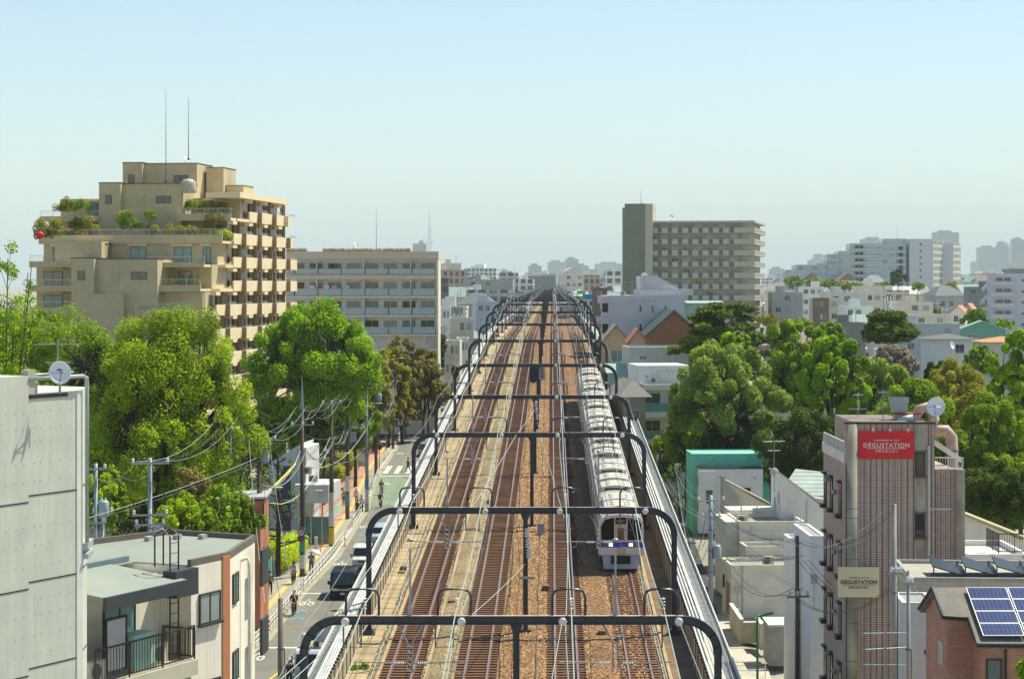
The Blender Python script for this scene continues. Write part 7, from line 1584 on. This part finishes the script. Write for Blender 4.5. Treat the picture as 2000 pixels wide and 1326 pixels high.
wires(('u', (24, 112, -15)), 'thin wire crossing in front of the cream terraced house', (0, .2, .4), 1.5, 1.0, wm[1], .012); wires(('u', (16.6, 104, -15.5)), 'service wire to the brown tiled building', (0, .3), 2.3, .8, wm[2], .012); wires(('w', 'x'), 'loose cable between the two poles before the brown tiled building', (0, .2), 3.2, .9, wm[1], .016)
wires(('x', (20, 60, -20)), 'stay wire down from the tall concrete pole', (0, .25), 2.6, .05, wm[0], .012)
wires(((-11.6, 62, -15), (-8.3, 88, -15)), 'pale wire sloping across the street at the bottom', (0, .5), 0, .2, wm[0], .02)
wires(('u', 'w'), 'dark sagging wire from the transformer pole toward the near pole', (-.5, -.2, .1, .4), 1.0, 1.3, wm[1], .014); wires(('u', 'w'), 'lower dark wire from the transformer pole toward the near pole', (-.2, .3), 2.6, 1.8, wm[1], .02)
wires(('w', (18.5, 103, -17)), 'dark wire from the near pole to the brown tiled building', (0, .3, .6), 1.2, .5, wm[1], .014); wires(('s', 't', 'v', 'u'), 'dark cable strung along the lane poles', (-.3, .3), 1.2, 1.6, wm[1], .02)
wires(('c', 'd', 'e', 'f', 'g', 'h', 'i', 'k'), 'thin upper wire over the left pavement', (-.4, .4), -.3, .8, wm[2], .013); wires(('d', 'g', 'i', 'l'), 'dark cable among the left pavement poles', (.1, .4), 2.0, 1.6, wm[1], .02)
# cable coil and boxes on the transformer pole
# ------------------------------------------------ signs
def disc_sign(px, py, Y, r, ring, face, label, slash=False, num=None, parent=None):
    t = thing('road_sign', label, 'road sign', P(px, py, Y)); MB().lathe([(r, 0), (r, .02)], 20, (0, 0, 0), 'y').build('sign_rim', ring, t); MB().lathe([(r*.74, -.01), (r*.74, .0)], 20, (0, 0, 0), 'y').build('sign_face', face, t)
    if slash: MB().add([(-r*.6, -.02, r*.45), (-r*.45, -.02, r*.6), (r*.6, -.02, -r*.45), (r*.45, -.02, -r*.6)], [(0, 1, 2, 3)]).build('slash', ring, t)
    if num: c = bpy.data.curves.new('lettering', 'FONT'); c.body = num; c.size = r*1.0; c.align_x = 'CENTER'; c.align_y = 'CENTER'; c.materials.append(M('ink_blue', (.02, .05, .3), .5)); o = bpy.data.objects.new('lettering', c); COL.link(o); o.parent = t; o.location = (0, -.02, 0); o.rotation_euler = (R(90), 0, 0)
sb = M('sign_blue2', (.03, .08, .42), .5); sr = M('sign_red2', (.6, .02, .02), .5)
disc_sign(588, 1040, 171.6, .3, sr, signw, 'round red-rimmed speed limit sign on the spiked pole', num='30'); disc_sign(588, 1051, 171.6, .3, sr, sb, 'round blue no parking sign below the speed limit sign', True)
disc_sign(733, 880, 261.6, .3, sr, sb, 'small round blue no parking sign at the far end of the pavement', True)
t = thing('road_sign', 'round sign seen from the back on a thin grey post beside the pavement', 'road sign', G(754, 888, Z0)); MB().tube([(0, 0, 0), (0, 0, 4.0)], .05, 6).build('post', galv, t); MB().lathe([(.42, 3.9-.0), (.42, 3.92)], 16, (0, 0, 0)).build('sign_back', galv_dk, t).rotation_euler = (0, 0, 0)
t.children[1].location = (0, -3.9, 3.9); t.children[1].rotation_euler = (R(-90), 0, 0)
mb = MB(); mb.tube([(-.25, -.03, 3.65), (.25, -.03, 4.15)], .03, 4); mb.tube([(.25, -.03, 3.65), (-.25, -.03, 4.15)], .03, 4); mb.tube([(0, -.03, 3.55), (0, -.03, 4.25)], .03, 4); mb.build('sign_brace', galv, t)
t = thing('crossing_sign', 'dark blue triangular pedestrian crossing sign on a curved arm over the street', 'road sign', P(782, 822, 300)); MB().prism([(-.85, -.75), (.85, -.75), (.08, .75), (-.08, .75)], 0, .06, 'y').build('sign_face', M('sign_navy', (.015, .02, .1), .5), t); mb = MB()
for x in (-.22, .2): mb.lathe([(.09, -.02), (.09, -.01)], 10, (x, 0, .12), 'y'); mb.prism([(x-.1, -.25), (x+.1, -.25), (x+.06, .02), (x-.06, .02)], -.02, -.01, 'y'); mb.prism([(x-.2, -.6), (x-.1, -.6), (x+.02, -.25), (x-.08, -.25)], -.02, -.01, 'y'); mb.prism([(x+.2, -.6), (x+.1, -.6), (x-.02, -.25), (x+.08, -.25)], -.02, -.01, 'y')
mb.build('pedestrian_symbol', white_p, t); MB().tube([(0, .1, .2), (-1.5, .1, .35), (-2.6, .1, .2), (-3.2, .1, -.8), (-3.3, .1, -6)], .05, 6).build('arm', galv, t)
t = thing('traffic_mirror', 'round orange-backed traffic mirror on an orange post beside the pavement', 'traffic mirror', G(741, 922, Z0)); MB().tube([(0, 0, 0), (0, 0, 3.2)], .06, 8).build('post', orange_p, t); MB().lathe([(.4, -.05), (.42, 0), (.3, .15)], 16, (0, 0, 3.2), 'y').build('mirror_hood', orange_p, t); MB().lathe([(.34, -.07), (.36, -.05)], 16, (0, 0, 3.2), 'y').build('mirror_glass', glass_d, t)
t = thing('info_board', 'pale blue notice board on two legs beside the red brick pavement', 'notice board', G(706, 917, Z0+.2)); MB().box(-.45, 0, .4, .45, .06, 2.1).build('board', M('board_blue', (.3, .5, .6), .5), t); MB().box(-.35, -.01, 1.0, .35, -.002, 1.9).build('poster', signw, t)
for x in (-.4, .4): MB().tube([(x, .03, 0), (x, .03, 1.2)], .03, 5).build('leg', galv, t)
for px, py, Y, lab in ((759, 778, 304, 'white vertical advert panel on the pole near the triangular sign'), (781, 776, 328, 'white vertical advert panel beneath the far grey pole')):
    t = thing('advert_panel', lab, 'sign', P(px, py, Y)); MB().box(-.3, 0, -1.0, .3, .1, 1.0).build('sign_panel', signw, t); MB().box(-.12, -.01, -.7, .12, -.002, .7).build('lettering', black_p, t)
t = thing('vending_sign', 'green and white shop banner at the far left of the railway', 'sign', P(852, 738, 350)); MB().box(-.8, 0, -1.6, .8, .15, 1.6).build('sign_panel', M('banner_green', (.05, .4, .15), .5), t); MB().box(-.8, -.01, .6, .8, -.002, 1.6).build('top_panel', signw, t)
t = thing('side_street_wall', 'dark red-brown wooden gate at the far bend of the street', 'gate', (-26, 375, Z0)); MB().box(0, 0, 0, 8.5, .2, 3.4).build('gate_panel', M('gate_red', (.2, .05, .03), .7), t); MB().box(8.5, -.1, 0, 9.1, .3, 4).build('gate_post', white_p, t)
# transformer box on the f pole
t = thing('pole_box', 'grey electrical box on the pole beside the light grey slim pole', 'electrical box', P(690, 853, 213.5)); MB().box(-.28, -.2, -.5, .28, .2, .5).build('box', M('trafo_grey', (.33, .4, .43), .5), t); MB().box(-.1, -.23, -.2, .1, -.2, .3).build('door', galv, t)
# ------------------------------------------------ vehicles
tyre = M('tyre', (.02, .02, .02), .9, 0, .1); rim = M('rim', (.3, .3, .3), .4, .7); headl = M('lamp_glass', (.6, .62, .6), .15, .2)
def profile_body(mb, prof, w, inset=.0):
    n = len(prof); mb.prism([(y, z) for y, z in prof], -w/2, w/2, 'x')
def van(loc, label, body, L=4.7, w=1.88, h=2.0, kind='van', rz=0, plate='white', trim=None, lower=None):
    t = thing(kind if kind != 'kei' else 'mini_van', label, 'van', loc, rz)
    # nose toward -Y (toward the camera)
    if kind == 'car': prof = [(0, .3), (-.02, .75), (.9, .95), (1.6, h), (L-.9, h), (L-.3, 1.0), (L, .9), (L, .3)]
    elif kind == 'kei': prof = [(0, .3), (-.03, .95), (.55, 1.1), (.85, h-.08), (1.1, h), (L-.1, h), (L, 1.0), (L, .3)]
    else: prof = [(0, .3), (-.04, .7), (.1, 1.02), (.75, h-.12), (1.1, h), (L-.12, h-.02), (L, h-.5), (L, .3)]
    mb = MB(); mb.prism(prof, -w/2, w/2, 'x'); b = mb.build('body', body, t); m = b.modifiers.new('b', 'BEVEL'); m.width = .09; m.segments = 3; m.limit_method = 'ANGLE'; m.angle_limit = .5
    for p in b.data.polygons: p.use_smooth = True
    # windscreen lies along the slanted front face
    i = {'car': 2, 'kei': 2, 'van': 2}[kind]; (y0, z0), (y1, z1) = prof[i], prof[i+1]
    d = Vector((0, y1-y0, z1-z0)); nrm = Vector((0, -d.z, d.y)).normalized()*.015
    a = Vector((0, y0, z0))+d*.1+nrm; c = Vector((0, y0, z0))+d*.93+nrm; q = w*.44
    MB().add([a+Vector((-q, 0, 0)), a+Vector((q, 0, 0)), c+Vector((q*.9, 0, 0)), c+Vector((-q*.9, 0, 0))], [(0, 1, 2, 3)]).build('windscreen', M('glass_screen', (.02, .045, .045), .15, 0, .2, spec=.4), t)
    for s in (-1, 1):
        zb, zt = (1.1, h-.15) if kind != 'car' else (1.0, h-.12); x = s*(w/2+.012)
        MB().add([(x, y0+.35+(y1-y0)*.4, zb), (x, L-.3, zb), (x, L-.3, zt), (x, y1+.1, zt)], [(0, 1, 2, 3)]).build('side_window', glass_d, t)
        MB().box(s*w*.30-.2, -.06, .7, s*w*.30+.2, -.02, .88).build('headlight', headl, t)
        MB().box(s*(w/2+.02), .75, 1.05, s*(w/2+.22), .87, 1.32).build('mirror', trim or black_p, t)
        for yy in (.85, L-.95):
            k = MB().lathe([(.31, -.1), (.32, -.08), (.32, .1), (.31, .12)], 16, (0, 0, 0), 'x').build('wheel', tyre, t, loc=(s*(w/2-.08), yy, .32)); MB().lathe([(.2, .12), (.19, .135)] if s > 0 else [(.19, -.135), (.2, -.12)], 12, (0, 0, 0), 'x').build('rim', rim, k)
    MB().box(-w*.42, -.075, .35, w*.42, -.03, .5).build('bumper', lower or body, t)
    MB().box(-.17, -.09, .42, .17, -.075, .58).build('number_plate', signw if plate == 'white' else yellow_p, t)
    MB().box(-w*.2, -.055, .72, w*.2, -.03, .84).build('grille', M('chrome', (.5, .5, .5), .2, .9) if kind == 'van' else black_p, t)
    if kind == 'van':
        mb = MB()
        for k in range(7): x = -w*.36+k*w*.12; mb.box(x-.02, 1.2, h-.01, x+.02, L-.2, h+.015)
        mb.build('roof_rib', trim or body, t)
    for s in (-.3, .3): MB().tube([(s-.25, y0-.03, z0+.08), (s+.15, y0+.05, z0+.22)], .012, 4).build('wiper', black_p, t)
    return t
dkpaint = M('paint_black', (.008, .01, .016), .25, .1, 0, spec=.4); wpaint = M('paint_white', (.68, .7, .7), .3, 0, .03); bpaint = M('paint_paleblue', (.45, .55, .62), .3, .2, .03)
van(G(669, 1172, Z0+.15)+Vector((0, 0, 0)), 'black delivery van driving toward the camera on the left street', dkpaint, w=1.9, trim=dkpaint)
van(G(705, 1115, Z0+.15), 'small white boxy van with a yellow plate behind the black van', wpaint, 3.4, 1.48, 1.9, 'kei', plate='yellow', lower=M('bumper_dark', (.08, .08, .08), .5))
van(G(742, 1068, Z0+.15), 'pale blue-white minivan partly hidden behind the portal post', bpaint, 4.2, 1.7, 1.75, 'kei')
van(G(829, 893, Z0+.15), 'dark-windowed van far up the street beneath the third portal', M('paint_silver', (.3, .32, .34), .3, .4), 4.4, 1.75, 1.9, 'van')
def bucket_truck():
    t = thing('bucket_truck', 'white aerial bucket truck with a folded boom at the bottom of the street', 'truck', G(603, 1336, Z0+.15), R(-2))
    w = 1.72
    b = MB().prism([(0, .35), (-.05, 1.0), (.18, 1.75), (.35, 1.95), (1.5, 1.95), (1.5, .35)], -w/2, w/2, 'x').build('cab', wpaint, t); m = b.modifiers.new('b', 'BEVEL'); m.width = .08; m.segments = 3; m.limit_method = 'ANGLE'; m.angle_limit = .5
    MB().add([(-.78, -.06, 1.06), (.78, -.06, 1.06), (.72, .15, 1.7), (-.72, .15, 1.7)], [(0, 1, 2, 3)]).build('windscreen', M('glass_screen', (.02, .045, .045), .15, 0, .2, spec=.4), t)
    MB().box(-w/2, 1.6, .6, w/2, 4.6, .85).build('flatbed', M('bed_grey', (.3, .3, .3), .6), t); MB().box(-.5, 1.7, .85, .5, 2.9, 1.6).build('equipment_box', wpaint, t)
    a = MB(); a.tube([(0, 3.6, 1.0), (0, 3.5, 2.0), (.1, 2.2, 2.45), (.2, .6, 2.6)], .17, 8); a.build('boom', M('boom_dark', (.06, .07, .07), .5), t); MB().lathe([(.34, 0), (.34, .5)], 14, (0, 3.6, .85)).build('turntable', wpaint, t)
    bk = MB(); bk.box(-.75+.9, 1.0, 2.3, .35+.9, 1.9, 2.36)
    for bx in ((.15, 1.0, 2.3, .19, 1.9, 3.2), (1.21, 1.0, 2.3, 1.25, 1.9, 3.2), (.15, 1.0, 2.3, 1.25, 1.04, 3.2), (.15, 1.86, 2.3, 1.25, 1.9, 3.2)): bk.box(*bx)
    bk.build('bucket', wpaint, t); MB().lathe([(.22, 0), (.28, .05), (.28, .5), (.15, .6)], 14, (-.35, 1.4, 2.15)).build('winch_cover', wpaint, t, True)
    for s in (-1, 1):
        MB().box(s*.62-.14, -.1, .62, s*.62+.14, -.04, .8).build('headlight', headl, t); MB().box(s*.95, .0, 1.2, s*1.12, .1, 1.6).build('mirror', black_p, t)
        for yy in (.7, 3.8): MB().lathe([(.34, -.1), (.35, .0), (.34, .1)], 16, (0, 0, 0), 'x').build('wheel', tyre, t, loc=(s*.75, yy, .35))
    MB().box(-.84, -.1, .35, .84, -.04, .55).build('bumper', wpaint, t); MB().box(-.17, -.12, .42, .17, -.1, .56).build('number_plate', signw, t)
bucket_truck()
t = thing('parked_trolley', 'dark covered cart beside the roadside at the far street bend', 'cart', G(850, 790, Z0)); MB().box(-1, 0, .4, 1, 2.4, 1.9).build('cover', M('cover_grey', (.2, .24, .27), .6), t); [MB().lathe([(.28, 0), (.28, .15)], 12, (0, 0, 0), 'x').build('wheel', tyre, t, loc=(s*.9, .5, .3)) for s in (-1, 1)]
# ------------------------------------------------ people
skin = M('skin', (.5, .31, .22), .6, 0, .05); hairm = M('hair_black', (.02, .016, .014), .6)
def skinned(name, verts, edges, radii, mat, parent, lv=1):
    me = bpy.data.meshes.new(name); me.from_pydata(verts, edges, []); o = bpy.data.objects.new(name, me); COL.link(o); o.parent = parent; me.materials.append(mat)
    o.modifiers.new('skin', 'SKIN').use_smooth_shade = True
    if not me.skin_vertices: me.skin_vertices.new()
    for i, r in enumerate(radii):
        me.skin_vertices[0].data[i].radius = r if isinstance(r, tuple) else (r, r)
    me.skin_vertices[0].data[0].use_root = True
    s = o.modifiers.new('sub', 'SUBSURF'); s.levels = lv; s.render_levels = lv; return o
def person(loc, label, top_m, leg_m, rz=0, stride=.0, pose='stand', hat=None, bag=None, h=1.68, skirt=False, sleeve=True, longhair=False, group=None, hairmat=None):
    t = thing('person', label, 'person', loc, rz, group); k = h/1.7; t.scale = (k, k, k)
    sit = pose == 'bike'
    pz = .93 if not sit else .98; st = stride
    # body: one continuous skin-coloured figure
    if sit: hipL, kneeL, footL = (.1, 0, pz), (.13, -.42, .78), (.12, -.30, .32); kneeR, footR = (-.13, -.36, .62), (-.12, -.28, .14); sh = (0, -.18, 1.42); hd = (0, -.26, 1.62); elL, haL = (.25, -.36, 1.18), (.24, -.62, 1.06)
    else: hipL, kneeL, footL = (.09, 0, pz), (.1, -.04+st*.18, .48), (.1, st*.32, .07); kneeR, footR = (-.1, -.04-st*.16, .48), (-.1, -st*.32, .07); sh = (0, 0, 1.42); hd = (0, -.02, 1.62); elL, haL = (.25, .02-st*.1, 1.14), (.27, -.1-st*.15, .9)
    arm2 = (-elL[0], elL[1]+st*.2, elL[2]), (-haL[0], haL[1]+st*.3, haL[2])
    if pose == 'parasol': arm2 = ((-.26, -.1, 1.2), (-.2, -.3, 1.38))
    V = [(0, 0, pz), (0, sh[1]*.5, 1.18), sh, (0, (sh[1]+hd[1])/2, 1.51), hd, (hd[0], hd[1], hd[2]+.1),
         (.1, 0, pz-.06), kneeL, footL, (footL[0], footL[1]-.16, footL[2]-.03), (-.1, 0, pz-.06), kneeR, footR, (footR[0], footR[1]-.16, footR[2]-.03),
         (.18, sh[1], sh[2]), elL, haL, (haL[0], haL[1]-.08, haL[2]-.07), (-.18, sh[1], sh[2]), arm2[0], arm2[1], (arm2[1][0], arm2[1][1]-.08, arm2[1][2]-.05)]
    E = [(0, 1), (1, 2), (2, 3), (3, 4), (4, 5), (0, 6), (6, 7), (7, 8), (8, 9), (0, 10), (10, 11), (11, 12), (12, 13), (2, 14), (14, 15), (15, 16), (16, 17), (2, 18), (18, 19), (19, 20), (20, 21)]
    Rr = [(.15, .11), (.14, .1), (.13, .09), .055, (.082, .095), (.07, .08), .085, .055, .04, .035, .085, .055, .04, .035, .06, .042, .032, .028, .06, .042, .032, .028]
    skinned('body', V, E, Rr, skin, t)
    # clothes follow the same joints, slightly fuller
    V2 = [V[1], V[0], V[2], V[14], V[15], V[16], V[18], V[19], V[20]]; V2[5] = tuple(Vector(V[15]).lerp(Vector(V[16]), .85 if sleeve else .1)); V2[8] = tuple(Vector(V[19]).lerp(Vector(V[20]), .85 if sleeve else .1))
    skinned('top', V2, [(0, 1), (0, 2), (2, 3), (3, 4), (4, 5), (2, 6), (6, 7), (7, 8)], [(.175, .125), (.18, .14), (.15, .105), .08, .06, .05, .08, .06, .05], top_m, t)
    V3 = [V[0], V[6], V[7], tuple(Vector(V[7]).lerp(Vector(V[8]), .92)), V[10], V[11], tuple(Vector(V[11]).lerp(Vector(V[12]), .92))]
    skinned('skirt' if skirt else 'trousers', V3, [(0, 1), (1, 2), (2, 3), (0, 4), (4, 5), (5, 6)], [(.17, .13), (.12 if skirt else .105), (.14 if skirt else .078), .06, (.12 if skirt else .105), (.14 if skirt else .078), .06], leg_m, t)
    MB().ball((hd[0], hd[1]+.02, hd[2]+.075), .1, .115, .11, 12, 8).build('hair', hairmat or hairm, t, True)
    if longhair: MB().ball((hd[0], hd[1]+.06, hd[2]-.03), .11, .08, .16, 10, 6).build('hair', hairm, t, True)
    mb = MB(); 
    for s in (-1, 1): mb.ball((hd[0]+s*.032, hd[1]-.088, hd[2]+.04), .012, .008, .01, 6, 4)
    mb.build('eyes', black_p, t); MB().ball((hd[0], hd[1]-.1, hd[2]+.01), .013, .02, .02, 6, 4).build('nose', skin, t); MB().box(-.022+hd[0], hd[1]-.09, hd[2]-.035, .022+hd[0], hd[1]-.08, hd[2]-.025).build('mouth', M('lips', (.35, .1, .08), .6), t)
    for s in (-1, 1): MB().ball((hd[0]+s*.085, hd[1]+.0, hd[2]+.02), .015, .025, .03, 6, 4).build('ear', skin, t)
    for e in (17, 21):
        for j in range(4): q = Vector(V[e]); MB().tube([q+Vector((-.024+.016*j, 0, .01)), q+Vector((-.024+.016*j, -.035, -.03)), q+Vector((-.024+.016*j, -.03, -.065+.008*abs(j-1.5)))], .009, 5).build('finger', skin, t)
        q = Vector(V[e]); MB().tube([q+Vector((.03, 0, .03)), q+Vector((.05, -.04, .0))], .011, 5).build('thumb', skin, t)
    for fz in (9, 13): q = Vector(V[fz]); MB().ball((q.x, q.y+.07, q.z+.0), .05, .14, .05, 10, 6).build('shoe', black_p, t, True)
    if hat: MB().lathe([(.13, 0), (.125, .03), (.105, .1), (.04, .15)], 14, (hd[0], hd[1]+.01, hd[2]+.06)).build('cap', hat, t, True); MB().box(hd[0]-.07, hd[1]-.2, hd[2]+.065, hd[0]+.07, hd[1]-.1, hd[2]+.08).build('cap_brim', hat, t)
    if bag: b_ = thing('backpack', 'backpack worn by the '+label.split(',')[0][:60], 'bag', (0, 0, 0)) if False else MB().box(-.15, sh[1]+.1, 1.02, .15, sh[1]+.26, 1.42).build('backpack', bag, t)
    return t
def bicycle(loc, label, rz=0, basket=True):
    t = thing('bicycle', label, 'bicycle', loc, rz); fr = M('bike_frame', (.1, .1, .1), .4, .5)
    for y, nm in ((-.75, 'wheel'), (.3, 'wheel')):
        mb = MB(); mb.tube([(0, y+.31*cos(2*pi*i/16), .33+.31*sin(2*pi*i/16)) for i in range(17)], .02, 5)
        w = mb.build(nm, tyre, t); mb = MB()
        for i in range(8): a = pi*i/8*2; mb.tube([(0, y, .33), (0, y+.3*cos(a), .33+.3*sin(a))], .004, 3)
        mb.build('spokes', galv, w)
    mb = MB(); mb.tube([(0, -.75, .33), (0, -.62, .95), (0, -.6, 1.02)], .018, 5); mb.tube([(0, -.66, .75), (0, -.15, .3), (0, .3, .33), (0, .05, .85), (0, -.15, .3)], .018, 5); mb.build('frame', fr, t)
    MB().tube([(-.27, -.5, 1.04), (-.05, -.6, 1.02), (.05, -.6, 1.02), (.27, -.5, 1.04)], .014, 5).build('handlebar', fr, t); MB().ball((0, .06, .9), .1, .15, .04, 8, 5).build('saddle', black_p, t)
    if basket: MB().lathe([(.13, 0), (.18, .22)], 8, (0, -.85, .75)).build('basket', M('basket', (.2, .16, .1), .8), t)
    return t
def cl(n, c): return M('cloth_'+n, c, .9, 0, .12, 8)
gp = lambda px, py: G(px, py, Z0+.28)
gr_ = lambda px, py: G(px, py, Z0+.16)
l = gr_(575, 1200); bicycle(l, 'bicycle ridden by the person in the black and red jacket'); person(l+Vector((0, .06, -.02)), 'person in a black and red jacket riding a bicycle toward the camera', cl('blackred', (.05, .02, .02)), cl('black', (.02, .02, .022)), pose='bike')
MB().box(-.19, -.36, 1.2, .19, -.3, 1.32).build('jacket_panel', cl('red', (.5, .03, .03)), bpy.data.objects[[o.name for o in bpy.data.objects if o.get('label', '').startswith('person in a black and red')][0]])
l = gp(574, 1139); bicycle(l, 'bicycle with a front basket on the pavement beside the teal fence'); person(l+Vector((0, .06, -.02)), 'person in a pale blouse riding a basket bicycle on the pavement', cl('paleblue', (.55, .62, .64)), cl('black', (.02, .02, .022)), pose='bike', longhair=True)
person(gp(527, 1160), 'person in black trousers and dark top walking away on the near pavement', cl('darkbrown', (.09, .07, .05)), cl('black', (.02, .02, .022)), pi, .6, bag=cl('tan', (.25, .2, .12)))
person(gp(608, 1119), 'person in a beige coat walking under a white parasol', cl('greybeige', (.35, .33, .28)), cl('jeans', (.1, .14, .22)), 0, .3, 'parasol')
q = G(608, 1119, Z0+.28); t = thing('parasol', 'white parasol with a dark underside held above the pavement', 'parasol', q+Vector((-.2+.5, -.3, 1.38))); t.rotation_euler = (R(8), R(22), 0)
MB().tube([(0, 0, -.1), (0, 0, .55)], .012, 5).build('shaft', galv, t); e = MB().lathe([(.5, .3), (.42, .42), (.25, .5), (.02, .56)], 10, cap=False).build('canopy', [white_p], t); MB().lathe([(.49, .295), (.41, .41), (.24, .49), (.02, .55)], 10, cap=False).build('lining', black_p, t)
person(gp(646, 1048), 'person all in black standing in the side lane beside the advert pole', cl('black', (.02, .02, .022)), cl('black', (.02, .02, .022)), .6, .1)
person(gp(672, 988), 'person in a grey shirt and white cap on the red pavement', cl('grey', (.4, .38, .34)), cl('darkbrown', (.09, .07, .05)), 0, .3, hat=white_p, sleeve=False)
person(gp(696, 985), 'person in a white shirt and white cap, tallest of the group on the pavement', cl('white', (.68, .68, .66)), cl('khaki', (.3, .26, .18)), .4, .2, hat=white_p)
person(gp(698, 1009), 'person in a cream jacket with a dark backpack walking away, nearest of the group', cl('cream', (.55, .52, .4)), cl('black', (.02, .02, .022)), pi, .5, bag=cl('bag', (.06, .07, .06)))
person(gp(706, 1000), 'person in a pale shirt at the right of the group on the pavement', cl('white', (.68, .68, .66)), cl('black', (.02, .02, .022)), pi, .3)
l = gr_(745, 966); bicycle(l, 'farther of the two bicycles riding up the street', pi, False); person(l+Vector((0, -.06, -.02)), 'person in a rust-brown top cycling away, farther of the two', cl('rust', (.28, .09, .05)), cl('khaki', (.3, .26, .18)), pi, 0, 'bike', hat=cl('straw', (.5, .45, .35)))
l = gr_(743, 992); bicycle(l, 'nearer of the two bicycles riding up the street', pi, False); person(l+Vector((0, -.06, -.02)), 'person in a red jacket with a backpack cycling away, nearer of the two', cl('red', (.5, .03, .03)), cl('khaki', (.3, .26, .18)), pi, 0, 'bike', bag=cl('bag', (.06, .07, .06)), hat=cl('straw', (.5, .45, .35)))
person(gp(710, 893), 'person in black walking far along the red pavement beside the shrubs', cl('black', (.02, .02, .022)), cl('black', (.02, .02, .022)), pi, .4, longhair=True)
person(gr_(797, 921), 'person in black crossing the street next to the parapet wall', cl('black', (.02, .02, .022)), cl('black', (.02, .02, .022)), pi/2, .9)
person(gr_(565, 1345), 'person in a white helmet and dark uniform standing by the bucket truck', cl('navy', (.03, .04, .06)), cl('navy', (.03, .04, .06)), 0, .1, hat=white_p, h=1.7)
for px, py, w, r_ in ((700, 1180, 0, 0),): pass
# weeds on the trackside
for px, py, i in ((695, 1322, 0), (712, 1316, 1), (838, 1322, 2)):
    Y = 111; x = (px-1000)/F*Y; shrub((x, Y, railz(Y)-.3), .5, .5, .4, 'bright', 400+i, f'small green weed tuft beside the left track, {ORD[i]} one', 260, .09, 'weed', 'weed_tuft')

# lettering becomes real mesh
dg = bpy.context.evaluated_depsgraph_get(); dg.update()
for o in [o for o in bpy.data.objects if o.type == 'FONT']:
    me = bpy.data.meshes.new_from_object(o.evaluated_get(dg)); n = bpy.data.objects.new('lettering' if o.parent else 'road_number', me); COL.link(n)
    n.parent = o.parent; n.location = o.location; n.rotation_euler = o.rotation_euler; n.scale = o.scale
    if not o.parent: n['kind'] = 'structure'
    bpy.data.objects.remove(o)
